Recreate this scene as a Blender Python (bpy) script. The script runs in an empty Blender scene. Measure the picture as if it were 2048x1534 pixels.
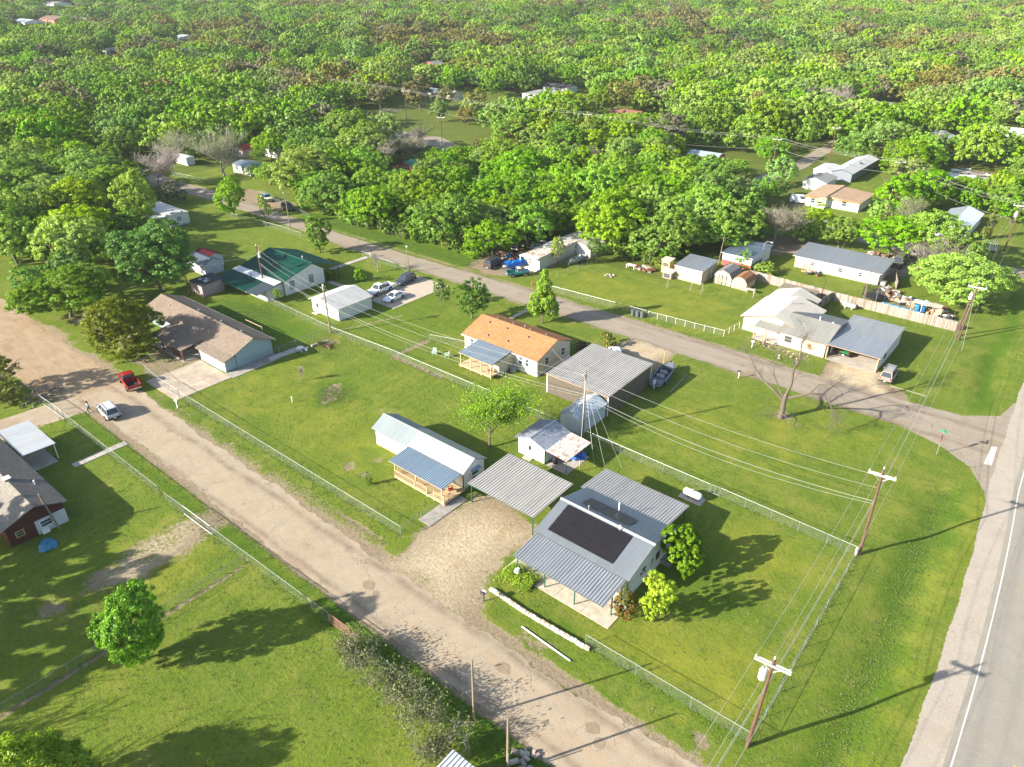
import bpy, math, random
import numpy as np
from mathutils import Vector, Matrix
SC = bpy.context.scene
COL = SC.collection
R = math.radians
rnd = random.Random(7)
# ------------------------------------------------------------ camera, sky, sun, exposure
cam_d = bpy.data.cameras.new('camera'); cam = bpy.data.objects.new('camera', cam_d); COL.objects.link(cam)
cam.location = (0, 0, 52); cam.rotation_euler = (R(60.6), 0, R(39.5))
cam_d.sensor_width = 36; cam_d.lens = 25.49; cam_d.clip_end = 6000; cam_d.clip_start = .5
SC.camera = cam
SUN_AZ = (-.515, -.857); SUN_EL = R(23.2)
world = bpy.data.worlds.new('World'); SC.world = world; world.use_nodes = True
wn = world.node_tree; wn.nodes.clear()
sky = wn.nodes.new('ShaderNodeTexSky'); sky.sky_type = 'NISHITA'; sky.sun_disc = False
sky.sun_elevation = SUN_EL; sky.sun_rotation = math.atan2(SUN_AZ[0], SUN_AZ[1]); sky.air_density = 1.0; sky.dust_density = 1.2
bg = wn.nodes.new('ShaderNodeBackground'); bg.inputs['Strength'].default_value = .095
wo = wn.nodes.new('ShaderNodeOutputWorld')
wn.links.new(sky.outputs[0], bg.inputs[0]); wn.links.new(bg.outputs[0], wo.inputs[0])
sl = bpy.data.lights.new('sun', 'SUN'); sl.energy = 5.0; sl.angle = R(.53); sl.color = (1, .94, .82)
sun = bpy.data.objects.new('sun', sl); COL.objects.link(sun)
sd = Vector((SUN_AZ[0]*math.cos(SUN_EL), SUN_AZ[1]*math.cos(SUN_EL), math.sin(SUN_EL)))
sun.rotation_euler = sd.to_track_quat('Z', 'Y').to_euler(); sun.location = (-60, -60, 90)
SC.view_settings.view_transform = 'Standard'; SC.view_settings.look = 'None'; SC.view_settings.gamma = 1
SC.view_settings.use_curve_mapping = False; SC.view_settings.exposure = 1.58
SC.render.engine = 'CYCLES'
SC.cycles.max_bounces = 6; SC.cycles.diffuse_bounces = 2; SC.cycles.glossy_bounces = 2
SC.cycles.transmission_bounces = 3; SC.cycles.transparent_max_bounces = 10; SC.cycles.volume_bounces = 0
SC.cycles.use_denoising = True

# ------------------------------------------------------------ node helpers and materials
def nmat(name):
    m = bpy.data.materials.new(name); m.use_nodes = True; nt = m.node_tree; nt.nodes.clear()
    return m, nt
def nd(nt, t, **kw):
    n = nt.nodes.new(t)
    for k, v in kw.items():
        if k.startswith('i_'): n.inputs[k[2:].replace('_', ' ')].default_value = v
        else: setattr(n, k, v)
    return n
def lk(nt, a, b): nt.links.new(a, b)
def c4(c): return (c[0], c[1], c[2], 1)
def mixc(nt, fac, a, b, bt='MIX'):
    n = nt.nodes.new('ShaderNodeMix'); n.data_type = 'RGBA'; n.blend_type = bt
    for s, v in ((n.inputs[0], fac), (n.inputs[6], a), (n.inputs[7], b)):
        if isinstance(v, bpy.types.NodeSocket): nt.links.new(v, s)
        elif isinstance(v, (tuple, list)): s.default_value = c4(v)
        else: s.default_value = v
    return n.outputs[2]
def mth(nt, op, a, b=None, clamp=False):
    n = nt.nodes.new('ShaderNodeMath'); n.operation = op; n.use_clamp = clamp
    for s, v in ((n.inputs[0], a), (n.inputs[1], b)):
        if v is None: continue
        if isinstance(v, bpy.types.NodeSocket): nt.links.new(v, s)
        else: s.default_value = v
    return n.outputs[0]
def ramp(nt, fac, stops):
    n = nt.nodes.new('ShaderNodeValToRGB'); e = n.color_ramp.elements
    while len(e) < len(stops): e.new(.5)
    for i, (p, c) in enumerate(stops):
        e[i].position = p; e[i].color = c4(c) if isinstance(c, (tuple, list)) else (c, c, c, 1)
    nt.links.new(fac, n.inputs[0]); return n.outputs[0]
def noise(nt, scale, detail=4, vec=None, rough=.55, dist=0):
    n = nt.nodes.new('ShaderNodeTexNoise'); n.inputs['Scale'].default_value = scale; n.inputs['Detail'].default_value = detail
    n.inputs['Roughness'].default_value = rough; n.inputs['Distortion'].default_value = dist
    if vec is not None: nt.links.new(vec, n.inputs['Vector'])
    return n.outputs[0]
def coords(nt, kind='Object', scale=None):
    t = nt.nodes.new('ShaderNodeTexCoord')
    if kind == 'World':
        g = nt.nodes.new('ShaderNodeNewGeometry'); o = g.outputs['Position']
    else: o = t.outputs[kind]
    if scale:
        mp = nt.nodes.new('ShaderNodeMapping'); mp.inputs['Scale'].default_value = scale
        nt.links.new(o, mp.inputs['Vector']); o = mp.outputs[0]
    return o
def finish(nt, col, rough=.8, metal=0, bump=None, bstr=.3, bdist=.02, spec=.3, extra=None):
    b = nt.nodes.new('ShaderNodeBsdfPrincipled')
    for s, v in (('Base Color', col), ('Roughness', rough), ('Metallic', metal)):
        if isinstance(v, bpy.types.NodeSocket): nt.links.new(v, b.inputs[s])
        elif isinstance(v, (tuple, list)): b.inputs[s].default_value = c4(v)
        else: b.inputs[s].default_value = v
    b.inputs['Specular IOR Level'].default_value = spec
    if bump is not None:
        bn = nt.nodes.new('ShaderNodeBump'); bn.inputs['Strength'].default_value = bstr; bn.inputs['Distance'].default_value = bdist
        nt.links.new(bump, bn.inputs['Height']); nt.links.new(bn.outputs[0], b.inputs['Normal'])
    o = nt.nodes.new('ShaderNodeOutputMaterial'); nt.links.new(b.outputs[0], o.inputs[0])
    return b
_MC = {}; SHEETCOL = {}
def weathered(name, col, rough=.7, metal=0, var=.25, scale=1.2, dirt=None, dirt_amt=.35, spec=.3, stretch=None):
    """painted or bare surface with blotchy wear and streaks of dirt"""
    if name in _MC: return _MC[name]
    m, nt = nmat(name); w = coords(nt, 'World', stretch)
    n1 = noise(nt, scale, 5, w, .6); n2 = noise(nt, scale*7, 4, w, .65)
    f = ramp(nt, n1, [(.3, 0.), (.72, 1.)])
    c = mixc(nt, f, tuple(x*(1-var) for x in col), tuple(min(1, x*(1+var*.55)) for x in col))
    d = dirt or (col[0]*.45, col[1]*.38, col[2]*.3)
    f2 = mth(nt, 'MULTIPLY', ramp(nt, n2, [(.52, 0.), (.75, 1.)]), dirt_amt)
    c = mixc(nt, f2, c, d)
    rr = mth(nt, 'ADD', mth(nt, 'MULTIPLY', n2, .25), rough-.12, True)
    finish(nt, c, rr, metal, n2, .15, .01, spec); _MC[name] = m; return m
def plain(name, col, rough=.5, metal=0, spec=.5):
    if name in _MC: return _MC[name]
    m, nt = nmat(name); w = coords(nt, 'World')
    c = mixc(nt, noise(nt, 6, 3, w), tuple(x*.88 for x in col), tuple(min(1, x*1.1) for x in col))
    finish(nt, c, rough, metal, None, spec=spec); _MC[name] = m; return m
def siding(name, col, pitch=.2, axis='z', var=.12, dirt=.25, depth=.02):
    """lapped or grooved wall cladding: grooves as relief"""
    if name in _MC: return _MC[name]
    m, nt = nmat(name); w = coords(nt, 'World'); sp = nd(nt, 'ShaderNodeSeparateXYZ'); lk(nt, w, sp.inputs[0])
    s = sp.outputs[2] if axis == 'z' else mth(nt, 'ADD', sp.outputs[0], sp.outputs[1])
    fr = mth(nt, 'FRACT', mth(nt, 'DIVIDE', s, pitch))
    h = mth(nt, 'SUBTRACT', 1., fr) if axis == 'z' else mth(nt, 'GREATER_THAN', fr, .12)
    n1 = noise(nt, .9, 5, w, .65); n2 = noise(nt, 5, 4, w, .6)
    c = mixc(nt, n1, tuple(x*(1-var) for x in col), tuple(min(1, x*(1+var)) for x in col))
    c = mixc(nt, mth(nt, 'MULTIPLY', ramp(nt, n2, [(.5, 0.), (.8, 1.)]), dirt), c, (col[0]*.5, col[1]*.44, col[2]*.36))
    c = mixc(nt, mth(nt, 'MULTIPLY', mth(nt, 'LESS_THAN', fr, .1), .5), c, tuple(x*.45 for x in col))
    zz = mth(nt, 'MULTIPLY', mth(nt, 'SUBTRACT', 1., mth(nt, 'MULTIPLY', sp.outputs[2], 2.2), True), .45)
    c = mixc(nt, mth(nt, 'MULTIPLY', zz, n2), c, (.16, .12, .08))
    finish(nt, c, .65, 0, h, .5, depth, .25); _MC[name] = m; return m
def metal_sheet(name, col, rust=0., rough=.42, metal=.35, stain=(.10, .10, .09), stain_amt=.4, up='y'):
    """galvanised or painted roof sheet with streaks down the slope and patches"""
    SHEETCOL[name] = (col, up)
    if name in _MC: return _MC[name]
    m, nt = nmat(name); w = coords(nt, 'World'); st = coords(nt, 'World', (3.2, .35, 1) if up == 'y' else (.35, 3.2, 1))
    oi = nd(nt, 'ShaderNodeObjectInfo')
    c = mixc(nt, noise(nt, .8, 5, st, .65), tuple(x*.78 for x in col), tuple(min(1, x*1.12) for x in col))
    c = mixc(nt, mth(nt, 'MULTIPLY', oi.outputs['Random'], .35), c, tuple(x*.72 for x in col))
    c = mixc(nt, mth(nt, 'MULTIPLY', ramp(nt, noise(nt, 1.1, 6, st, .7), [(.5, 0.), (.72, 1.)]), stain_amt), c, stain)
    if rust: c = mixc(nt, ramp(nt, noise(nt, 1.6, 6, w, .7), [(.62-rust*.3, 0.), (.72-rust*.25, 1.)]), c, (.22, .09, .035))
    n2 = noise(nt, 9, 4, w)
    finish(nt, c, mth(nt, 'ADD', mth(nt, 'MULTIPLY', n2, .3), rough-.15, True), metal, n2, .12, .01, .4); _MC[name] = m; return m
def shingles(name, a, b, pitch=.16, tab=.33):
    if name in _MC: return _MC[name]
    m, nt = nmat(name); w = coords(nt, 'World')
    br = nd(nt, 'ShaderNodeTexBrick'); lk(nt, w, br.inputs['Vector'])
    br.inputs['Color1'].default_value = c4(a); br.inputs['Color2'].default_value = c4(b); br.inputs['Mortar'].default_value = c4(tuple(x*.55 for x in a))
    br.inputs['Scale'].default_value = 1; br.inputs['Brick Width'].default_value = tab; br.inputs['Row Height'].default_value = pitch
    br.inputs['Mortar Size'].default_value = .012; br.offset = .37; br.inputs['Bias'].default_value = -.1
    c = mixc(nt, ramp(nt, noise(nt, .5, 5, w, .6), [(.35, 0.), (.75, .45)]), br.outputs[0], tuple(x*.6 for x in a))
    c = mixc(nt, ramp(nt, noise(nt, 11, 3, w, .7), [(.35, 0.), (.7, .5)]), c, b)
    finish(nt, c, .9, 0, br.outputs[1], -.4, .012, .1); _MC[name] = m; return m
def leaf_mat(name, a, b, trans=.35, tip=None):
    """foliage: colour differs from clump to clump and from tree to tree, thin leaves let light through"""
    m, nt = nmat(name); w = coords(nt, 'Object'); oi = nd(nt, 'ShaderNodeObjectInfo')
    at = nd(nt, 'ShaderNodeAttribute', attribute_name='leaf_tone')
    n1 = noise(nt, .55, 3, w)
    c = mixc(nt, ramp(nt, n1, [(.3, 0.), (.7, 1.)]), a, b)
    c = mixc(nt, mth(nt, 'MULTIPLY', at.outputs['Fac'], .6), c, tuple(min(1, x*1.35) for x in b))
    if tip: c = mixc(nt, ramp(nt, noise(nt, 1.4, 3, w), [(.5, 0.), (.62, 1.)]), c, tip)
    hs = nd(nt, 'ShaderNodeHueSaturation')
    lk(nt, mth(nt, 'ADD', mth(nt, 'MULTIPLY', oi.outputs['Random'], .034), .470), hs.inputs['Hue'])
    fr = mth(nt, 'FRACT', mth(nt, 'MULTIPLY', oi.outputs['Random'], 17.3))
    lk(nt, mth(nt, 'ADD', mth(nt, 'MULTIPLY', fr, .5), .76), hs.inputs['Value'])
    lk(nt, mth(nt, 'ADD', mth(nt, 'MULTIPLY', mth(nt, 'FRACT', mth(nt, 'MULTIPLY', oi.outputs['Random'], 71.7)), .3), .8), hs.inputs['Saturation'])
    lk(nt, c, hs.inputs['Color'])
    d = nd(nt, 'ShaderNodeBsdfDiffuse'); t = nd(nt, 'ShaderNodeBsdfTranslucent'); g = nd(nt, 'ShaderNodeBsdfGlossy'); g.inputs['Roughness'].default_value = .5
    lk(nt, hs.outputs[0], d.inputs[0])
    tc = mixc(nt, .55, hs.outputs[0], tuple(min(1, x*1.7) for x in b)); lk(nt, tc, t.inputs[0])
    ms = nd(nt, 'ShaderNodeMixShader'); ms.inputs[0].default_value = trans; lk(nt, d.outputs[0], ms.inputs[1]); lk(nt, t.outputs[0], ms.inputs[2])
    g.inputs[0].default_value = (.6, .6, .55, 1)
    m2 = nd(nt, 'ShaderNodeMixShader'); m2.inputs[0].default_value = .035; lk(nt, ms.outputs[0], m2.inputs[1]); lk(nt, g.outputs[0], m2.inputs[2])
    o = nd(nt, 'ShaderNodeOutputMaterial'); lk(nt, m2.outputs[0], o.inputs[0]); return m
def glass(name='window_glass', col=(.03, .04, .05), rough=.08):
    if name in _MC: return _MC[name]
    m, nt = nmat(name); w = coords(nt, 'World')
    c = mixc(nt, noise(nt, 1.2, 3, w), col, tuple(x*2.2 for x in col)); finish(nt, c, rough, 0, None, spec=.9); _MC[name] = m; return m
def chainlink_mat():
    m, nt = nmat('chain_link_wire'); tc = nd(nt, 'ShaderNodeTexCoord'); sp = nd(nt, 'ShaderNodeSeparateXYZ'); lk(nt, tc.outputs['UV'], sp.inputs[0])
    a = mth(nt, 'ADD', sp.outputs[0], sp.outputs[1]); b = mth(nt, 'SUBTRACT', sp.outputs[0], sp.outputs[1])
    def line(s):
        f = mth(nt, 'FRACT', mth(nt, 'DIVIDE', s, .075)); return mth(nt, 'LESS_THAN', f, .05)
    k = mth(nt, 'MAXIMUM', line(a), line(b))
    p = nd(nt, 'ShaderNodeBsdfPrincipled'); p.inputs['Base Color'].default_value = (.30, .33, .31, 1); p.inputs['Metallic'].default_value = .3; p.inputs['Roughness'].default_value = .5
    t = nd(nt, 'ShaderNodeBsdfTransparent'); ms = nd(nt, 'ShaderNodeMixShader'); lk(nt, k, ms.inputs[0]); lk(nt, t.outputs[0], ms.inputs[1]); lk(nt, p.outputs[0], ms.inputs[2])
    o = nd(nt, 'ShaderNodeOutputMaterial'); lk(nt, ms.outputs[0], o.inputs[0]); return m

# ------------------------------------------------------------ mesh helpers
class MB:
    def __init__(s): s.v = []; s.f = []; s.m = []; s.uv = {}
    def face(s, pts, m=0, uv=None):
        i = len(s.v); s.v += [tuple(p) for p in pts]; s.f.append(tuple(range(i, i+len(pts)))); s.m.append(m)
        if uv: s.uv[len(s.f)-1] = uv
        return s
    def box(s, x0, x1, y0, y1, z0, z1, m=0):
        i = len(s.v); s.v += [(x0,y0,z0),(x1,y0,z0),(x1,y1,z0),(x0,y1,z0),(x0,y0,z1),(x1,y0,z1),(x1,y1,z1),(x0,y1,z1)]
        for q in ((0,3,2,1),(4,5,6,7),(0,1,5,4),(1,2,6,5),(2,3,7,6),(3,0,4,7)): s.f.append(tuple(i+k for k in q)); s.m.append(m)
        return s
    def hexa(s, lo, hi, m=0):
        """solid between two 4 point loops, both counter-clockwise from above"""
        i = len(s.v); s.v += [tuple(p) for p in lo]+[tuple(p) for p in hi]; n = len(lo)
        s.f.append(tuple(i+k for k in reversed(range(n)))); s.m.append(m); s.f.append(tuple(i+n+k for k in range(n))); s.m.append(m)
        for k in range(n): s.f.append((i+k, i+(k+1)%n, i+n+(k+1)%n, i+n+k)); s.m.append(m)
        return s
    def ext(s, prof, a, b, axis='x', m=0):
        """profile of (u, z) pairs extruded along x or y"""
        f = (lambda p, t: (t, p[0], p[1])) if axis == 'x' else (lambda p, t: (p[0], t, p[1]))
        return s.hexa([f(p, a) for p in prof], [f(p, b) for p in prof], m)
    def tube(s, p, q, r0, r1=None, n=6, m=0, cap=True):
        p = Vector(p); q = Vector(q); d = (q-p)
        if d.length < 1e-6: return s
        r1 = r0 if r1 is None else r1; d.normalize(); a = d.orthogonal().normalized(); b = d.cross(a); i = len(s.v)
        for c, r in ((p, r0), (q, r1)):
            for k in range(n):
                t = 2*math.pi*k/n; s.v.append(tuple(c + a*math.cos(t)*r + b*math.sin(t)*r))
        for k in range(n): s.f.append((i+k, i+(k+1)%n, i+n+(k+1)%n, i+n+k)); s.m.append(m)
        if cap: s.f.append(tuple(i+k for k in reversed(range(n)))); s.m.append(m); s.f.append(tuple(i+n+k for k in range(n))); s.m.append(m)
        return s
    def path(s, pts, r, n=5, m=0):
        for a, b in zip(pts, pts[1:]): s.tube(a, b, r, r, n, m, False)
        return s
    def lathe(s, prof, n=16, m=0, axis='z', c=(0,0,0)):
        i = len(s.v)
        for r, h in prof:
            for k in range(n):
                t = 2*math.pi*k/n; x, y = r*math.cos(t), r*math.sin(t)
                s.v.append({'z': (c[0]+x, c[1]+y, c[2]+h), 'y': (c[0]+x, c[1]+h, c[2]+y), 'x': (c[0]+h, c[1]+x, c[2]+y)}[axis])
        for j in range(len(prof)-1):
            for k in range(n): s.f.append((i+j*n+k, i+j*n+(k+1)%n, i+(j+1)*n+(k+1)%n, i+(j+1)*n+k)); s.m.append(m)
        return s
    def blob(s, c, r, n=8, m=0, jit=.25, rg=rnd, sq=(1,1,1)):
        rows = max(3, n//2); i = len(s.v)
        for a in range(rows+1):
            th = math.pi*a/rows
            for k in range(n):
                ph = 2*math.pi*k/n; rr = r*(1+rg.uniform(-jit, jit)); s.v.append((c[0]+rr*math.sin(th)*math.cos(ph)*sq[0], c[1]+rr*math.sin(th)*math.sin(ph)*sq[1], c[2]+rr*math.cos(th)*sq[2]))
        for a in range(rows):
            for k in range(n): s.f.append((i+a*n+k, i+(a+1)*n+k, i+(a+1)*n+(k+1)%n, i+a*n+(k+1)%n)); s.m.append(m)
        return s
    def mesh(s, name, mats, smooth=False):
        me = bpy.data.meshes.new(name); me.from_pydata(s.v, [], s.f)
        for mm in (mats if isinstance(mats, (list, tuple)) else [mats]): me.materials.append(mm)
        if any(s.m): me.polygons.foreach_set('material_index', s.m)
        if s.uv:
            ul = me.uv_layers.new(name='UVMap')
            for fi, uv in s.uv.items():
                for li, u in zip(me.polygons[fi].loop_indices, uv): ul.data[li].uv = u
        if smooth: me.polygons.foreach_set('use_smooth', [True]*len(me.polygons))
        me.update(); return me
    def build(s, name, mats, parent=None, loc=None, rot=None, smooth=False):
        return link(name, s.mesh(name, mats, smooth), parent, loc, rot)
def link(name, me, parent=None, loc=None, rot=None):
    o = bpy.data.objects.new(name, me); COL.objects.link(o)
    if parent is not None: o.parent = parent
    if loc is not None: o.location = loc
    if rot is not None: o.rotation_euler = rot
    return o
def tag(o, label=None, cat=None, group=None, kind=None):
    if label: o['label'] = label
    if cat: o['category'] = cat
    if group: o['group'] = group
    if kind: o['kind'] = kind
    return o
def thing(name, label, cat, loc=(0,0,0), rz=0, group=None):
    o = bpy.data.objects.new(name, None); o.empty_display_size = .3; COL.objects.link(o); o.location = loc; o.rotation_euler = (0,0,rz)
    return tag(o, label, cat, group)
def solo(name, mb, mats, label, cat, group=None, smooth=False, loc=None, rot=None):
    return tag(mb.build(name, mats, None, loc, rot, smooth), label, cat, group)
def struct(name, mb, mats, smooth=False): return tag(mb.build(name, mats, None, None, None, smooth), kind='structure')

def copy_tree(o, parent=None, loc=None, rz=None, label=None):
    c = o.copy(); COL.objects.link(c); c.parent = parent
    if loc is not None: c.location = loc
    if rz is not None: c.rotation_euler = (0,0,rz)
    if label: c['label'] = label
    for ch in o.children: copy_tree(ch, c)
    return c

# ------------------------------------------------------------ palette
WHITE = siding('white_siding', (.64, .63, .60), .2)
WHITE_V = siding('white_panel_wall', (.66, .655, .63), .4, 'v', dirt=.15)
WHITE_P = weathered('white_paint', (.78, .77, .73), .5, var=.08, dirt_amt=.15)
TRIM_G = weathered('dark_green_trim', (.02, .085, .055), .5, var=.2)
TRIM_T = weathered('tan_trim', (.42, .27, .17), .6, var=.15)
GLASS = glass(); GLASS_B = glass('pale_glass', (.14, .17, .19), .15)
GALV = metal_sheet('galvanised_sheet', (.40, .42, .44), stain_amt=.3, metal=.45)
GALV_OLD = metal_sheet('old_galvanised_sheet', (.46, .435, .40), stain=(.17, .13, .10), stain_amt=.5, metal=.12, rough=.55)
GALV_GREY = metal_sheet('grey_ribbed_sheet', (.28, .295, .32), stain=(.06, .06, .06), stain_amt=.35, metal=.15, rough=.5)
GALV_BRIGHT = metal_sheet('bright_sheet', (.24, .265, .29), stain_amt=.25, metal=.2, rough=.36)
BLUE_SHEET = metal_sheet('blue_grey_sheet', (.30, .39, .48), stain_amt=.12, metal=.35, rough=.4)
WHITE_SHEET = metal_sheet('white_roof_sheet', (.66, .65, .62), stain=(.35, .33, .30), stain_amt=.35, metal=.1, rough=.45)
GREEN_SHEET = metal_sheet('green_roof_sheet', (.014, .115, .075), stain=(.02, .05, .04), stain_amt=.3, metal=.15, rough=.4)
WOOD_NEW = weathered('fresh_timber', (.50, .38, .22), .7, var=.2, scale=3)
WOOD_OLD = weathered('grey_timber', (.27, .235, .195), .85, var=.3, scale=2.5)
POLE_M = weathered('creosoted_pole', (.12, .065, .045), .85, var=.35, scale=3, stretch=(3, 3, .4))
POLE_G = weathered('weathered_pole', (.25, .19, .135), .85, var=.3, scale=3, stretch=(3, 3, .4))
STEEL = weathered('galvanised_steel', (.34, .36, .36), .45, .5, var=.12, dirt_amt=.15)
RUST_M = weathered('rusty_steel', (.20, .085, .05), .8, .2, var=.35)
BLACKM = plain('black_rubber', (.02, .02, .02), .7)
CONC = weathered('concrete', (.40, .36, .31), .9, var=.22, scale=.8, dirt_amt=.45)
# ------------------------------------------------------------ terrain
def smooth(t): t = max(0., min(1., t)); return t*t*(3-2*t)
def hwy_x(y):
    """x of the highway's near white edge line"""
    return 4.2-.0009*max(0, min(y, 88)-46)**2-.03*max(0, y-88)
def elev(x, y):
    d = math.hypot(x, y); z = 0.
    if d > 380: z = .034*(d-380)*smooth((d-380)/260) + 5*math.sin(x*.006+1)*smooth((d-500)/300)*math.cos(y*.005)
    if 20 < y < 132 and -12 < x < 4:
        k = math.exp(-((x-hwy_x(y)+7.0)/1.9)**2); f = smooth((y-20)/10)*(1-smooth((y-78)/10)) + smooth((y-108)/8)*(1-smooth((y-126)/6))
        z -= .45*k*f
    return z
def axis(fine0, fine1, step, far0, far1):
    out = list(np.arange(fine0, fine1+.01, step)); s = step
    while out[-1] < far1: s = min(s*1.35, 60); out.append(out[-1]+s)
    s = step
    while out[0] > far0: s = min(s*1.35, 60); out.insert(0, out[0]-s)
    return out
def seg_d(px, py, a, b):
    """distance of arrays of points from a segment"""
    dx, dy = b[0]-a[0], b[1]-a[1]; L = dx*dx+dy*dy; t = np.clip(((px-a[0])*dx+(py-a[1])*dy)/L, 0, 1)
    return np.hypot(px-a[0]-t*dx, py-a[1]-t*dy)
def in_poly(px, py, poly):
    c = np.zeros(px.shape, bool); n = len(poly)
    for i in range(n):
        x0, y0 = poly[i]; x1, y1 = poly[(i+1)%n]
        if y0 == y1: continue
        c ^= ((y0 > py) != (y1 > py)) & (px < (x1-x0)*(py-y0)/(y1-y0)+x0)
    return c
def poly_sd(px, py, poly):
    d = np.full(px.shape, 1e9)
    for i in range(len(poly)): d = np.minimum(d, seg_d(px, py, poly[i], poly[(i+1)%len(poly)]))
    return np.where(in_poly(px, py, poly), d, -d)
XS = axis(-215, 12, .62, -1900, 900); YS = axis(0, 150, .62, -300, 2100)
gx, gy = np.meshgrid(np.array(XS), np.array(YS)); nx, ny = len(XS), len(YS)
gz = np.array([elev(a, b) for a, b in zip(gx.ravel(), gy.ravel())])
px, py = gx.ravel(), gy.ravel()
wx_ = .45*np.sin(py*1.31+1)+.3*np.sin(px*2.3+py*.9)+.22*np.sin(px*4.1-py*2.7)+.9*np.sin(px*.31+py*.23); wy_ = .45*np.sin(px*1.17+2)+.3*np.sin(py*2.6-px*.8)+.22*np.sin(py*4.7+px*2.1)+.9*np.sin(py*.27-px*.35)
bare = np.zeros(px.shape); pale = np.zeros(px.shape); lush = np.zeros(px.shape); dry = np.zeros(px.shape)
def patch(arr, poly, soft=.8, amt=1.):
    k = .7 if soft > 1 else .25; sdv = poly_sd(px+wx_*k, py+wy_*k, poly); np.maximum(arr, np.clip(sdv/soft*.5+.5, 0, 1)*amt, out=arr)
def spot(arr, x, y, r, amt=1., ry=None):
    k = min(1., r*.45); d = np.hypot((px+wx_*k-x)/r, (py+wy_*k-y)/(ry or r)); np.maximum(arr, np.clip(1.3-d, 0, 1)*amt, out=arr)
def strip(arr, a, b, w, amt=1.):
    np.maximum(arr, np.clip(1.4-seg_d(px, py, a, b)/w, 0, 1)*amt, out=arr)
# verges worn beside the lanes
strip(bare, (-215, 34.9), (-10, 34.6), .9, .8); strip(bare, (-104, 28.6), (-12, 28.2), .8, .8)
strip(bare, (-96, 36.3), (-47, 36.0), .7, .45); strip(bare, (-62, 36.9), (-48, 36.6), .35, .6)
strip(bare, (-150, 101), (-30, 102.2), .7, .55); strip(bare, (-150, 94.6), (-30, 94.8), .6, .5)
patch(bare, [(-150, 25.5), (-103, 26), (-94, 29), (-100, 36.4), (-150, 36.8)], 1.2, .8)
patch(pale, [(-150, 27), (-104, 29), (-100, 33), (-150, 35)], 2.5, .9)
# gravel pad and yards
patch(bare, [(-45.2, 34), (-44.8, 38), (-46.0, 42), (-45.4, 44.6), (-44.9, 50), (-36, 49.5), (-35.4, 45), (-36.5, 42), (-36.4, 39), (-34.4, 37), (-33.5, 34)], 1.6, .95)
patch(pale, [(-43.8, 34), (-43.6, 39), (-44.4, 44), (-43.6, 47.6), (-37.4, 47.4), (-37.6, 42), (-37.4, 39), (-36, 34)], 2.4, .75)
patch(bare, [(-53.3, 96.5), (-54, 91), (-52.5, 88.5), (-48, 86.5), (-44.5, 87), (-44.7, 96.5)], .9, 1.); patch(pale, [(-53, 95), (-53, 90), (-46, 88.5), (-45.5, 95)], 1.5, .8)
patch(bare, [(-25.8, 112), (-25.8, 109), (-25, 101.5), (-12, 101.5), (-13.5, 105), (-17, 106.4), (-18.4, 109), (-18.6, 112)], .8, 1.); patch(pale, [(-25.2, 112), (-24, 102), (-15, 102), (-18.6, 107.5), (-18.9, 112)], 1.2, 1.)
patch(bare, [(-97, 101.5), (-98, 112), (-88, 126), (-80, 123), (-84, 110), (-89, 102)], 1.5, .9)
patch(bare, [(-190, 101.5), (-186, 110), (-170, 110), (-160, 107), (-163, 102)], 1.5, .9)
patch(bare, [(-33.5, 147), (-32, 163), (-24, 172), (-24, 160), (-27, 149)], 1.5, .9); patch(pale, [(-31.5, 154), (-31, 163), (-26, 168), (-25.5, 160)], 1.5, .9)
patch(bare, [(-30.5, 133.5), (-29, 143), (-14, 141), (-12.8, 133)], 1.5, .55)
patch(bare, [(-56, 148), (-50, 150), (-44, 158), (-50, 166), (-58, 160)], 2, .8)
patch(bare, [(-40, 107.2), (-39, 109), (-27, 108), (-26.5, 104.6), (-33, 104.5)], .8, .45)
patch(bare, [(-64, 192), (-66, 205), (-57, 207), (-58, 192)], 1.5, .9)
patch(bare, [(-108.5, 38), (-110, 49), (-100.5, 49), (-99.5, 38.5)], 1.2, .6)
patch(bare, [(-135, 38), (-135, 47), (-113, 46), (-112, 39)], 2.5, .55)
patch(pale, [(-67.0, 25.6), (-65, 25.2), (-62.2, 20), (-62.5, 16.2), (-65.3, 16), (-67, 20)], 1., .45); patch(bare, [(-68, 28.5), (-62.6, 28.5), (-61.5, 17), (-63.5, 13), (-66, 14), (-68, 22)], 1.2, .6)
spot(bare, -76.2, 52.6, 2.3, 1.1, 1.6); spot(bare, -90.6, 61.5, 2.2, .8); spot(bare, -61, 43.3, 1.1, .7); spot(bare, -58.3, 43.2, 1.0, .75); spot(bare, -60, 46.5, 1.3, .6)
spot(bare, -63.5, 10.5, 2.2, .6); spot(bare, -24.8, 88, 2.6, .6); spot(bare, -27, 36.9, 4., .65, .7); spot(bare, -31.5, 37.4, 3.5, .4, .7); spot(bare, -12, 37.6, 1.4, .8, .9)
spot(bare, -68, 56, 3, .35, 5); spot(bare, -82, 45, 4, .3, 3); spot(bare, -38, 75, 5, .3, 3)
strip(bare, (-78, 66), (-68, 66), .5, .8); strip(bare, (-78.5, 66), (-78.3, 73.5), .5, .9); strip(bare, (-55.9, 25), (-55.7, 1), .35, .85); strip(bare, (-93, 66), (-89, 77.5), .3, .8)
strip(bare, (-91, 27), (-91, 66), .2, 0)
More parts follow.
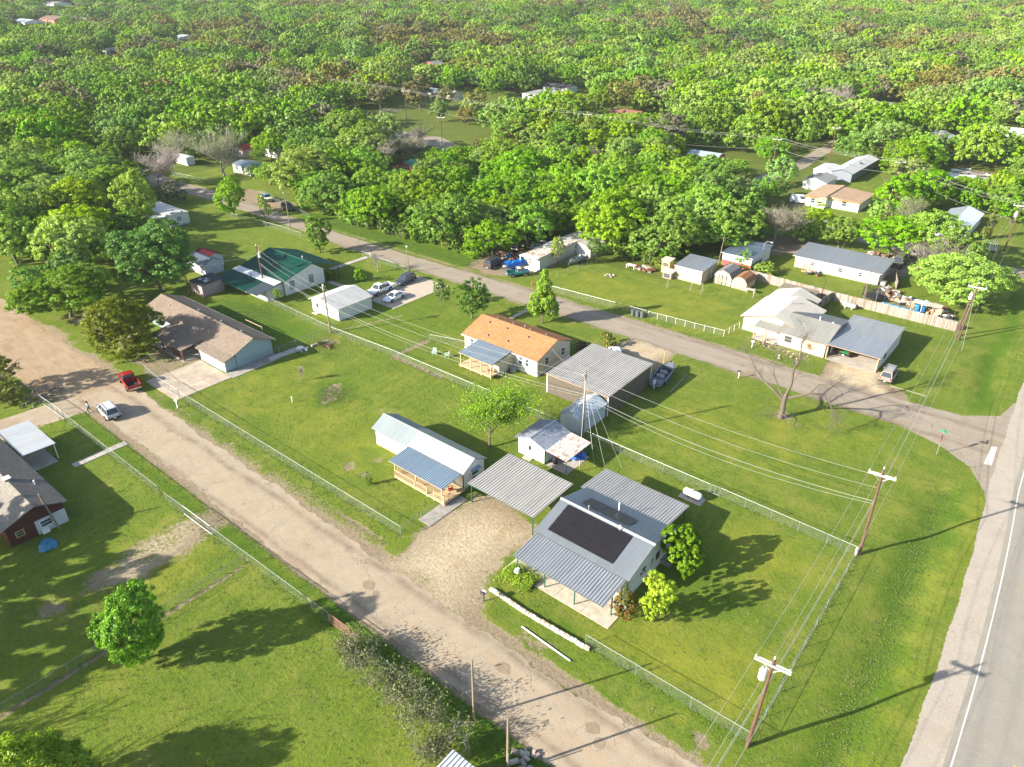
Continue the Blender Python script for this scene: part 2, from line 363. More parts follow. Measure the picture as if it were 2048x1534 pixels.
# weeds, ditch growth, rich grass
for yy in range(40, 84, 4): spot(lush, hwy_x(yy)-7, yy, 2.0, .9, 4)
for yy in range(108, 160, 4): spot(lush, hwy_x(yy)-7.2, yy, 1.4, 1., 4)
spot(lush, -76.2, 52.6, 4.5, 1.1, 3.2); strip(lush, (-150, 104), (-96, 105.5), 3.2, 1.2); strip(lush, (-44, 27), (-20, 26.6), 2., 1.); strip(lush, (-104, 26.6), (-48, 26.6), .9, .8)
patch(lush, [(-121, 57), (-96, 57), (-94, 65), (-118, 65)], 3, .9); spot(lush, -20, 52, 9, .45, 6)
patch(lush, [(-111, 70), (-111, 92), (-75, 92), (-80, 67), (-92, 67)], 3, .35); strip(lush, (-26, 38.9), (-9, 38.9), 1.2, .6)
patch(dry, [(-23, 39), (-9, 39), (-9, 48), (-16, 47), (-24, 42)], 4, .9); patch(dry, [(-14, 55), (-9, 62), (-18, 64), (-22, 58)], 4, .8); patch(dry, [(-5, 40), (0, 40), (1, 85), (-2, 85)], 2, .6)
patch(dry, [(-78, 101.5), (-80, 118), (-62, 121), (-45, 124), (-42, 108), (-44, 103)], 6, .55); patch(dry, [(-40, 70), (-20, 70), (-10, 90), (-25, 93), (-40, 84)], 6, .45); spot(dry, -63, 20, 8, .6)
patch(dry, [(-92, 40), (-60, 39), (-56, 44), (-64, 55), (-92, 60)], 5, .45); patch(dry, [(-45, 27), (-60, 27), (-100, 27), (-100, 25.6), (-45, 25.6)], 1, .8)
# leaf litter under the woods
wood = ((py > 122) & (px < -62) | (py > 240) | (px < -215)).astype(float)*.5
g = bpy.data.meshes.new('ground'); idx = np.arange(nx*ny).reshape(ny, nx)
q = np.stack([idx[:-1, :-1], idx[:-1, 1:], idx[1:, 1:], idx[1:, :-1]], -1).reshape(-1, 4)
g.vertices.add(nx*ny); g.vertices.foreach_set('co', np.stack([px, py, gz], 1).ravel().astype('f4'))
g.loops.add(q.size); g.loops.foreach_set('vertex_index', q.ravel().astype('i4')); g.polygons.add(len(q))
g.polygons.foreach_set('loop_start', np.arange(0, q.size, 4, dtype='i4'))
for nme, arr in (('bare', bare), ('pale', pale), ('lush', lush), ('dry', dry), ('litter', wood)):
    a = g.attributes.new(nme, 'FLOAT', 'POINT'); a.data.foreach_set('value', arr.astype('f4'))
g.update(); g.validate()
g.polygons.foreach_set('use_smooth', [True]*len(g.polygons))
def ground_mat():
    m, nt = nmat('lawn_and_dirt'); w = coords(nt, 'World')
    A = {n: nd(nt, 'ShaderNodeAttribute', attribute_name=n).outputs['Fac'] for n in ('bare', 'pale', 'lush', 'dry', 'litter')}
    big = noise(nt, .045, 5, w, .6); med = noise(nt, .32, 6, w, .65, .3); fin = noise(nt, 2.6, 6, w, .75); mic = noise(nt, 11, 3, w, .7)
    st = noise(nt, .5, 5, coords(nt, 'World', (.3, 1.6, 1)), .7)
    c = mixc(nt, ramp(nt, med, [(.32, 0.), (.68, 1.)]), (.078, .145, .012), (.158, .215, .018))
    c = mixc(nt, ramp(nt, big, [(.38, 0.), (.62, .6)]), c, (.150, .220, .014))
    c = mixc(nt, ramp(nt, fin, [(.46, 0.), (.60, .75)]), c, (.046, .092, .010))
    c = mixc(nt, mth(nt, 'MULTIPLY', ramp(nt, mth(nt, 'ADD', mth(nt, 'MULTIPLY', st, .5), mth(nt, 'MULTIPLY', fin, .5)), [(.42, 0.), (.62, 1.)]), .35), c, (.23, .24, .045))
    sx = nd(nt, 'ShaderNodeSeparateXYZ'); lk(nt, w, sx.inputs[0]); mw = mth(nt, 'SINE', mth(nt, 'ADD', mth(nt, 'MULTIPLY', mth(nt, 'ADD', sx.outputs[0], mth(nt, 'MULTIPLY', sx.outputs[1], .12)), 4.2), mth(nt, 'MULTIPLY', big, 30.)))
    c = mixc(nt, mth(nt, 'MULTIPLY', ramp(nt, mw, [(.2, 0.), (.9, 1.)]), mth(nt, 'MULTIPLY', ramp(nt, noise(nt, .06, 3, w), [(.45, 0.), (.6, 1.)]), .28)), c, (.21, .26, .03))
    c = mixc(nt, ramp(nt, noise(nt, 5.5, 5, w, .8), [(.50, 0.), (.64, .5)]), c, (.22, .215, .055))
    c = mixc(nt, ramp(nt, noise(nt, 3.7, 5, w, .8), [(.54, 0.), (.66, .5)]), c, (.050, .105, .010))
    c = mixc(nt, ramp(nt, noise(nt, .16, 6, w, .75), [(.50, 0.), (.66, .6)]), c, (.235, .235, .045))
    c = mixc(nt, ramp(nt, noise(nt, .75, 6, w, .8), [(.54, 0.), (.68, .5)]), c, (.27, .235, .085))
    dr = ramp(nt, mth(nt, 'ADD', A['dry'], mth(nt, 'SUBTRACT', med, .75)), [(.0, 0.), (.75, .75)])
    c = mixc(nt, dr, c, (.27, .27, .03))
    lu = ramp(nt, mth(nt, 'ADD', A['lush'], mth(nt, 'SUBTRACT', fin, .62)), [(.0, 0.), (.7, .85)])
    c = mixc(nt, lu, c, (.075, .150, .010))
    c = mixc(nt, ramp(nt, noise(nt, 1.1, 6, w, .8), [(.60, 0.), (.70, .65)]), c, (.045, .110, .012))
    c = mixc(nt, ramp(nt, noise(nt, .22, 6, w, .75), [(.62, 0.), (.74, .55)]), c, (.20, .155, .07))
    c = mixc(nt, mth(nt, 'MULTIPLY', A['litter'], ramp(nt, fin, [(.3, .5), (.6, 1.)])), c, (.065, .075, .022))
    # bare earth, broken up by tufts
    e = mixc(nt, ramp(nt, fin, [(.3, 0.), (.7, 1.)]), (.20, .145, .095), (.36, .28, .19))
    pl = mixc(nt, ramp(nt, fin, [(.3, 0.), (.62, 1.)]), (.38, .29, .17), (.66, .55, .38))
    pl = mixc(nt, ramp(nt, noise(nt, .5, 5, w), [(.5, 0.), (.68, .55)]), pl, (.42, .28, .14))
    e = mixc(nt, A['pale'], e, pl)
    mixn = mth(nt, 'ADD', mth(nt, 'MULTIPLY', fin, .55), mth(nt, 'MULTIPLY', med, .45))
    k = ramp(nt, mth(nt, 'ADD', A['bare'], mth(nt, 'MULTIPLY', mth(nt, 'SUBTRACT', mixn, .5), 1.9)), [(.40, 0.), (.62, 1.)])
    c = mixc(nt, k, c, e)
    c = mixc(nt, ramp(nt, mic, [(.35, .0), (.7, .32)]), c, (.03, .045, .012))
    hgt = mth(nt, 'ADD', mth(nt, 'MULTIPLY', fin, 1.), mth(nt, 'MULTIPLY', mic, .45))
    hgt = mth(nt, 'ADD', hgt, mth(nt, 'MULTIPLY', mth(nt, 'SUBTRACT', 1., k), .5))
    finish(nt, c, .95, 0, hgt, .9, .14, .08); return m
g.materials.append(ground_mat()); tag(link('ground', g), kind='structure')

# ------------------------------------------------------------ lanes and highway
def road_mat(name, a, b, sand, patch_c, crack=.6, track=None, rut=None):
    m, nt = nmat(name); w = coords(nt, 'World'); sp = nd(nt, 'ShaderNodeSeparateXYZ'); lk(nt, w, sp.inputs[0])
    st = coords(nt, 'World', (.16, 1., 1))
    c = mixc(nt, ramp(nt, noise(nt, .5, 6, w, .7), [(.3, 0.), (.7, 1.)]), a, b)
    c = mixc(nt, ramp(nt, noise(nt, .8, 6, st, .7), [(.45, 0.), (.65, .7)]), c, sand)
    c = mixc(nt, ramp(nt, noise(nt, .16, 5, w, .6), [(.55, 0.), (.68, .75)]), c, patch_c)
    if track:
        for y0, wd in track:
            t = mth(nt, 'ABSOLUTE', mth(nt, 'SUBTRACT', mth(nt, 'ADD', sp.outputs[1], mth(nt, 'MULTIPLY', noise(nt, .05, 2, w), .8)), y0+.4))
            c = mixc(nt, mth(nt, 'MULTIPLY', mth(nt, 'SUBTRACT', 1., mth(nt, 'DIVIDE', t, wd), True), .5), c, sand)
    if name == 'highway_chipseal':
        yy = mth(nt, 'MAXIMUM', mth(nt, 'SUBTRACT', sp.outputs[1], 46.), 0.); xp = mth(nt, 'ADD', sp.outputs[0], mth(nt, 'MULTIPLY', mth(nt, 'MULTIPLY', yy, yy), .0009)); st2 = noise(nt, .6, 5, coords(nt, 'World', (1, .08, 1)), .7)
        for x0 in (5.25, 7.1, 9.0, 10.8):
            t = mth(nt, 'SUBTRACT', 1., mth(nt, 'DIVIDE', mth(nt, 'ABSOLUTE', mth(nt, 'SUBTRACT', xp, x0)), .55), True); c = mixc(nt, mth(nt, 'MULTIPLY', mth(nt, 'MULTIPLY', t, ramp(nt, st2, [(.35, .25), (.65, 1.)])), .55), c, (.19, .185, .175))
    for y0, wd in rut or ():
        t = mth(nt, 'ABSOLUTE', mth(nt, 'SUBTRACT', mth(nt, 'ADD', sp.outputs[1], mth(nt, 'MULTIPLY', noise(nt, .12, 3, w), 1.6)), y0+.8)); k_ = mth(nt, 'SUBTRACT', 1., mth(nt, 'DIVIDE', t, wd), True)
        c = mixc(nt, mth(nt, 'MULTIPLY', mth(nt, 'MULTIPLY', k_, ramp(nt, noise(nt, .45, 5, w, .7), [(.35, .2), (.6, 1.)])), .85), c, (.20, .145, .10))
    v = nd(nt, 'ShaderNodeTexVoronoi', feature='DISTANCE_TO_EDGE'); v.inputs['Scale'].default_value = .33
    wv = nd(nt, 'ShaderNodeVectorMath', operation='ADD'); lk(nt, w, wv.inputs[0])
    sc = nd(nt, 'ShaderNodeVectorMath', operation='SCALE'); nn = nd(nt, 'ShaderNodeTexNoise'); nn.inputs['Scale'].default_value = 1.1; nn.inputs['Detail'].default_value = 4; lk(nt, w, nn.inputs['Vector'])
    lk(nt, nn.outputs[1], sc.inputs[0]); sc.inputs['Scale'].default_value = 2.4; lk(nt, sc.outputs[0], wv.inputs[1]); lk(nt, wv.outputs[0], v.inputs['Vector'])
    ck = mth(nt, 'MULTIPLY', ramp(nt, v.outputs['Distance'], [(.0, 1.), (.018, 0.)]), ramp(nt, noise(nt, .25, 3, w), [(.42, 0.), (.62, crack)]))
    c = mixc(nt, ck, c, (.07, .055, .045))
    f = noise(nt, 9, 6, w, .8); c = mixc(nt, ramp(nt, f, [(.35, 0.), (.75, .45)]), c, (.10, .085, .07))
    f3 = noise(nt, 2.2, 6, w, .8); c = mixc(nt, ramp(nt, f3, [(.56, 0.), (.75, .5)]), c, (.15, .115, .085))
    hgt = mth(nt, 'ADD', mth(nt, 'ADD', f, f3), mth(nt, 'MULTIPLY', ck, -2.)); finish(nt, c, .93, 0, hgt, .6, .045, .15); return m
def ragged(pts, z, step=.35, amp=.22, seed=1, zf=None):
    rg = random.Random(seed); out = []; ph = [rg.uniform(0, 9) for _ in range(4)]; s = 0
    for i in range(len(pts)):
        a, b = Vector(pts[i]), Vector(pts[(i+1)%len(pts)]); L = (b-a).length; n = max(1, int(L/step)); d = (b-a)/max(L, 1e-6); nrm = Vector((-d.y, d.x))
        for k in range(n):
            p = a+(b-a)*(k/n); s += L/n; e = amp*(math.sin(s*.55+ph[0])*.5+math.sin(s*1.7+ph[1])*.35+math.sin(s*4.1+ph[2])*.2)+rg.uniform(-.3, .3)*amp
            p = p+nrm*e; out.append((p.x, p.y, z))
    return out
import bmesh
def sheet(name, pts, z, mat, amp=.22, seed=1, step=.35, thick=0):
    from mathutils.geometry import tessellate_polygon
    me = bpy.data.meshes.new(name); bm = bmesh.new(); P_ = [Vector(p) for p in ragged(pts, z, step, amp, seed)]; vs = [bm.verts.new(p) for p in P_]
    for tri in tessellate_polygon([P_]):
        try: bm.faces.new([vs[i] for i in tri])
        except ValueError: pass
    bm.normal_update()
    for f in bm.faces:
        if f.normal.z < 0: f.normal_flip()
    bm.to_mesh(me); bm.free(); me.materials.append(mat); return tag(link(name, me), kind='structure')
LANE1 = road_mat('gravel_lane_surface', (.33, .262, .185), (.44, .36, .255), (.42, .315, .205), (.31, .225, .14), .5, ((30.3, .5), (32.3, .5)), ((33.6, .7), (28.9, .55)))
LANE2 = road_mat('worn_asphalt', (.25, .21, .16), (.34, .285, .22), (.36, .29, .215), (.28, .21, .14), .5, ((97., .4), (99.6, .4)), ((101., .8), (95.3, .7)))
POT = road_mat('pothole_dirt', (.25, .18, .12), (.34, .25, .17), (.30, .22, .15), (.2, .15, .10), .1)
HWY = road_mat('highway_chipseal', (.27, .245, .20), (.33, .30, .245), (.30, .275, .225), (.32, .275, .21), .12)
SHOUL = road_mat('shoulder_chipseal', (.37, .315, .255), (.44, .38, .31), (.42, .365, .295), (.38, .32, .25), .25)
DIRT_L = road_mat('dirt_lane_surface', (.29, .195, .11), (.40, .29, .175), (.43, .33, .215), (.26, .165, .09), .5)
sheet('lane', [(-104, 29.3), (-92, 29.0), (-80, 28.9), (-60, 28.4), (-45, 28.1), (-26, 28.2), (-8, 27.8), (2, 24), (2, 38.5), (-8, 35.2), (-20, 34.0), (-45, 34.2), (-64, 34.9), (-82, 35.0), (-98, 35.6), (-104, 35.2)], .012, LANE1, .3, 3)
sheet('dirt_lane', [(-260, 28), (-122, 25.6), (-110, 26.2), (-103, 28.6), (-102.5, 35.6), (-122, 35.4), (-260, 38)], .02, DIRT_L, .35, 4)
sheet('driveway', [(-106, 14), (-100.3, 14), (-98.6, 28.9), (-104.2, 29.5)], .008, LANE1, .15, 5)
sheet('paved_lane', [(-235, 95.5), (-211, 94.2), (-195, 96.3), (-182, 97), (-150, 96.4), (-123, 94.8), (-104, 94.8), (-86, 95.2), (-60, 95.4), (-35, 95.2), (-22, 95.1), (-22, 102), (-27, 101.8), (-55, 101.8), (-95, 101.0), (-110, 100.2), (-130, 100.2), (-160, 101.5), (-195, 102.6), (-211, 101.7), (-235, 104)], .012, LANE2, .25, 6)
sheet('paved_lane_mouth', [(-22.3, 95.1), (-11.9, 95.1), (-6.6, 93.4), (-2.8, 90.6), (-.3, 86), (1.4, 80), (2.2, 95), (1.2, 114), (-.6, 114), (-2.0, 106.4), (-6, 103.2), (-13.8, 102.3), (-22.3, 102)], .008, LANE2, .1, 8)
sheet('far_lane', [(-255, 186), (-200, 187), (-178, 181), (-100, 178), (-60, 175.5), (-43, 171), (-30, 168), (-12, 168), (3, 167), (3, 175), (-12, 173.5), (-30, 177), (-43, 181), (-60, 182.5), (-74, 186), (-100, 187), (-178, 189), (-196, 197), (-255, 194)], .012, LANE2, .3, 7)
sheet('side_lane', [(-80, 185), (-75, 185), (-76.5, 213), (-75, 233), (-83, 338), (-87, 338), (-80, 233), (-82, 212)], .016, LANE2, .2, 9)
for k_, (x_, y_, r_) in enumerate([(-43.9, 31.4, .55), (-27.5, 32.3, .6), (-18.3, 32.4, .5), (-85.2, 33.0, .4), (-42.6, 31.0, .35), (-17.2, 31.6, .35)]): sheet('pothole', [(x_+r_*1.3*math.cos(a), y_+r_*math.sin(a)) for a in [j*math.pi/6 for j in range(12)]], .026, POT, .2, 20+k_, .12)
def hwy_strip(x0, x1, z, name, mat, ya, yb, step=2.5, kind='structure', wob=0):
    mb = MB(); ys = np.arange(ya, yb+.01, step)
    jt = {round(float(v), 2): wob*random.Random(int(v*100)).uniform(-1, 1) for v in ys}
    for a, b in zip(ys, ys[1:]):
        mb.face([(hwy_x(a)+x0+(wob*math.sin(a*.7)+jt[round(float(a), 2)]), a, z), (hwy_x(a)+x1, a, z), (hwy_x(b)+x1, b, z), (hwy_x(b)+x0+(wob*math.sin(b*.7)+jt[round(float(b), 2)]), b, z)])
    return tag(mb.build(name, mat), kind=kind)
hwy_strip(-2.85, 14.5, .016, 'highway_shoulder', SHOUL, -60, 420, .25, wob=.06)
hwy_strip(-.45, 11.0, .020, 'highway', HWY, -60, 420)
PAINT_W = weathered('white_road_paint', (.52, .51, .48), .8, var=.12, scale=3, dirt=(.4, .37, .33), dirt_amt=.5)
PAINT_Y = weathered('yellow_road_paint', (.66, .38, .04), .8, var=.15, scale=3, dirt_amt=.3)
hwy_strip(0, .12, .0245, 'edge_line', PAINT_W, -60, 420); hwy_strip(3.72, 3.86, .0245, 'centre_line', PAINT_Y, -60, 51.3)
struct('stop_line', MB().face([(-1.55, 92.4, .0185), (-.75, 92.6, .0185), (-.95, 97.6, .0185), (-1.55, 97.2, .0185)]), PAINT_W)
# concrete: slabs of drives, walks and patios, each slab a piece with a joint around it
def slabs(name, x0, x1, y0, y1, nxs, nys, z=.06, mat=CONC, gap=.035):
    root = tag(MB().box(x0+.02, x1-.02, y0+.02, y1-.02, -.05, z-.03).build(name, weathered('joint_soil', (.12, .11, .06), .95)), kind='structure')
    w, h = (x1-x0)/nxs, (y1-y0)/nys; me = MB().box(gap/2, w-gap/2, gap/2, h-gap/2, 0, .045).mesh('slab', mat)
    for i in range(nxs):
        for j in range(nys): link('slab', me, root, (x0+i*w, y0+j*h, z-.045+rnd.uniform(-.008, .008)))
    return root
DRIVE_C = weathered('stained_drive_concrete', (.43, .35, .265), .9, var=.3, scale=.6, dirt_amt=.6)
slabs('driveway', -100.6, -91.9, 37.4, 46.2, 3, 3, mat=DRIVE_C)
slabs('patio', -35.2, -22.9, 41.5, 45.6, 4, 1, mat=weathered('stained_patio_concrete', (.50, .44, .35), .9, var=.3, scale=1.3, dirt_amt=.6))
slabs('driveway', -98.6, -92.2, 78.6, 92.8, 2, 3, mat=weathered('pale_drive_concrete', (.44, .36, .28), .9, var=.2)); slabs('driveway', -101.6, -98.7, 79.5, 92.8, 1, 3, mat=DRIVE_C)
slabs('walkway', -47.3, -45.4, 41.2, 47.2, 1, 3, mat=weathered('grey_walk_concrete', (.33, .30, .26), .9)); slabs('walkway', -73.9, -73.1, 83.5, 93.5, 1, 8)
slabs('walkway', -117.6, -116.4, 84, 93.8, 1, 7); slabs('walkway', -111.8, -103.5, 79.2, 80.3, 7, 1); slabs('walkway', -87.4, -86.3, 21.5, 28, 1, 5)
slabs('patio', -94.0, -89.2, 17.4, 20.8, 2, 1); slabs('walkway', -93.6, -91.5, 46.2, 54.8, 1, 4, mat=weathered('grey_walk_concrete', (.33, .30, .26), .9)); slabs('pad', -27.3, -24.5, 62.9, 64.5, 1, 1)
# ------------------------------------------------------------ trees: leaf-by-leaf crowns on limbed trunks
def leaf_mesh(name, P, N, S, tone, mat, rg, asp=.62):
    """one small folded face per leaf spray: centre P, facing N, half size S"""
    n = len(P); t = rg.normal(size=(n, 3)); t -= (t*N).sum(1, keepdims=True)*N; t /= np.linalg.norm(t, axis=1, keepdims=True)+1e-9
    b = np.cross(N, t); S = S[:, None]; q = np.stack([P-t*S, P-b*S*asp+N*S*.18, P+t*S, P+b*S*asp+N*S*.18], 1).reshape(-1, 3)
    me = bpy.data.meshes.new(name); me.vertices.add(4*n); me.vertices.foreach_set('co', q.ravel().astype('f4'))
    me.loops.add(4*n); me.loops.foreach_set('vertex_index', np.arange(4*n, dtype='i4')); me.polygons.add(n)
    me.polygons.foreach_set('loop_start', np.arange(0, 4*n, 4, dtype='i4')); a = me.attributes.new('leaf_tone', 'FLOAT', 'POINT')
    a.data.foreach_set('value', np.repeat(tone, 4).astype('f4')); me.update(); me.materials.append(mat); return me
def crown_points(rg, R_, zc, H, n, lobes=9, loose=.5, clump=.45, leaf=.2, flat=1., low=0., shape='round'):
    """leaf positions: clumps on the skin of many lobes set round the crown"""
    C, LR = [], []
    for i in range(lobes):
        for _ in range(30):
            u = rg.normal(size=3); u /= np.linalg.norm(u); rad = rg.uniform(.35, .78) if i else 0
            if lobes >= 20: rad = rg.uniform(.45, .82) if i > 3 else rg.uniform(0, .4)
            if shape == 'cone':
                h = rg.uniform(-1, .85); k = (1-(h+1)/2)**.8; c = np.array([u[0]*R_*k*.6, u[1]*R_*k*.6, h*H])
            else: c = np.array([u[0]*R_*rad, u[1]*R_*rad, u[2]*H*rad*.9])
            if c[2] > -H*(.75-low): break
        C.append(c); k = 1. if shape != 'cone' else max(.3, 1-(c[2]/H+1)/2)
        LR.append(min(R_, H)*rg.uniform(.36, .56)*k*(1 if lobes < 20 else .74))
    C, LR = np.array(C), np.array(LR); w = LR**2/np.sum(LR**2)
    nc = max(20, int(n/26)); li = rg.choice(lobes, nc, p=w); u = rg.normal(size=(nc, 3)); u[:, 2] += .25; u /= np.linalg.norm(u, axis=1, keepdims=True)
    cc = C[li]+u*LR[li][:, None]*np.array([1, 1, flat])*rg.uniform(.78, 1.12, (nc, 1))
    inside = np.zeros(nc)
    for c, r in zip(C, LR): inside += (np.linalg.norm(cc-c, axis=1) < r*.8)
    keep = (inside < 1) | (rg.random(nc) < .12); cc, cu = cc[keep], u[keep]
    m = n//max(1, len(cc)); ci = np.repeat(np.arange(len(cc)), m); sz = rg.uniform(.6, 1.4, len(cc))*clump
    off = rg.normal(size=(len(ci), 3)); off /= np.linalg.norm(off, axis=1, keepdims=True); off *= (rg.random((len(ci), 1))**.45)*sz[ci][:, None]
    P = cc[ci]+off*np.array([1, 1, .75]); N = off/(sz[ci][:, None]+1e-6)*.8+cu[ci]*.7+rg.normal(size=P.shape)*loose+np.array([0, 0, .25]); N /= np.linalg.norm(N, axis=1, keepdims=True)
    tone = np.clip(rg.random(len(cc))[ci]*.7+rg.random(len(ci))*.3, 0, 1); P[:, 2] += zc
    return P, N, leaf*1.28*rg.uniform(.65, 1.25, len(P)), tone
BARK = weathered('grey_brown_bark', (.15, .12, .095), .9, var=.35, scale=4); BARK_P = weathered('pale_bare_bark', (.29, .25, .215), .9, var=.25, scale=4)
BARK_D = weathered('dead_grey_bark', (.125, .10, .08), .9, var=.3, scale=4)
def limb_mesh(name, seed, H, fork, spread, mat, r0=.2, levels=3, kids_=(4, 6), n=5, twig=.012, up=.35, bend=.25, ratio=.62, min_r=0):
    rg = random.Random(seed); mb = MB(); ends = []
    def grow(p, d, L, r, lev):
        segs = 3 if lev < levels else 2; q = p; tips = []
        for k in range(segs):
            d = (d+Vector((rg.uniform(-1, 1), rg.uniform(-1, 1), rg.uniform(-.5, 1)))*bend*.6).normalized(); nq = q+d*(L/segs)
            ra, rb = r*(1-.45*k/segs), r*(1-.45*(k+1)/segs)
            mb.tube(q, nq, max(ra, twig), max(rb, twig), n if lev < 2 else 3, 0, False); q = nq; tips.append((nq, d, rb))
        if lev >= levels: ends.append(q); return
        for j in range(rg.randint(*kids_)):
            t, dd, rr = tips[min(len(tips)-1, int(rg.uniform(.8 if lev == 0 else 0, 3)))]
            a = rg.uniform(0, 6.283); side = Vector((math.cos(a), math.sin(a), 0)); nd_ = (dd*(.55)+side*spread*rg.uniform(.6, 1.2)+Vector((0, 0, up))).normalized()
            grow(t, nd_, L*ratio*rg.uniform(.75, 1.2), rr*.62, lev+1)
    grow(Vector((0, 0, -.15)), Vector((rg.uniform(-.08, .08), rg.uniform(-.08, .08), 1)), fork, r0, 0)
    return mb.mesh(name, mat), ends
L_BRIGHT = leaf_mat('bright_spring_leaves', (0.086, 0.217, 0.005), (0.173, 0.353, 0.007), 0.27)
L_LIME = leaf_mat('lime_spring_leaves', (0.127, 0.258, 0.007), (0.236, 0.393, 0.010), 0.30)
L_MID = leaf_mat('mid_green_leaves', (0.058, 0.149, 0.008), (0.115, 0.244, 0.010), 0.24)
L_DARK = leaf_mat('dark_juniper_leaves', (0.025, 0.065, 0.012), (0.052, 0.108, 0.021), 0.14)
L_OLIVE = leaf_mat('olive_oak_leaves', (0.128, 0.154, 0.028), (0.243, 0.243, 0.045), 0.22, (.16, .13, .035))
L_RUST = leaf_mat('russet_oak_tassels', (0.135, 0.133, 0.044), (0.234, 0.228, 0.068), 0.22, (.10, .12, .025))
L_GOLD = leaf_mat('golden_olive_leaves', (0.077, 0.111, 0.010), (0.171, 0.212, 0.014), 0.25, (.085, .10, .012))
L_PALE = leaf_mat('pale_green_leaves', (0.127, 0.217, 0.030), (0.219, 0.339, 0.046), 0.30)
L_SOFT = leaf_mat('cool_green_leaves', (0.052, 0.142, 0.022), (0.104, 0.224, 0.030), 0.25)
L_PHOT = leaf_mat('red_tipped_leaves', (0.058, 0.122, 0.021), (0.115, 0.176, 0.030), 0.22, (.34, .055, .02)); L_MAROON = leaf_mat('maroon_leaves', (0.077, 0.026, 0.023), (0.166, 0.045, 0.038), 0.22, (.12, .07, .03))
L_CREAM = leaf_mat('cream_blossom', (0.045, 0.077, 0.026), (0.077, 0.109, 0.038), 0.18, (.50, .40, .22)); L_GREY = leaf_mat('grey_green_twigs', (0.12, 0.12, 0.06), (0.18, 0.18, 0.09), 0.22)
L_SCRUB = leaf_mat('scrub_leaves', (.065, .095, .025), (.11, .14, .035), .3)
TRUNKS = {}
def trunk_for(kind):
    if kind not in TRUNKS:
        TRUNKS[kind] = {'std': lambda: limb_mesh('trunk', 3, 1, 3.2, .8, BARK, .22, 2, (4, 6), ratio=.9)[0], 'short': lambda: limb_mesh('trunk', 5, 1, 1.1, .9, BARK, .14, 2, (4, 6), ratio=1.1)[0],
            'tall': lambda: limb_mesh('trunk', 9, 1, 4.6, .7, BARK, .26, 2, (5, 7), ratio=.75)[0]}[kind]()
    return TRUNKS[kind]
CROWNS = {}
def crown(key, mat, seed, **kw):
    k = (key, mat.name, seed)
    if k not in CROWNS:
        rg = np.random.default_rng(seed*7+3)
        CROWNS[k] = leaf_mesh('crown', *crown_points(rg, **kw), mat, rg)
    return CROWNS[k]
# sizes as modelled: crown radius 4 m, crown centre 5.2 m, half height 3.6 m
def yard_tree(name, label, x, y, h, w, mat, seed=1, n=15000, leaf=.115, lobes=11, clump=.42, trunk='std', shape='round', zc=5.4, H=3.9, loose=.55, rot=None, cat='tree', group=None, fixed=True, low=0.):
    t = thing(name, label, cat, (x, y, elev(x, y)), rnd.uniform(0, 6.28) if rot is None else rot, group)
    me = crown(shape+str(n)+str(lobes), mat, seed, R_=4., zc=zc, H=H, n=n, lobes=lobes, clump=clump, leaf=leaf, shape=shape, loose=loose, low=low)
    top = zc+H*.98; s = w/8.6; sz = h/top
    link('trunk', trunk_for(trunk), t, (0, 0, 0)).scale = (s, s, sz); c = link('crown', me, t); c.scale = (s, s, sz)
    return t
def bare_tree(name, label, x, y, h, w, mat=BARK_P, seed=1, cat='tree', dense=(4, 6), levels=4, fork=1.6, haze=None, group=None, twig=.016, r0=.22, spread=.85, up=.45, rz=None):
    t = thing(name, label, cat, (x, y, elev(x, y)), rnd.uniform(0, 6) if rz is None else rz, group)
    key = ('bare', seed, mat.name, dense, levels, twig, round(h, 1), round(w, 1))
    if key not in CROWNS:
        me, _ = limb_mesh('probe', seed, 1, fork, spread, mat, r0, levels, dense, twig=twig, up=up, ratio=.74, n=3); vs = np.array([v.co[:] for v in me.vertices])
        sx = w/(np.percentile(np.abs(vs[:, :2]), 98.5)*2); sz = h/vs[:, 2].max(); bpy.data.meshes.remove(me)
        me, ends = limb_mesh('branches', seed, 1, fork, spread, mat, r0*h/9./sx, levels, dense, twig=twig/sx, up=up, ratio=.74)
        me.transform(Matrix.Diagonal((sx, sx, sz, 1))); CROWNS[key] = me, [Vector((e.x*sx, e.y*sx, e.z*sz)) for e in ends]
    me, ends = CROWNS[key]; link('branches', me, t)
    if haze:
        k2 = ('haze', key, haze.name)
        if k2 not in CROWNS:
            rg = np.random.default_rng(seed); E_ = np.array([e[:] for e in ends]); k_ = 12 if haze in (L_LIME, L_BRIGHT) else 4; E_ = np.repeat(E_, k_, 0)+rg.normal(size=(len(E_)*k_, 3))*.3
            N = rg.normal(size=E_.shape); N /= np.linalg.norm(N, axis=1, keepdims=True); CROWNS[k2] = leaf_mesh('crown', E_, N, rg.uniform(.06, .13, len(E_)), rg.random(len(E_)), haze, rg)
        link('crown', CROWNS[k2], t)
    return t
# named trees and bushes of the yards
yard_tree('maple', 'lone bright green maple with straight pale trunk between paved lane and orange-roofed house', -68.2, 90.8, 10.6, 6.6, L_LIME, 2, 20000, lobes=14, zc=5.8, H=4.6, shape='cone', leaf=.13)
yard_tree('maple', 'small young leafy tree beside the driveway with the white sedan', -86.2, 84.7, 5.1, 3.6, L_SOFT, 3, 5000, leaf=.16, lobes=7)
yard_tree('tree', 'open loosely leaved tree just left of the orange-roofed house', -78.8, 84.7, 7.2, 6.9, L_SOFT, 4, 9500, leaf=.13, lobes=13, loose=.8)
yard_tree('tree', 'spreading dark leaved small tree beside the paved lane behind the green-roofed house', -127, 89.2, 8.1, 7.0, L_MID, 5, 9000, leaf=.14, lobes=10)
bare_tree('bare_tree', 'small bare leafless tree in front of the fence beside the green-roofed house', -108.4, 89.2, 4.4, 3.4, BARK_P, 12, levels=3)
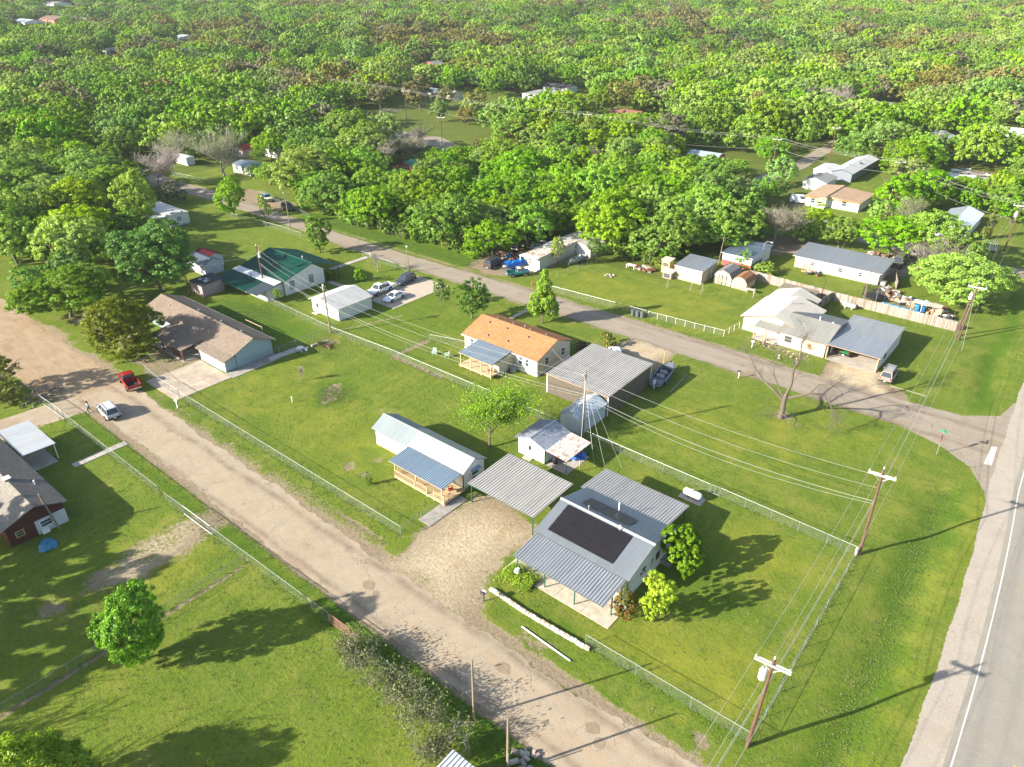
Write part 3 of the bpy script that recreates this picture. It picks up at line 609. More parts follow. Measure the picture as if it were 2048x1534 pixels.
yard_tree('bush', 'round green bush in the lawn behind the white pickup', -107.2, 83.4, 2.9, 3.0, L_BRIGHT, 6, 4000, leaf=.2, trunk='short', zc=3.6, H=3.6, cat='bush')
yard_tree('shrub', 'dark leafy shrub against the porch of the green-roofed house', -112.5, 80.8, 1.9, 3.0, L_MID, 6, 4000, leaf=.2, trunk='short', zc=3.6, H=3.6, cat='bush')
bare_tree('bare_tree', 'wide grey bare tree at the left bend of the paved lane', -210, 96, 11, 15, BARK_P, 14, dense=(6, 8), levels=4, twig=.03, fork=1.2)
bare_tree('bare_tree', 'tall half bare tree with grey twigs behind the left bend of the paved lane', -204.5, 114, 14.2, 15, BARK_P, 15, dense=(5, 7), haze=L_PALE, twig=.03, fork=3)
bare_tree('bare_tree', 'smaller grey bare tree left of the tall half bare tree', -226, 110, 11, 11, BARK_P, 17, dense=(4, 6), haze=L_PALE, twig=.03, fork=3)
yard_tree('tree', 'round bright green tree at the paved lane edge by the mobile home lawn', -165.5, 92.6, 9.8, 9.4, L_BRIGHT, 7, 15000, zc=4.9, H=4.5)
yard_tree('tree', 'slim loose bright tree inside the chain-link corner beside the paved lane', -152.9, 93.6, 7.4, 3.6, L_LIME, 3, 5000, leaf=.16, lobes=7)
yard_tree('oak', 'very wide pale green oak spreading over the far side of the paved lane', -164.5, 113, 12.5, 18.5, L_PALE, 8, 22000, leaf=.10, lobes=18)
yard_tree('photinia', 'small round red-topped bush at the edge of the dirt apron by the paved lane', -54.5, 90.7, 2.5, 2.9, L_PHOT, 9, 4000, leaf=.2, trunk='short', zc=3.8, H=3.6, cat='bush')
yard_tree('shrub', 'dark maroon shrub at the back corner of the orange-roofed house', -57.1, 86.2, 1.9, 2.6, L_MAROON, 9, 3500, leaf=.2, trunk='short', zc=3.8, H=3.6, cat='bush')
yard_tree('tree', 'solitary bright green tree standing on the fence line in the near left field', -52.6, 12.6, 8.6, 6.0, L_BRIGHT, 10, 26000, leaf=.105, lobes=16, zc=4.9, H=4.6)
yard_tree('tree', 'lime green treetop at the bottom left edge of the photo', -44.5, 2.6, 7.4, 7.2, L_LIME, 11, 20000, leaf=.11, lobes=14)
bare_tree('pear_tree', 'airy half leafed tree behind the long white cabin', -50.4, 56.8, 7.8, 9.4, BARK_D, 19, dense=(5, 7), haze=L_LIME, levels=4, fork=1.3)
yard_tree('magnolia', 'dense round dark glossy bush at the corner of the solar-panelled house', -21.4, 52.4, 5.2, 4.9, leaf_mat('glossy_dark_leaves', (0.054, 0.138, 0.008), (0.153, 0.307, 0.013), 0.14), 12, 20000, leaf=.15, lobes=18, clump=.3, trunk='short', zc=4.0, H=3.9, cat='bush', low=.5)
yard_tree('tree', 'small bright yellow-green tree in the lawn right of the red-tipped bush', -20.1, 45.2, 5.0, 3.9, leaf_mat('yellow_green_leaves', (0.225, 0.371, 0.008), (0.378, 0.530, 0.013), .34), 13, 9000, leaf=.125, lobes=11, trunk='short', zc=4.5, H=3.9)
yard_tree('photinia', 'red-tipped bush speckled with cream flowers at the front corner post of the solar-panelled house', -22.5, 43.4, 3.3, 3.2, L_PHOT, 14, 10000, leaf=.12, lobes=10, trunk='short', zc=3.8, H=3.8, cat='bush', low=.5)
yard_tree('oak', 'golden olive oak in front of the grey-shingled blue house', -111.5, 40.2, 10.0, 12.5, L_GOLD, 15, 30000, leaf=.085, lobes=18, zc=5.0, H=4.6)
yard_tree('tree', 'tall lime green tree at the far left behind the golden oak, palest of its clump', -152, 50.5, 12.6, 12.5, L_LIME, 16, 22000, lobes=16)
yard_tree('tree', 'large cool green tree directly behind the blue house', -132.5, 56.5, 12.6, 15.5, L_SOFT, 17, 28000, leaf=.10, lobes=18)
yard_tree('tree', 'wide mid green tree overhanging the left end of the dirt lane', -133, 40.5, 8.2, 14.5, L_MID, 18, 24000, leaf=.10, lobes=18)
yard_tree('tree', 'tall upright lime tree in front of the white mobile home', -169.5, 72.0, 14.2, 9.5, L_LIME, 19, 18000, lobes=14)
yard_tree('tree', 'wide yellow-green tree left of the upright lime tree', -186, 64.5, 11.5, 15.5, L_LIME, 20, 20000, lobes=16)
yard_tree('tree', 'yellow-green tree cut by the left photo edge above the dirt lane', -177, 46, 14.0, 11.5, L_LIME, 21, 16000, lobes=13)
yard_tree('tree', 'shaded green tree low between the lime trees', -157, 62, 8, 10, L_MID, 18, 24000, lobes=18, leaf=.10)
yard_tree('photinia', 'rounded cream-blossomed bush behind the white mobile home', -188.4, 89, 5.2, 7.7, L_CREAM, 22, 9000, leaf=.14, trunk='short', zc=3.9, H=3.8, cat='bush')
yard_tree('tree', 'small yellow-leaved tree beside the blue container at the left edge', -114.0, 22.8, 6.6, 8.4, L_GOLD, 23, 9000, leaf=.11)
yard_tree('bush', 'low yellow-tipped bush beneath the small yellow-leaved tree', -108.6, 22.2, 3.4, 5.2, L_GOLD, 24, 6000, leaf=.13, trunk='short', zc=3.9, H=3.8, cat='bush')
yard_tree('tree', 'big light green tree behind the parked military truck', -26.0, 167.5, 10.3, 12.5, L_LIME, 25, 16000, leaf=.12, lobes=15, loose=.8)
yard_tree('tree', 'wide pale yellow-green tree overhanging the yard corner by the double pole', -15.8, 144.5, 9.6, 15.5, L_LIME, 26, 24000, leaf=.10, lobes=18, loose=.8)
bare_tree('bare_tree', 'grey bare tree mixed into the wide pale tree by the double pole', -20.5, 153.5, 9, 10, BARK_P, 21, dense=(5, 6), haze=L_GREY, twig=.022)
yard_tree('cedar', 'golden conical evergreen beside the blue-grey roofed house', -18.6, 191, 7.8, 3.9, L_GOLD, 27, 6000, shape='cone', zc=4.6, H=4.5, leaf=.15)
yard_tree('willow', 'drooping pale willow behind the long white house', -41.2, 163.6, 5.6, 5.6, L_PALE, 28, 7000, leaf=.14, loose=.2)
yard_tree('tree', 'gnarled yellow-green tree behind the left end of the long white house', -48.2, 164.6, 8.2, 9.2, L_LIME, 29, 8000, leaf=.13, loose=.8)
bare_tree('bare_tree', 'broad bare brown tree behind the red-sided shop', -53.7, 155.8, 9.4, 9.6, BARK_P, 23, dense=(5, 7), haze=L_GREY, twig=.02, fork=1)
bare_tree('bare_tree', 'leaning bare tree between the two back lane houses', -32.5, 178.5, 10.5, 8, BARK_P, 24, dense=(4, 6), haze=L_PALE, twig=.02)
yard_tree('sapling', 'thin staked sapling in the lawn left of the porch of the white cabin', -56.3, 42, 2.3, 1.1, L_BRIGHT, 6, 4000, leaf=.2)
yard_tree('sapling', 'tiny sapling in the open near left field', -38.6, 11.4, 1.0, .9, L_LIME, 6, 4000, leaf=.2, trunk='short')
bare_tree('sapling', 'thin bare sapling in the mown lot below the blue house', -83.2, 52, 2.6, 1.3, BARK_P, 12, levels=3)
yard_tree('tree', 'bushy light green tree against the side of the rusty mobile home', -82.4, 114.6, 6.5, 3.7, L_PALE, 3, 5000, leaf=.16, lobes=7)
yard_tree('tree', 'small leafy tree at the stern of the aluminium boat', -77.6, 121.6, 5.0, 5.0, L_MID, 4, 9500, leaf=.13)
yard_tree('tree', 'small bright tree in front of the red-sided shop', -53.0, 138.4, 3.6, 4.6, L_BRIGHT, 3, 5000, leaf=.16)
yard_tree('bush', 'straggly leafy bush at the fence under the first leaning pole', -110.6, 67.3, 2.7, 2.6, L_LIME, 3, 5000, leaf=.16, trunk='short', cat='bush')
bare_tree('crape_myrtle', 'small bare red-brown shrub against the gable of the long white cabin', -46.4, 49.6, 1.9, 1.6, weathered('red_brown_twigs', (.13, .06, .05), .9), 12, levels=3, cat='bush')
for i, (x, y, h, w, m_) in enumerate([(-145, 47, 7.5, 9, L_MID), (-149, 64, 7, 9, L_LIME), (-163, 66, 7, 8, L_MID), (-196, 76, 10, 12, L_BRIGHT), (-202, 86, 9, 10, L_MID), (-178, 74, 8, 8, L_BRIGHT), (-147, 40.5, 6, 8, L_BRIGHT), (-137, 46, 7, 9, L_PALE)]): yard_tree('tree', ['dark green tree between the two big roadside trees at the left', 'lime tree behind the large cool green tree', 'mid green tree at the corner of the mobile home lawn', 'broad bright tree left of the white mobile home', 'mid green tree behind the cream-blossomed bush', 'bright small tree against the side of the white mobile home', 'low bright tree on the verge of the dirt lane', 'pale leafy tree over the dirt lane verge'][i], x, y, h, w, m_, 17+i % 3, 13000, leaf=.125, lobes=18)
# twiggy half bare hedge along the near lane
for i, (x, y, h, w) in enumerate([(-38.6, 25.2, 3.4, 3.4), (-36.0, 24.4, 3.6, 4.0), (-33.2, 24.2, 4.0, 4.4), (-30.6, 24.0, 4.2, 4.6), (-28.0, 23.8, 4.2, 4.4), (-25.8, 23.2, 3.6, 3.8)]):
    bare_tree('hedge_bush', ['twiggy half bare bush next to the rust-red gate', 'pale twiggy bush second from the rust-red gate', 'grey twiggy bush in the middle of the lane side thicket', 'tall twiggy bush left of the bare timber post', 'leafier green bush at the foot of the bare timber post', 'low twiggy bush at the near fence corner'][i], x, y, h*.75, w, BARK_P, 30+i % 3, dense=(4, 5), haze=L_SCRUB, cat='bush', group='lane side thicket', fork=.5, r0=.08, levels=4, twig=.012)
# big dead tree by the paved lane
def dead_tree():
    t = thing('dead_tree', 'gnarled dead grey tree standing beside the paved lane in the right lot', 'tree', (-24.8, 87, 0))
    mb = MB(); rg = random.Random(5); j = lambda a: rg.uniform(-a, a)
    def limb(pts, r0, r1, name=None, m=None):
        m = m or MB(); n = len(pts)
        for i in range(n-1): m.tube(pts[i], pts[i+1], r0+(r1-r0)*i/(n-1), r0+(r1-r0)*(i+1)/(n-1), 7, 0, False)
        def twigs(p, d, L, r, lev):
            q = p
            for k in range(3):
                d = (d+Vector((j(1), j(1), j(.8)))*.3).normalized(); nq = q+d*L/3; m.tube(q, nq, r*(1-.25*k), r*(1-.25*(k+1)), 3, 0, False); q = nq
                if lev < 4:
                    for _ in range(rg.randint(1, 2)): twigs(q, (d+Vector((j(1), j(1), j(.9)))*.9).normalized(), L*.66, r*.6, lev+1)
        for i in range(1, n):
            for _ in range(3 if i > 1 else 1):
                d = (Vector(pts[i])-Vector(pts[i-1])).normalized(); twigs(Vector(pts[i]), (d+Vector((j(1), j(1), j(.6)))*.9).normalized(), 1.5, max(.022, r1*.4), 1)
        return m.build('limb', BARK_D, t)
    tr = MB(); 
    for a, b, r0, r1 in (((0, 0, -.2), (.05, 0, 1.2), .42, .34), ((.05, 0, 1.2), (-.05, .1, 2.6), .36, .32), ((-.05, .1, 2.6), (.05, .2, 3.6), .32, .26)): tr.tube(a, b, r0, r1, 10)
    tr.build('trunk', BARK_D, t)
    limb_ = limb; limb = lambda pts, a_, b_: limb_(pts, a_*.78, b_*.75)
    limb([(0, .1, 3.2), (.3, .6, 5.2), (.1, .8, 7.0), (.5, 1.3, 8.6), (.1, 1.9, 10.4), (.4, 2.3, 11.4)], .27, .09)
    limb([(0, 0, 2.6), (-1.4, -.2, 3.7), (-3.0, .1, 4.4), (-4.6, .3, 5.8), (-5.6, .5, 7.0)], .25, .06)
    limb([(0, 0, 2.7), (-1.2, .3, 4.2), (-2.3, .8, 5.6), (-2.7, 1.0, 7.6)], .18, .05)
    limb([(0, .2, 2.9), (1.4, .6, 3.6), (2.8, .5, 4.6), (4.2, .8, 4.8), (5.6, .6, 4.0), (6.1, .4, 2.9)], .26, .05)
    limb([(2.8, .5, 4.6), (3.5, 1.2, 5.8), (4.8, 1.6, 6.2), (6.2, 1.8, 5.6)], .12, .04)
    limb([(0, -.2, .9), (.8, -.8, .9), (1.6, -1.3, .35)], .1, .03); limb([(-.1, .1, 1.6), (-.9, -.6, 1.5), (-1.4, -.9, .6)], .07, .03)
dead_tree()
yard_tree('tree_stump', 'small weathered stump with sprouting leaves at the end of the fallen tank row', -90.2, 61.0, .9, 1.6, L_GOLD, 6, 4000, leaf=.2, trunk='short', cat='stump')

# ------------------------------------------------------------ the wood
TEMPL = []          # (crown mesh, trunk or None, kind)
def far_templates():
    for si, sd_ in enumerate((41, 42, 43)):
        for mat, kd in ((L_BRIGHT, 'bright'), (L_LIME, 'lime'), (L_MID, 'mid'), (L_OLIVE, 'olive'), (L_DARK, 'dark'), (L_RUST, 'rust'), (L_PALE, 'pale')):
            yield sd_, mat, kd
KIND_LAB = {'bright': 'bright green broadleaf tree', 'lime': 'yellow-green young leafed tree', 'mid': 'deep green broadleaf tree', 'olive': 'olive green oak', 'dark': 'dark green juniper', 'rust': 'russet brown oak in tassel', 'pale': 'pale green loose tree', 'grey': 'grey twiggy half bare tree'}
CLEAR = [  # x, y, half width across the line of sight, clear in front, clear behind
 (-64, 231, 8, 24, 14), (-64, 214, 7, 20, 6), (-53, 200, 11, 20, 10), (-25, 193, 7, 14, 12), (-32, 246, 8, 12, 12), (-76, 222, 6, 8, 10), (-52, 180, 9, 10, 6), (-82, 250, 5, 6, 8),
 (-218, 290, 16, 26, 10), (-230, 322, 10, 12, 6), (-158, 268, 13, 26, 12), (-268, 270, 15, 22, 8), (-345, 342, 9, 30, 8), (-236, 221, 26, 14, 18), (-205, 205, 13, 12, 18), (-186, 190, 12, 16, 12), (-176, 180, 7, 12, 8),
 (-111, 368, 9, 22, 8), (-88, 364, 7, 26, 8), (-53, 300, 6, 14, 6), (-103, 222, 6, 5, 4), (-750, 275, 16, 14, 14), (-940, 370, 14, 12, 12), (-1290, 490, 20, 20, 20), (-538, 236, 5, 8, 6), (-567, 304, 4, 8, 6),
 (-224, 132, 4, 4, 5), (-206, 122, 6, 6, 4), (-165, 150, 4, 5, 4), (-250, 262, 16, 8, 8), (-30, 326, 7, 14, 8), (-246, 247, 18, 10, 10), (-225, 260, 8, 8, 8)]
def wood_free(x, y, r=3.5):
    """True where the wood may grow"""
    if x > -20+(0 if y < 200 else 8) and y < 215: return False
    if x > hwy_x(y)-12: return False
    if 92.5-r < y < 105.5+r*.4 and x > -228: return False
    if 168-r*.3 < y < 181+r*.2 and x > -74: return False
    if -84 < x < -73 and 184 < y < 236: return False
    if -240 < x < -76 and 181-r*.2 < y < 193+r*.1: return False
    if -190 < x < -154 and 43 < y < 60: return True
    if x > -190 and y < 93: return False
    if x > -60 and y < 160: return False
    if -160 < x < -61 and 93 < y < (126+2.5*math.sin(x*.5) if x > -80 else 107.5): return False
    if -94 < x < -77 and y < 128: return False
    if x < -190 and y < 93: return not (24 < y < 40)
    if -240 < x < -160 and 93 < y < 116: return False
    d0 = math.hypot(x, y)
    for cx, cy, w, f, b in CLEAR:
        d = math.hypot(cx, cy); ux, uy = cx/d, cy/d; dx, dy = x-cx, y-cy; al = dx*ux+dy*uy; la = abs(-dx*uy+dy*ux)
        if la < w+r*.75 and -f-r*.5 < al < b+r*.5: return False
    return True
def sight_cap(x, y, w):
    """greatest height that still leaves the houses behind in view"""
    cap = 99.
    for cx, cy, hw, f, b in CLEAR:
        d = math.hypot(cx, cy); ux, uy = cx/d, cy/d; dx, dy = x-cx, y-cy; al = dx*ux+dy*uy; la = abs(-dx*uy+dy*ux)
        if la < hw+w*.3 and al < 0: cap = min(cap, max(3.2, .6+51*-al/d)*(1.2 if d < 300 else 1.45))
    return cap
from mathutils import noise as mnoise
def kind_at(x, y, rg):
    d = math.hypot(x, y); n = mnoise.noise(Vector((x*.011, y*.011, 0)))+rg.uniform(-.30, .30); n2 = mnoise.noise(Vector((x*.02+50, y*.02, 3)))+rg.uniform(-.3, .3)
    if x > -190 and y < 61: return rg.choice(('lime', 'bright', 'mid'))
    if d < 235: opts = (('bright', .66), ('lime', .14), ('mid', .12), ('pale', .05), ('olive', .03))
    elif d < 420: opts = (('bright', .36), ('lime', .16), ('mid', .2), ('olive', .10), ('rust', .03), ('pale', .10), ('dark', .05))
    else: opts = (('bright', .16), ('lime', .17), ('mid', .22), ('olive', .20), ('rust', .02), ('pale', .12), ('dark', .11))
    k = max(0, min(.999, .5+n*.62)); s = 0; order = sorted(opts, key=lambda o: ['dark', 'mid', 'bright', 'lime', 'pale', 'olive', 'rust'].index(o[0]))
    for kd, w in order:
        s += w
        if k < s: break
    if d > 230 and n2 > .42: kd = 'rust' if rg.random() < .22 else 'olive'
    if d < 260 and x < -180 and rg.random() < .12: kd = 'pale'
    if d > 240 and rg.random() < .035: kd = 'grey'
    return kd
cands = []
rg0 = random.Random(11); fwd = Vector((-.636, .7716)); rt = Vector((.7716, .636))
def place_wood():
    yb = -30.
    D0, D1 = 100, 1420; d = D0
    while d < D1:
        sp = 8.4 if d < 230 else 9.2 if d < 420 else 9.8
        half = d*.80+30; l = -half
        while l < half:
            x = fwd.x*d+rt.x*l+rg0.uniform(-.42, .42)*sp; y = fwd.y*d+rt.y*l+rg0.uniform(-.42, .42)*sp; l += sp
            w = rg0.choice((8, 11, 13, 15., 17, 19)) if d > 230 else rg0.choice((8., 11, 12.5, 14, 16))
            if wood_free(x, y, w*.5): cands.append((math.hypot(x, y), x, y, w))
        d += sp*.92
place_wood()
cands.sort()
far_mats = {'bright': L_BRIGHT, 'lime': L_LIME, 'mid': L_MID, 'olive': L_OLIVE, 'dark': L_DARK, 'rust': L_RUST, 'pale': L_PALE, 'grey': L_GREY}
def in_frame(x, y, z=5):
    v = Vector((x, y, z-52)); f = v.x*-.636+v.y*.7716; r = v.x*.7716+v.y*.636; dep = f*.8712-v.z*.4909
    return dep > 1 and abs(r/dep) < .73
NEARN = 230; near, rest = [], []
for c in cands: (near if len(near) < NEARN and in_frame(c[1], c[2]) else rest).append(c)
def place_name(x, y):
    if y < 93: return 'on the far left beyond the mobile home'
    if x > -61: return 'beyond the right hand yards'
    if x < -190: return 'behind the left bend of the paved lane' if y < 150 else 'deep in the left wood'
    s = 'opposite the mobile home lawn' if x < -140 else 'opposite the green-roofed house' if x < -118 else 'opposite the double drive' if x < -98 else 'behind the weathered mobile home' if x < -78 else 'behind the outhouse and tan shed'
    return s if y < 133 else 'in the second rank '+s if y < 160 else 'deep in the wood '+s
for d, x, y, w in near:
    kd = kind_at(x, y, rg0); pl = place_name(x, y); sw = 'broad ' if w >= 14 else 'small ' if w <= 8 else ''; g_ = sw+KIND_LAB[kd]+'s '+pl
    hgt = min((3.0+w*.52)*rg0.uniform(.85, 1.15), sight_cap(x, y, w)); w = min(w, hgt*1.5)
    if x > -100 and y < 133: hgt *= .9
    sd_ = rg0.choice((41, 42, 43, 44))
    t = thing('oak' if kd in ('olive', 'rust') else 'juniper' if kd == 'dark' else 'tree', sw+KIND_LAB[kd]+' '+pl, 'tree', (x, y, elev(x, y)), rg0.uniform(0, 6.28), g_)
    me = crown('wood', far_mats[kd], sd_, R_=5.8, zc=4.7, H=4.5, n=19000, lobes=34, clump=.40, leaf=.125, loose=.6, low=.45)
    s = w/11.2; sz = hgt/9.3; link('trunk', trunk_for('tall'), t).scale = (s, s, sz*.95); link('crown', me, t).scale = (s, s, sz)
# everything beyond the first few hundred trees: one scattered wood that reuses crowns of trees already standing
def wood_beyond():
    P, S, K, RZ = [], [], [], []
    kinds = ['bright', 'lime', 'mid', 'olive', 'dark', 'rust', 'pale', 'grey']
    for d, x, y, w in rest:
        kd = kind_at(x, y, rg0); h = min((.36+w*.068)*rg0.uniform(.82, 1.18), sight_cap(x, y, w)/8.8); w = min(w, h*8.8*1.6)
        if kd == 'dark': h *= .8
        P.append((x, y, elev(x, y)-.3)); s = w/10.8; S.append((s, s, h)); K.append(kinds.index(kd)*2+rg0.randint(0, 1)); RZ.append(rg0.uniform(0, 6.28))
    me = bpy.data.meshes.new('woodland'); me.from_pydata(P, [], [])
    a = me.attributes.new('tree_scale', 'FLOAT_VECTOR', 'POINT'); a.data.foreach_set('vector', np.array(S, 'f4').ravel())
    a = me.attributes.new('tree_kind', 'INT', 'POINT'); a.data.foreach_set('value', np.array(K, 'i4'))
    a = me.attributes.new('tree_turn', 'FLOAT', 'POINT'); a.data.foreach_set('value', np.array(RZ, 'f4'))
    o = tag(link('woodland', me), 'continuous mixed wood of green and olive trees reaching the far hills', 'woodland', kind='stuff')
    ng = bpy.data.node_groups.new('scatter_trees', 'GeometryNodeTree'); ng.interface.new_socket('Geometry', in_out='INPUT', socket_type='NodeSocketGeometry'); ng.interface.new_socket('Geometry', in_out='OUTPUT', socket_type='NodeSocketGeometry')
    N = ng.nodes; gi, go = N.new('NodeGroupInput'), N.new('NodeGroupOutput'); iop = N.new('GeometryNodeInstanceOnPoints'); iop.inputs['Pick Instance'].default_value = True
    jn = N.new('GeometryNodeJoinGeometry'); srcs = []
    for kd in kinds:
        for sd_ in (51, 52): srcs.append(crown('far', far_mats[kd], sd_, R_=5.8, zc=4.4, H=4.4, n=6500, lobes=32, clump=.42, leaf=.19, loose=.6, low=.5))
    # one standing tree of every far crown, at the front of the scattered part, lends its crown
    lend = []
    for i, m_ in enumerate(srcs):
        j = next(k for k in range(len(rest)) if K[k] == i and in_frame(rest[k][1], rest[k][2]) and rest[k][0] > 300 and (rest[k][1]*.7716+rest[k][2]*.636 > 0) == (i % 2 == 1))
        kd = kinds[i//2]; x, y = rest[j][1], rest[j][2]
        t = thing('tree', KIND_LAB[kd]+' among the first trees of the far wood, '+('right' if i % 2 else 'left')+' half', 'tree', (x, y, elev(x, y)-.3), RZ[j], 'first trees of the far wood')
        c = link('crown', m_, t); c.scale = S[j]; link('trunk', trunk_for('tall'), t).scale = (S[j][0], S[j][1], S[j][2]*.9); lend.append(c); K[j] = -1
    keep = [k for k in range(len(K)) if K[k] >= 0]
    me.clear_geometry(); me.from_pydata([P[k] for k in keep], [], [])
    for nme, typ, arr, fld in (('tree_scale', 'FLOAT_VECTOR', np.array([S[k] for k in keep], 'f4').ravel(), 'vector'), ('tree_kind', 'INT', np.array([K[k] for k in keep], 'i4'), 'value'), ('tree_turn', 'FLOAT', np.array([RZ[k] for k in keep], 'f4'), 'value')):
        if nme in me.attributes: me.attributes.remove(me.attributes[nme])
        me.attributes.new(nme, typ, 'POINT').data.foreach_set(fld, arr)
    for c in reversed(lend):
        oi = N.new('GeometryNodeObjectInfo'); oi.inputs['Object'].default_value = c; oi.transform_space = 'ORIGINAL'; oi.inputs['As Instance'].default_value = True
        ng.links.new(oi.outputs['Geometry'], jn.inputs[0])
    def attr(n_, t_): a_ = N.new('GeometryNodeInputNamedAttribute'); a_.data_type = t_; a_.inputs['Name'].default_value = n_; return a_.outputs['Attribute']
    cx = N.new('ShaderNodeCombineXYZ'); ng.links.new(attr('tree_turn', 'FLOAT'), cx.inputs[2])
    ng.links.new(gi.outputs[0], iop.inputs['Points']); ng.links.new(jn.outputs[0], iop.inputs['Instance']); ng.links.new(attr('tree_kind', 'INT'), iop.inputs['Instance Index'])
    ng.links.new(cx.outputs[0], iop.inputs['Rotation']); ng.links.new(attr('tree_scale', 'FLOAT_VECTOR'), iop.inputs['Scale']); ng.links.new(iop.outputs[0], go.inputs[0])
    mod = o.modifiers.new('scatter', 'NODES'); mod.node_group = ng
    print('woodland instances', len(keep), 'near', len(near))
wood_beyond()
for i, (x, y, h, w, m_) in enumerate([(-40, 197, 10, 11, L_BRIGHT), (-36, 207, 11, 13, L_BRIGHT), (-43, 216, 11, 12, L_LIME), (-74, 164, 11, 11, L_BRIGHT), (-66, 170, 8, 8, L_BRIGHT), (-71, 176, 9, 9, L_PALE), (-21, 216, 11, 8, L_LIME), (-40, 187, 6, 7, L_BRIGHT), (-72, 205, 9, 9, L_BRIGHT), (-68, 195, 5, 6, L_MID)]):
    yard_tree('tree', ['dense bright tree right of the tan-roofed house', 'largest bright tree between tan-roofed house and ramshackle house', 'lime tree behind the largest bright tree at the right', 'bright tree left of the broad bare brown tree', 'small dark bright-tipped tree over the back lane', 'pale loose tree beside the back lane', 'narrow tall lime tree at the right photo edge', 'low bushy tree hiding the back lane bend', 'bushy tree at the back lane junction', 'rounded shrub left of the white outbuilding'][i], x, y, h, w, m_, 41+i % 4, 13000, leaf=.125, lobes=28, clump=.42, trunk='tall', zc=4.6, H=4.4, loose=.35, low=.5)
# single trees of the open park and the clearings
park = [(-262, 226, 11, 12, 'rust'), (-247, 236, 13, 16, 'rust'), (-240, 243, 10, 11, 'olive'), (-219, 219, 9, 9, 'pale'), (-212, 231, 8, 9, 'pale'), (-206, 221, 7, 8, 'olive'), (-223, 246, 9, 11, 'olive')]
for i, (x, y, h, w, kd) in enumerate(park):
    yard_tree('park_tree', KIND_LAB[kd]+' standing alone in the mown park clearing', x, y, h, w, far_mats[kd], 41, 5200, leaf=.2, lobes=13, clump=.55, trunk='tall', group='park trees, '+kd)
bare_tree('bare_tree', 'small dark trunked bare tree in the mown park clearing', -236, 207, 6, 8, BARK_P, 21, dense=(5, 6), twig=.03, group=None)
for i, (x, y, h, w) in enumerate([(-212, 178, 12, 11), (-196, 166, 11, 11), (-188, 158, 11, 13), (-178, 164, 12, 11), (-181, 152, 10, 10), (-170, 160, 9, 9), (-172, 148, 10, 10), (-107, 200, 10, 9), (-120, 180, 9, 9), (-116, 345, 13, 13), (-103, 348, 12, 12), (-62, 262, 9, 9), (-47, 262, 10, 10)]):
    bare_tree('bare_tree', 'grey bare tree among the green woods in the middle distance', x, y, h, w, BARK_P, (14, 21, 23)[i % 3], dense=(5, 7) if i % 3 != 1 else (5, 6), twig=.03 if i % 3 != 2 else .02, fork=1.2, haze=L_GREY if i % 3 == 2 else None, group='bare trees in the woods')
# trees standing left of the frame, known by the shade they throw on the near left field
for i, (x, y, h, w) in enumerate([(-77, -6.5, 11.5, 13), (-70.5, -12, 12, 12), (-86, -3, 11, 12)]):
    yard_tree('shade_tree', 'tall tree standing just left of the near field', x, y, h, w, L_MID, 17 if i % 2 else 18, 9000, leaf=.2, lobes=18, trunk='tall', group='trees at the left of the near field')
for x, y, h, w in ((-59, -8, 10, 12), (-50.5, -9, 9.5, 11)): bare_tree('bare_tree', 'bare tree standing just left of the near field', x, y, h, w, BARK_D, 14, dense=(5, 7), levels=4, twig=.03, fork=1.2, group='bare trees at the left of the near field')
# brush filling the foot of the wood
BR = [(x, 107.6+rnd.uniform(-.5, 1.5)) for x in range(-150, -97, 3)]+[(x, 127.5+rnd.uniform(0, 3)) for x in range(-78, -63, 3)]+[(x, 108.5+rnd.uniform(0, 4)) for x in range(-148, -104, 6)]+[(-101, 110), (-99, 121), (-96, 127), (-80, 129), (-72, 130), (-66, 131), (-52, 133.5), (-48, 138)]
for i, (x, y) in enumerate(BR): yard_tree('bush', 'wild leafy brush at the foot of the wood', x, y, rnd.uniform(2., 4.2), rnd.uniform(3.5, 6), (L_BRIGHT, L_MID, L_PALE, L_BRIGHT)[i % 4], 6, 6000, leaf=.2, trunk='short', zc=3.6, H=3.6, cat='bush', group='brush at the foot of the wood')
# ------------------------------------------------------------ building helpers
SHEETS = {}
def rib_profile(kind, w):
    pts = [(0, 0)]
    sp, bw, tw, h = {'rib': (w/3, .065, .03, .06), 'corr': (w/6, .07, .03, .034), 'seam': (w/2, .04, .02, .05), 'fine': (w/6, .06, .02, .02)}[kind]
    n = round(w/sp)
    for k in range(n):
        c = sp*(k+.5); pts += [(c-bw/2, 0), (c-tw/2, h), (c+tw/2, h), (c+bw/2, 0)]
    return pts+[(w-.004, 0)]
def sheet_mesh(kind, w, L, mat):
    k = (kind, round(w, 3), round(L, 2), mat.name)
    if k not in SHEETS:
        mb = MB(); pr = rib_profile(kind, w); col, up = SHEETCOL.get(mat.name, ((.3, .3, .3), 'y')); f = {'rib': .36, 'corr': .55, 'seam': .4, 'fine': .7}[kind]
        for (a, za), (b, zb) in zip(pr, pr[1:]): mb.face([(a, 0, za), (b, 0, zb), (b, L, zb), (a, L, za)], 1 if zb < za else 0)  # falling side of each rib gets a darker copy: rib shade put into the colour
        SHEETS[k] = mb.mesh('roof_sheet', [mat, metal_sheet(mat.name+'_rib_shade_%d' % (f*100), tuple(x*f for x in col), stain_amt=.2, metal=.05, rough=.7, up=up)])
    return SHEETS[k]
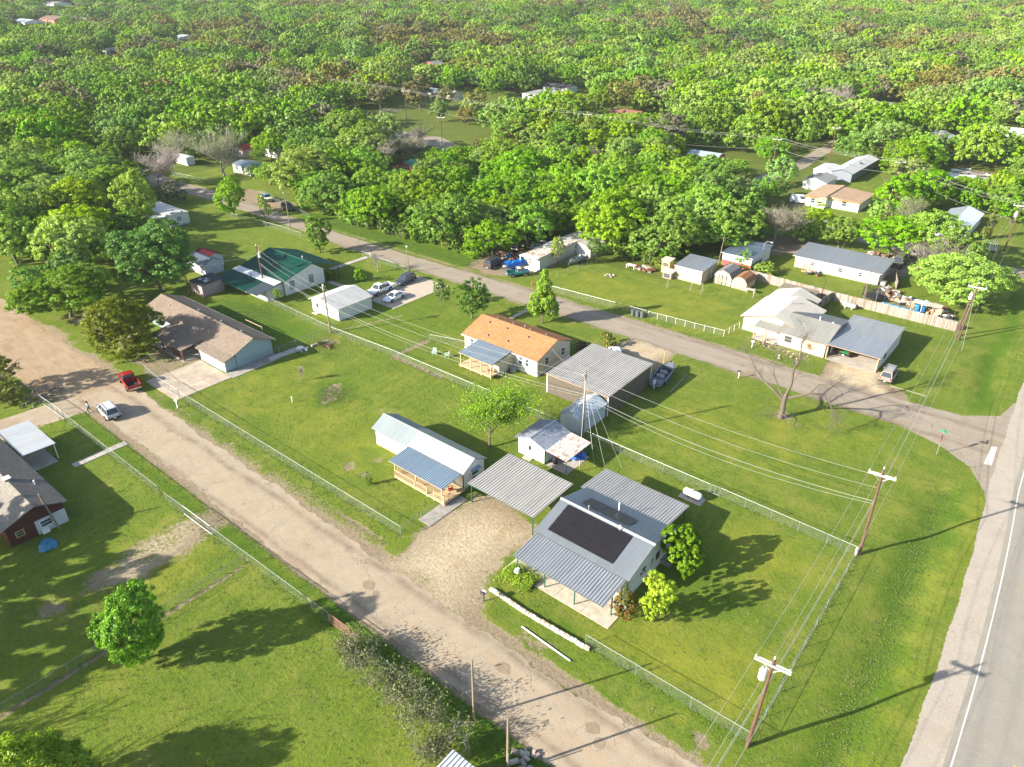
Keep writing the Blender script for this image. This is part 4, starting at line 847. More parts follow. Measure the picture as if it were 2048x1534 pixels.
def roof_plane(roof, p0, p1, p3, kind, mat, pitch=.92, name='roof_sheet', mat_fn=None, lift=.012):
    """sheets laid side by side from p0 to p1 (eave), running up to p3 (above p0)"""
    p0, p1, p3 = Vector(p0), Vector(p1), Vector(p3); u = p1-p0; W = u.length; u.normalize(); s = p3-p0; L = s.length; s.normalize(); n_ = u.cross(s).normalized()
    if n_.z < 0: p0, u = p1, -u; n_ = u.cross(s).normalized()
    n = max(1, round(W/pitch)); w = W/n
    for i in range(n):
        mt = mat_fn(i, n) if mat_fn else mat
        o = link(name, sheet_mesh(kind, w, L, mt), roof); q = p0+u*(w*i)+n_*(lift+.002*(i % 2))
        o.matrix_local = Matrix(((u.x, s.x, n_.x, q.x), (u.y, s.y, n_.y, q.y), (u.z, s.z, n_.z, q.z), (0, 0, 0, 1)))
def slab_under(mb, p0, p1, p2, p3, th=.07, m=0):
    mb.hexa([Vector(p)-Vector((0, 0, th)) for p in (p0, p1, p2, p3)], [p0, p1, p2, p3], m)
def gable_walls(x0, x1, y0, y1, h, rz, ridge='x', rpos=None):
    """solid body with two gables"""
    mb = MB(); 
    if ridge == 'x': c = (y0+y1)/2 if rpos is None else rpos; mb.ext([(y0, -.1), (y1, -.1), (y1, h), (c, rz), (y0, h)], x0, x1, 'x')
    else: c = (x0+x1)/2 if rpos is None else rpos; mb.ext([(x0, -.1), (x1, -.1), (x1, h), (c, rz), (x0, h)], y0, y1, 'y')
    return mb
def frame_of(face, at, a, z, w, h):
    """maps (along, out, up) to local coordinates of a wall face"""
    return {'-y': lambda u, o, v: (a+u, at-o, z+v), '+y': lambda u, o, v: (a-u, at+o, z+v), '+x': lambda u, o, v: (at+o, a+u, z+v), '-x': lambda u, o, v: (at-o, a-u, z+v)}[face]
def fbox(mb, f, u0, u1, o0, o1, v0, v1, m=0):
    mb.hexa([f(u0, o1, v0), f(u1, o1, v0), f(u1, o0, v0), f(u0, o0, v0)], [f(u0, o1, v1), f(u1, o1, v1), f(u1, o0, v1), f(u0, o0, v1)], m)
def window(parent, face, at, a, z, w=.9, h=1.1, trim=None, split=True, pane=None, shut=False):
    f = frame_of(face, at, a, z, w, h); mb = MB(); t = .08; trim = trim or WHITE_P
    for q in ((-w/2-t, -w/2, 0, .05, -t, h+t), (w/2, w/2+t, 0, .05, -t, h+t), (-w/2, w/2, 0, .052, -t, 0), (-w/2, w/2, 0, .052, h, h+t)): fbox(mb, f, *q)
    if split: fbox(mb, f, -w/2, w/2, .012, .045, h*.5-.02, h*.5+.03)
    if shut: fbox(mb, f, -w/2-t-.38, -w/2-t-.02, 0, .035, -t, h+t); fbox(mb, f, w/2+t+.02, w/2+t+.38, 0, .035, -t, h+t)
    o = mb.build('window', trim, parent); p = MB(); fbox(p, f, -w/2, w/2, .004, .022, 0, h); p.build('pane', pane or GLASS, o); return o
def door(parent, face, at, a, z=.1, w=.9, h=2., mat=None, trim=None, lite=False, name='door'):
    f = frame_of(face, at, a, z, w, h); mb = MB(); fbox(mb, f, -w/2, w/2, .0, .035, 0, h); o = mb.build(name, mat or WHITE_P, parent)
    k = MB(); t = .07
    for q in ((-w/2-t, -w/2, 0, .055, 0, h+t), (w/2, w/2+t, 0, .055, 0, h+t), (-w/2, w/2, 0, .056, h, h+t)): fbox(k, f, *q)
    k.build('door_frame', trim or TRIM_G, o); n = MB(); fbox(n, f, w/2-.14, w/2-.08, .035, .08, .95, 1.03); n.build('handle', STEEL, o)
    if lite: g_ = MB(); fbox(g_, f, -w*.28, w*.28, .03, .046, h*.5, h*.86); g_.build('pane', GLASS, o)
    return o
def vent(roof, x, y, z, mat=None, kind='box', h=.22):
    mb = MB()
    if kind == 'box': mb.hexa([(x-.17, y-.17, z-.12), (x+.17, y-.17, z-.12), (x+.17, y+.17, z-.12), (x-.17, y+.17, z-.12)], [(x-.11, y-.11, z+.16), (x+.11, y-.11, z+.16), (x+.11, y+.11, z+.16), (x-.11, y+.11, z+.16)])
    else: mb.tube((x, y, z-.1), (x, y, z+h*1.6), .06, .06, 8); mb.tube((x, y, z+h*1.6), (x, y, z+h*2.1), .11, .09, 8)
    mb.build('roof_vent', mat or STEEL, roof)
def box_part(name, parent, mat, *q): return MB().box(*q).build(name, mat, parent)
def tubes(name, parent, mat, segs, r=.04, n=6):
    mb = MB()
    for a, b in segs: mb.tube(a, b, r, r, n)
    return mb.build(name, mat, parent)
def post(parent, x, y, z0, z1, mat, s=.05, name='post'): return box_part(name, parent, mat, x-s, x+s, y-s, y+s, z0, z1)
def trims(parent, x0, x1, y0, y1, h, mat, w=.07):
    for x, y in ((x0, y0), (x1, y0), (x1, y1), (x0, y1)): box_part('corner_trim', parent, mat, x-w, x+w, y-w, y+w, -.05, h-.02)

# ------------------------------------------------------------ white house with solar panels
def solar_house():
    t = thing('house', 'white house with black solar panels on its grey gable roof and two ribbed porch roofs', 'house', (-34, 45.6, 0)); X, Y = 10.5, 8.6
    gable_walls(0, X, 0, Y, 2.85, 4.0, rpos=4.3).build('wall', WHITE_V, t); trims(t, 0, X, 0, Y, 2.85, TRIM_G, .06)
    rf = MB(); slab_under(rf, (-.4, -.35, 2.84), (X+.3, -.35, 2.84), (X+.3, 4.3, 4.18), (-.4, 4.3, 4.18)); slab_under(rf, (-.4, 4.3, 4.18), (X+.3, 4.3, 4.18), (X+.3, 8.95, 2.84), (-.4, 8.95, 2.84))
    roof = rf.build('roof', TRIM_G, t)
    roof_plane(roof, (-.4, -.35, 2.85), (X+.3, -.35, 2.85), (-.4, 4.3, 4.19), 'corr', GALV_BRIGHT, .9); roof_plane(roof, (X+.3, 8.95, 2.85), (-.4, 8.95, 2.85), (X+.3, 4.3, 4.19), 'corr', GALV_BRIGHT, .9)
    rc = MB(); rc.hexa([(-.45, 4.08, 4.15), (X+.35, 4.08, 4.15), (X+.35, 4.52, 4.15), (-.45, 4.52, 4.15)], [(-.45, 4.25, 4.30), (X+.35, 4.25, 4.30), (X+.35, 4.35, 4.30), (-.45, 4.35, 4.30)]); rc.build('ridge_cap', metal_sheet('pale_ridge_cap', (.30, .31, .31), stain_amt=.3), roof)
    vent(roof, 2.9, 4.5, 4.3, kind='pipe'); vent(roof, 7.0, 3.9, 4.3, WHITE_P, 'pipe'); vent(roof, 4.9, 7.2, 3.4, WHITE_P, 'pipe', .5)
    PV = weathered('dark_solar_cells', (.016, .014, .016), .32, .0, var=.15, scale=.5, dirt=(.05, .045, .045), dirt_amt=.3, spec=.25); PF = plain('black_anodised_frame', (.015, .015, .016), .4)
    sl_ = 1.34/4.65
    def panel(x, y, w, l, back):
        zz = lambda yy: (4.19-(abs(yy-4.3))*sl_)+.17
        o = MB().hexa([(x, y, zz(y)-.04), (x+w, y, zz(y)-.04), (x+w, y+l, zz(y+l)-.04), (x, y+l, zz(y+l)-.04)], [(x, y, zz(y)), (x+w, y, zz(y)), (x+w, y+l, zz(y+l)), (x, y+l, zz(y+l))]).build('solar_panel', PF, t)
        MB().hexa([(x+.02, y+.02, zz(y+.02)+.0), (x+w-.02, y+.02, zz(y+.02)), (x+w-.02, y+l-.02, zz(y+l-.02)), (x+.02, y+l-.02, zz(y+l-.02))], [(x+.02, y+.02, zz(y+.02)+.006), (x+w-.02, y+.02, zz(y+.02)+.006), (x+w-.02, y+l-.02, zz(y+l-.02)+.006), (x+.02, y+l-.02, zz(y+l-.02)+.006)]).build('cells', PV, o)
        for qx in (x+.2, x+w-.2): tubes('mount', o, STEEL, [((qx, y+.1, zz(y)-.05), (qx, y+.1, zz(y)-.19)), ((qx, y+l-.1, zz(y+l)-.05), (qx, y+l-.1, zz(y+l)-.19))], .025, 5)
    for r in range(3):
        for k in range(4): panel(.78+k*1.92, .35+r*1.17, 1.91, 1.13, False)
    for k in range(5): panel(1.6+k*1.15, 5.15, 1.12, 1.85, True)
    for nm, e, y0, y1, mat, over in (('porch_roof', 0, -4.1, .0, GALV_GREY, 0), ('porch_roof', 1, 8.6, 13.8, GALV_GREY, 0)):
        za, zb = (2.35, 2.82) if e == 0 else (2.82, 2.4); q = MB(); x0, x1 = (-.1, X-.05) if e == 0 else (-.9, 9.7)
        slab_under(q, (x0, y0, za), (x1, y0, za), (x1, y1, zb), (x0, y1, zb), .05); pr = q.build(nm, TRIM_G, t)
        if e == 0: roof_plane(pr, (x0, y0, za), (x1, y0, za), (x0, y1, zb), 'rib', mat, 1.0)
        else: roof_plane(pr, (x1, y1, zb), (x0, y1, zb), (x1, y0, za), 'rib', metal_sheet('weathered_grey_sheet', (.42, .40, .38), stain=(.14, .12, .10), stain_amt=.45, metal=.12, rough=.5), 1.0)
        tubes('beam', pr, TRIM_G, [((x0, (y0 if e == 0 else y1)+(.5 if e == 0 else -.3), 2.3), (x1, (y0 if e == 0 else y1)+(.5 if e == 0 else -.3), 2.3))], .05)
    for x, y in ((.1, -3.6), (3.5, -3.6), (7, -3.6), (X-.1, -2.5), (-.6, 13.4), (3, 13.4), (9.4, 13.4)): post(t, x, y, -.1, 2.28, TRIM_G, .045)
    box_part('wall', t, WHITE_V, X-.04, X+.01, -1.2, 0.02, 0, 2.5)
    window(t, '+x', X, 3.0, 1.2, .8, .9, WHITE_P); window(t, '+x', X, 5.7, 1.3, .5, .7, BLACKM); window(t, '-y', 0, 2.5, 1, 1.2, 1.1); door(t, '-y', 0, 5.2, .05, lite=True); window(t, '-y', 0, 8.3, 1, 1.2, 1.1)
    # small striped flag on the gable wall
    f = MB().box(X+.05, X+.07, 2.3, 2.95, 1.25, 1.75).build('flag', WHITE_P, t); s_ = MB()
    for k in range(4): s_.box(X+.071, X+.076, 2.3, 2.95, 1.29+k*.12, 1.34+k*.12)
    s_.build('stripes', weathered('flag_red', (.5, .03, .03), .8), f); MB().box(X+.077, X+.082, 2.3, 2.58, 1.5, 1.75).build('canton', weathered('flag_blue', (.02, .03, .18), .8), f)
    st = MB(); [st.box(X, X+1-.3*k, 6.5, 7.8, .2*k-.05, .2*k+.15) for k in range(3)]; st.build('step', WOOD_OLD, t)
    tubes('plant_hook', t, BLACKM, [((X+.05, 4.6, 1), (X+.05, 4.6, 2.1)), ((X+.05, 4.4, 2), (X+.05, 4.8, 1.8)), ((X+.05, 4.4, 1.7), (X+.05, 4.8, 1.95))], .02, 4)
solar_house()
def carport():
    t = thing('carport', 'open carport with weathered ribbed flat roof on green posts over the gravel pad', 'carport', (-45.1, 46.9, 0)); X, Y = 9.3, 7.2
    q = MB(); slab_under(q, (0, 0, 2.66), (X, 0, 2.66), (X, Y, 2.86), (0, Y, 2.86), .04); rf = q.build('roof', TRIM_G, t); roof_plane(rf, (0, 0, 2.67), (X, 0, 2.67), (0, Y, 2.87), 'rib', GALV_OLD, 1.03)
    for k in range(5): tubes('purlin', t, TRIM_G, [((0.05, .4+k*1.6, 2.56), (X-.05, .4+k*1.6, 2.60))], .045)
    tubes('beam', t, TRIM_G, [((.3, .2, 2.48), (.3, Y-.2, 2.6))], .05); tubes('beam', t, TRIM_G, [((X-.3, .2, 2.48), (X-.3, Y-.2, 2.6))], .05)
    for x in (.3, X-.3):
        for y in (.35, Y/2, Y-.3): post(t, x, y, -.1, 2.46, TRIM_G, .05)
carport()
def deck(parent, x0, x1, y0, y1, z, mat, pitch=.14, along='x', name='board'):
    d = MB().box(x0+.02, x1-.02, y0+.02, y1-.02, z-.2, z-.045).build('deck', mat, parent); L = (x1-x0) if along == 'x' else (y1-y0); W = (y1-y0) if along == 'x' else (x1-x0); n = int(W/pitch); w = W/n
    me = (MB().box(0, L, .008, w-.008, 0, .035) if along == 'x' else MB().box(.008, w-.008, 0, L, 0, .035)).mesh(name, mat)
    for i in range(n): link(name, me, d, (x0, y0+i*w, z-.036) if along == 'x' else (x0+i*w, y0, z-.036))
    return d
def railing(parent, a, b, z, h, mat, pitch=.16):
    a, b = Vector(a), Vector(b); L = (b-a).length; d = (b-a)/L; r = MB(); nx_, ny_ = -d.y*.045, d.x*.045
    def bar(z0, z1, e=1.):
        r.hexa([(a.x+nx_*e, a.y+ny_*e, z0), (a.x-nx_*e, a.y-ny_*e, z0), (b.x-nx_*e, b.y-ny_*e, z0), (b.x+nx_*e, b.y+ny_*e, z0)], [(a.x+nx_*e, a.y+ny_*e, z1), (a.x-nx_*e, a.y-ny_*e, z1), (b.x-nx_*e, b.y-ny_*e, z1), (b.x+nx_*e, b.y+ny_*e, z1)])
    bar(z+h-.04, z+h, 1.6); bar(z+.08, z+.14, .6); o = r.build('railing', mat, parent); me = MB().box(-.018, .018, -.018, .018, 0, h-.06).mesh('baluster', mat)
    n = int(L/pitch)
    for i in range(n+1): p = a+d*(L*i/n); link('baluster', me, o, (p.x, p.y, z+.02))
def cabin():
    t = thing('cabin', 'long narrow white cabin with two-tone grey roof and a new timber porch', 'house', (-62.1, 48.2, 0)); X, Y = 15.1, 3.7
    gable_walls(0, X, 0, Y, 2.45, 3.45).build('wall', WHITE_V, t); box_part('skirt', t, WOOD_NEW, -.03, X+.03, -.03, Y+.03, -.1, .22)
    rf = MB(); slab_under(rf, (-.25, -.35, 2.38), (X+.25, -.35, 2.38), (X+.25, Y/2, 3.56), (-.25, Y/2, 3.56), .05); slab_under(rf, (-.25, Y/2, 3.56), (X+.25, Y/2, 3.56), (X+.25, Y+.35, 2.38), (-.25, Y+.35, 2.38), .05); roof = rf.build('roof', TRIM_G, t)
    A_ = metal_sheet('pale_cabin_sheet', (.44, .435, .42), stain=(.3, .28, .25), stain_amt=.4, metal=.2, rough=.5); B_ = metal_sheet('grey_cabin_sheet', (.33, .37, .375), stain_amt=.1, metal=.3)
    roof_plane(roof, (-.25, -.35, 2.39), (X+.25, -.35, 2.39), (-.25, Y/2, 3.57), 'fine', A_, .9, mat_fn=lambda i, n: B_ if i < n*.37 else A_)
    roof_plane(roof, (X+.25, Y+.35, 2.39), (-.25, Y+.35, 2.39), (X+.25, Y/2, 3.57), 'fine', A_, .9, mat_fn=lambda i, n: metal_sheet('dark_cabin_sheet', (.19, .235, .26), stain_amt=.1) if i > n*.63 else A_)
    rc = MB(); rc.hexa([(-.27, Y/2-.16, 3.54), (X+.27, Y/2-.16, 3.54), (X+.27, Y/2+.16, 3.54), (-.27, Y/2+.16, 3.54)], [(-.27, Y/2-.03, 3.63), (X+.27, Y/2-.03, 3.63), (X+.27, Y/2+.03, 3.63), (-.27, Y/2+.03, 3.63)]); rc.build('ridge_cap', metal_sheet('pale_ridge_cap', (.30, .31, .31), stain_amt=.3), roof)
    trims(t, 0, X, 0, Y, 2.4, TRIM_G, .05)
    window(t, '+x', X, 2.0, 1.25, 1.1, .75, WHITE_P); MB().hexa([(X, 1.3, 2.1), (X+.45, 1.3, 2.0), (X+.45, 2.7, 2.0), (X, 2.7, 2.1)], [(X, 1.3, 2.2), (X+.45, 1.3, 2.04), (X+.45, 2.7, 2.04), (X, 2.7, 2.2)]).build('window_awning', BLUE_SHEET, t)
    window(t, '-y', 0, 7.0, 1.1, .5, .9, TRIM_G); window(t, '-y', 0, 10.2, .9, 1., 1.); door(t, '-y', 0, 13.2, .3, lite=True)
    # porch
    px0, px1, py0 = 6.6, 15.4, -3.7; deck(t, px0+.6, px1+.1, py0+.1, -.03, .42, WOOD_NEW)
    q = MB(); slab_under(q, (px0-.2, py0+.2, 2.15), (px1-.2, py0+.2, 2.15), (px1-.2, -.35, 2.5), (px0-.2, -.35, 2.5), .05); pr = q.build('porch_roof', WOOD_NEW, t); roof_plane(pr, (px0-.2, py0+.2, 2.16), (px1-.2, py0+.2, 2.16), (px0-.2, -.35, 2.51), 'rib', BLUE_SHEET, .92)
    for x in (px0+.7, px0+4.2, px1-.4): post(t, x, py0+.35, 0, 2.12, WOOD_NEW, .06)
    railing(t, (px0+.7, py0+.2), (px0+4.1, py0+.2), .42, .9, WOOD_NEW); railing(t, (px0+4.3, py0+.2), (px0+6.1, py0+.2), .42, .9, WOOD_NEW); railing(t, (px0+7.2, py0+.2), (px1, py0+.2), .42, .9, WOOD_NEW); railing(t, (px1, py0+.25), (px1, py0+2.2), .42, .9, WOOD_NEW); railing(t, (px0+.65, py0+.25), (px0+.65, -.1), .42, .9, WOOD_NEW)
    for x in (px0+4.1, px0+6.1, px0+7.2, px1): post(t, x, py0+.2, 0, 1.35, WOOD_NEW, .05)
cabin()
def garden_shed():
    t = thing('shed', 'small white shed with grey gable roof and a rusty ribbed side awning', 'shed', (-47.1, 58.3, 0)); X, Y = 4.2, 4.7
    gable_walls(0, X, 0, Y, 2.3, 3.0, 'y').build('wall', WHITE_V, t); trims(t, 0, X, 0, Y, 2.25, TRIM_G, .05)
    rf = MB(); slab_under(rf, (-.35, -.3, 2.24), (X/2, -.3, 3.09), (X/2, Y+.25, 3.09), (-.35, Y+.25, 2.24), .06); slab_under(rf, (X/2, -.3, 3.09), (X+.3, -.3, 2.24), (X+.3, Y+.25, 2.24), (X/2, Y+.25, 3.09), .06); roof = rf.build('roof', shingles('grey_shed_shingles', (.20, .22, .27), (.36, .38, .43)), t)
    rc = MB(); rc.hexa([(X/2-.15, -.32, 3.07), (X/2+.15, -.32, 3.07), (X/2+.15, Y+.27, 3.07), (X/2-.15, Y+.27, 3.07)], [(X/2-.02, -.32, 3.14), (X/2+.02, -.32, 3.14), (X/2+.02, Y+.27, 3.14), (X/2-.02, Y+.27, 3.14)]); rc.build('ridge_cap', GALV, roof)
    door(t, '-y', 0, 1.9, .08, .85, 1.95, lite=True); box_part('step', t, CONC, 1.3, 2.5, -.75, -.06, -.05, .12)
    q = MB(); slab_under(q, (X+.3, -.3, 2.22), (X+3.4, -.3, 2.0), (X+3.4, Y+.3, 2.0), (X+.3, Y+.3, 2.22), .04); aw = q.build('awning', RUST_M, t)
    rs = metal_sheet('rust_spotted_sheet', (.50, .47, .44), rust=.35, metal=.25, up='x'); roof_plane(aw, (X+3.4, -.3, 2.01), (X+3.4, Y+.3, 2.01), (X+.3, -.3, 2.23), 'rib', rs, .95)
    for y in (0, Y): post(t, X+3.2, y, -.1, 2.0, TRIM_G, .04)
    box_part('slab', t, CONC, X+.3, X+3.4, -.1, Y, -.05, .03)
garden_shed()
def steel_shed():
    t = thing('shed', 'narrow galvanised steel shed with corrugated walls and shiny gable roof against the dark barn', 'shed', (-46.4, 66.3, 0)); X, Y = 3.3, 5.7
    w_ = siding('corrugated_wall', (.42, .46, .47), .16, 'z', depth=.05); gable_walls(0, X, 0, Y, 2.2, 3.0, 'y').build('wall', w_, t)
    rf = MB(); slab_under(rf, (-.15, -.15, 2.16), (X/2, -.15, 3.06), (X/2, Y+.15, 3.06), (-.15, Y+.15, 2.16), .04); slab_under(rf, (X/2, -.15, 3.06), (X+.15, -.15, 2.16), (X+.15, Y+.15, 2.16), (X/2, Y+.15, 3.06), .04); roof = rf.build('roof', GALV, t)
    bs = metal_sheet('sky_blue_grey_sheet', (.40, .47, .53), stain_amt=.15, metal=.4, up='x'); roof_plane(roof, (-.15, Y+.15, 2.17), (-.15, -.15, 2.17), (X/2, Y+.15, 3.07), 'corr', bs, .8); roof_plane(roof, (X+.15, -.15, 2.17), (X+.15, Y+.15, 2.17), (X/2, -.15, 3.07), 'corr', bs, .8)
steel_shed()
def metal_barn():
    t = thing('barn', 'big dark brown corrugated metal barn with a flat pale ribbed roof', 'barn', (-53.2, 72.5, 0)); X, Y = 10.1, 11.2
    w_ = siding('brown_ribbed_wall', (.15, .125, .105), .3, 'v', dirt=.3, depth=.06); mb = MB(); mb.hexa([(0, 0, -.1), (X, 0, -.1), (X, Y, -.1), (0, Y, -.1)], [(0, 0, 3.0), (X, 0, 3.0), (X, Y, 3.25), (0, Y, 3.25)]); mb.build('wall', w_, t)
    # vertical wall sheets, each with its own ribs
    ws = metal_sheet('brown_wall_sheet', (.20, .165, .135), stain_amt=.35, metal=.2, up='x')
    def wall_sheets(x0, y0, dx, dy, W, H, n):
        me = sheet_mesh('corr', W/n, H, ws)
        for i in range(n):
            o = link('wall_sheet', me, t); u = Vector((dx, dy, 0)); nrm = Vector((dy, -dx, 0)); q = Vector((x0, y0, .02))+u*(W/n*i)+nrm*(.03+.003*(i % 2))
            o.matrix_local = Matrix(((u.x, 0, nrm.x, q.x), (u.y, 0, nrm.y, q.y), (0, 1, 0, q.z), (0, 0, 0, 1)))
    wall_sheets(0, 0, 1, 0, X, 3.0, 11); wall_sheets(X, 0, 0, 1, Y, 3.05, 12)
    q = MB(); slab_under(q, (-.2, -.3, 3.08), (X+.2, -.3, 3.08), (X+.2, Y+.3, 3.34), (-.2, Y+.3, 3.34), .07); rf = q.build('roof', TRIM_T, t); roof_plane(rf, (-.2, -.3, 3.09), (X+.2, -.3, 3.09), (-.2, Y+.3, 3.35), 'rib', GALV_OLD, 1.04)
    box_part('corner_trim', t, WHITE_P, X-.02, X+.1, -.1, .02, 0, 3.0); box_part('corner_trim', t, WHITE_P, X-.02, X+.1, Y-.02, Y+.1, 0, 3.1); box_part('corner_trim', t, WHITE_P, -.1, .02, -.1, .02, 0, 3.0)
metal_barn()
def orange_house():
    t = thing('house', 'beige house with bright orange-brown shingle roof and a blue-grey porch roof on cedar posts', 'house', (-71.6, 75.1, 0)); X, Y = 14.5, 8.3
    W_ = siding('beige_siding', (.56, .49, .38), .18); gable_walls(0, X, 0, Y, 2.8, 4.35, rpos=4.6).build('wall', W_, t); box_part('skirting', t, WHITE_P, -.04, X+.04, -.04, Y+.04, -.1, .45)
    sh = shingles('orange_brown_shingles', (.33, .135, .055), (.47, .235, .11)); sh2 = sh
    rf = MB(); slab_under(rf, (-.3, -.45, 2.76), (X+.3, -.45, 2.76), (X+.3, 4.6, 4.48), (-.3, 4.6, 4.48), .09); slab_under(rf, (-.3, 4.6, 4.48), (X+.3, 4.6, 4.48), (X+.3, Y+.5, 2.9), (-.3, Y+.5, 2.9), .09); roof = rf.build('roof', sh, t)
    fb = MB(); fb.box(-.3, X+.3, -.5, -.452, 2.62, 2.76); fb.build('fascia', WHITE_P, roof)
    for x, y in ((2.2, 3.4), (5.8, 3.4), (10.2, 3.2), (4.0, 1.0), (7.8, 1.2)): vent(roof, x, y, 4.48-(4.6-y)*.341+.05, plain('brown_vent', (.14, .11, .10)))
    for x, y in ((2.5, 5.3), (5.6, 5.4), (9., 5.4), (12, 5.5)): vent(roof, x, y, 4.48-(y-4.6)*.376+.05, plain('brown_vent', (.14, .11, .10)))
    vent(roof, 8.2, 5.0, 4.4, STEEL, 'pipe')
    window(t, '-y', 0, 11.4, 1.15, .6, 1.25, WHITE_P, shut=True); window(t, '-y', 0, 12.6, 1.15, .6, 1.25, WHITE_P, shut=False); window(t, '-y', 0, 1.6, 1.0, .5, 1.3, WHITE_P); window(t, '+x', X, 2.3, 1.25, .85, 1.1, WHITE_P); window(t, '+x', X, 6.4, 1.25, .85, 1.1, WHITE_P)
    box_part('steps', t, CONC, 10.1, 10.9, -1., -.05, -.1, .35)
    # porch room and deck
    MB().hexa([(8.1, -3.4, -.05), (10.0, -3.4, -.05), (10.0, .0, -.05), (8.1, 0, -.05)], [(8.1, -3.4, 2.35), (10.0, -3.4, 2.35), (10.0, 0, 2.72), (8.1, 0, 2.72)]).build('porch_room', siding('cream_panel_wall', (.52, .48, .36), .6, 'v'), t)
    deck(t, 3.5, 9.9, -5.2, -.06, .6, WOOD_NEW, .16); q = MB(); slab_under(q, (3.3, -5.0, 2.42), (9.9, -5.0, 2.42), (9.9, -.3, 2.86), (3.3, -.3, 2.86), .05); pr = q.build('porch_roof', WOOD_NEW, t)
    roof_plane(pr, (3.3, -5.0, 2.43), (9.9, -5.0, 2.43), (3.3, -.3, 2.87), 'corr', metal_sheet('pale_blue_sheet', (.36, .43, .48), stain=(.55, .56, .55), stain_amt=.35, metal=.3), .95)
    for x in (3.7, 5.7, 7.8, 9.7): post(t, x, -4.9, 0, 2.4, WOOD_NEW, .06)
    post(t, 3.7, -.3, 0, 2.8, WOOD_NEW, .06); door(t, '-y', 0, 6.2, .6, lite=True)
orange_house()
def blue_house():
    t = thing('house', 'long pale blue house with a brown-grey shingle roof and a dark timber front porch', 'house', (-120.8, 48.4, 0)); X, Y = 27.1, 6.2
    W_ = siding('pale_blue_wall', (.27, .36, .40), .6, 'v', dirt=.15); gable_walls(0, X, 0, Y, 2.6, 3.85).build('wall', W_, t)
    sh = shingles('brown_grey_shingles', (.165, .125, .095), (.26, .205, .16)); rf = MB(); c = Y/2
    slab_under(rf, (-.3, -.6, 2.45), (X+.35, -.6, 2.45), (X+.35, c, 3.97), (-.3, c, 3.97), .08); slab_under(rf, (-.3, c, 3.97), (X+.35, c, 3.97), (X+.35, Y+.6, 2.45), (-.3, Y+.6, 2.45), .08)
    slab_under(rf, (19.4, -2.3, 1.98), (X+.35, -2.3, 1.98), (X+.35, -.55, 2.46), (19.4, -.55, 2.46), .08); slab_under(rf, (9.2, -4.2, 1.95), (18.8, -4.2, 1.95), (18.8, -.55, 2.462), (9.2, -.55, 2.462), .08)
    roof = rf.build('roof', sh, t); box_part('ridge_cap', roof, shingles('ridge_shingles', (.22, .17, .125), (.30, .24, .18), .3), -.3, X+.35, c-.14, c+.14, 3.95, 4.0)
    MB().box(-.3, X+.35, Y+.6, Y+.64, 2.3, 2.44).build('fascia', WHITE_P, roof)
    for x, y, z in ((10.5, 3.9, 3.7), (17.5, 3.8, 3.75), (23.5, 3.6, 3.85), (4.5, 2.0, 3.5)): vent(roof, x, y, z-.02, STEEL, 'box')
    MB().box(19.7, 26.9, -1.9, .0, -.1, 2.0).build('garage', W_, t); d = MB().box(20.1, 26.0, -1.96, -1.9, 0, 1.85).build('garage_door', siding('pale_garage_door', (.46, .54, .54), .45, 'z'), t)
    for k in range(5): box_part('pane', d, GLASS, 20.6+k*1.1, 21.3+k*1.1, -1.972, -1.961, 1.5, 1.72)
    box_part('corner_trim', t, WHITE_P, 26.86, 26.98, -1.98, -1.82, 0, 2.0); box_part('downpipe', t, WHITE_P, 26.2, 26.3, -1.98, -1.91, 0, 1.95)
    RB = weathered('red_brown_porch_timber', (.13, .055, .035), .85, var=.3, scale=3)
    for x in (9.4, 12.5, 15.6, 18.6): post(t, x, -4.0, 0, 1.95, RB, .09)
    for k in range(6): tubes('lattice', t, RB, [((15.7+k*.5, -3.95, .1), (16.2+k*.4, -3.95, 1.8))], .03, 4)
    tubes('rail', t, RB, [((9.4, -4, .9), (15.6, -4, .9)), ((15.6, -4, 1.0), (18.6, -4, 1.0)), ((15.6, -4, 1.85), (18.6, -4, 1.85))], .04); tubes('beam', t, RB, [((9.2, -4.1, 1.9), (18.8, -4.1, 1.9))], .06)
    for k in range(8): box_part('picket', t, RB, 16+k*.3, 16.12+k*.3, -3.92, -3.88, .05, 1.0)
    window(t, '-y', 0, 4, 1, 1.2, 1.2); window(t, '-y', 0, 12, 1, 1.2, 1.2); door(t, '-y', 0, 15); box_part('slab', t, CONC, 9.2, 19, -4.2, -.06, -.05, .06)
    # deck with a rail behind the house
    deck(t, 15.5, 19.8, 6.9, 9.2, .5, WOOD_OLD if False else RB, .2); 
    for x in (15.6, 17.7, 19.8): post(t, x, 9.15, 0, 1.5, RB, .05)
    tubes('handrail', t, WOOD_NEW, [((15.3, 9.15, 1.5), (20.0, 9.15, 1.5)), ((20., 9.15, 1.5), (21.2, 8.3, .9))], .05)
blue_house()
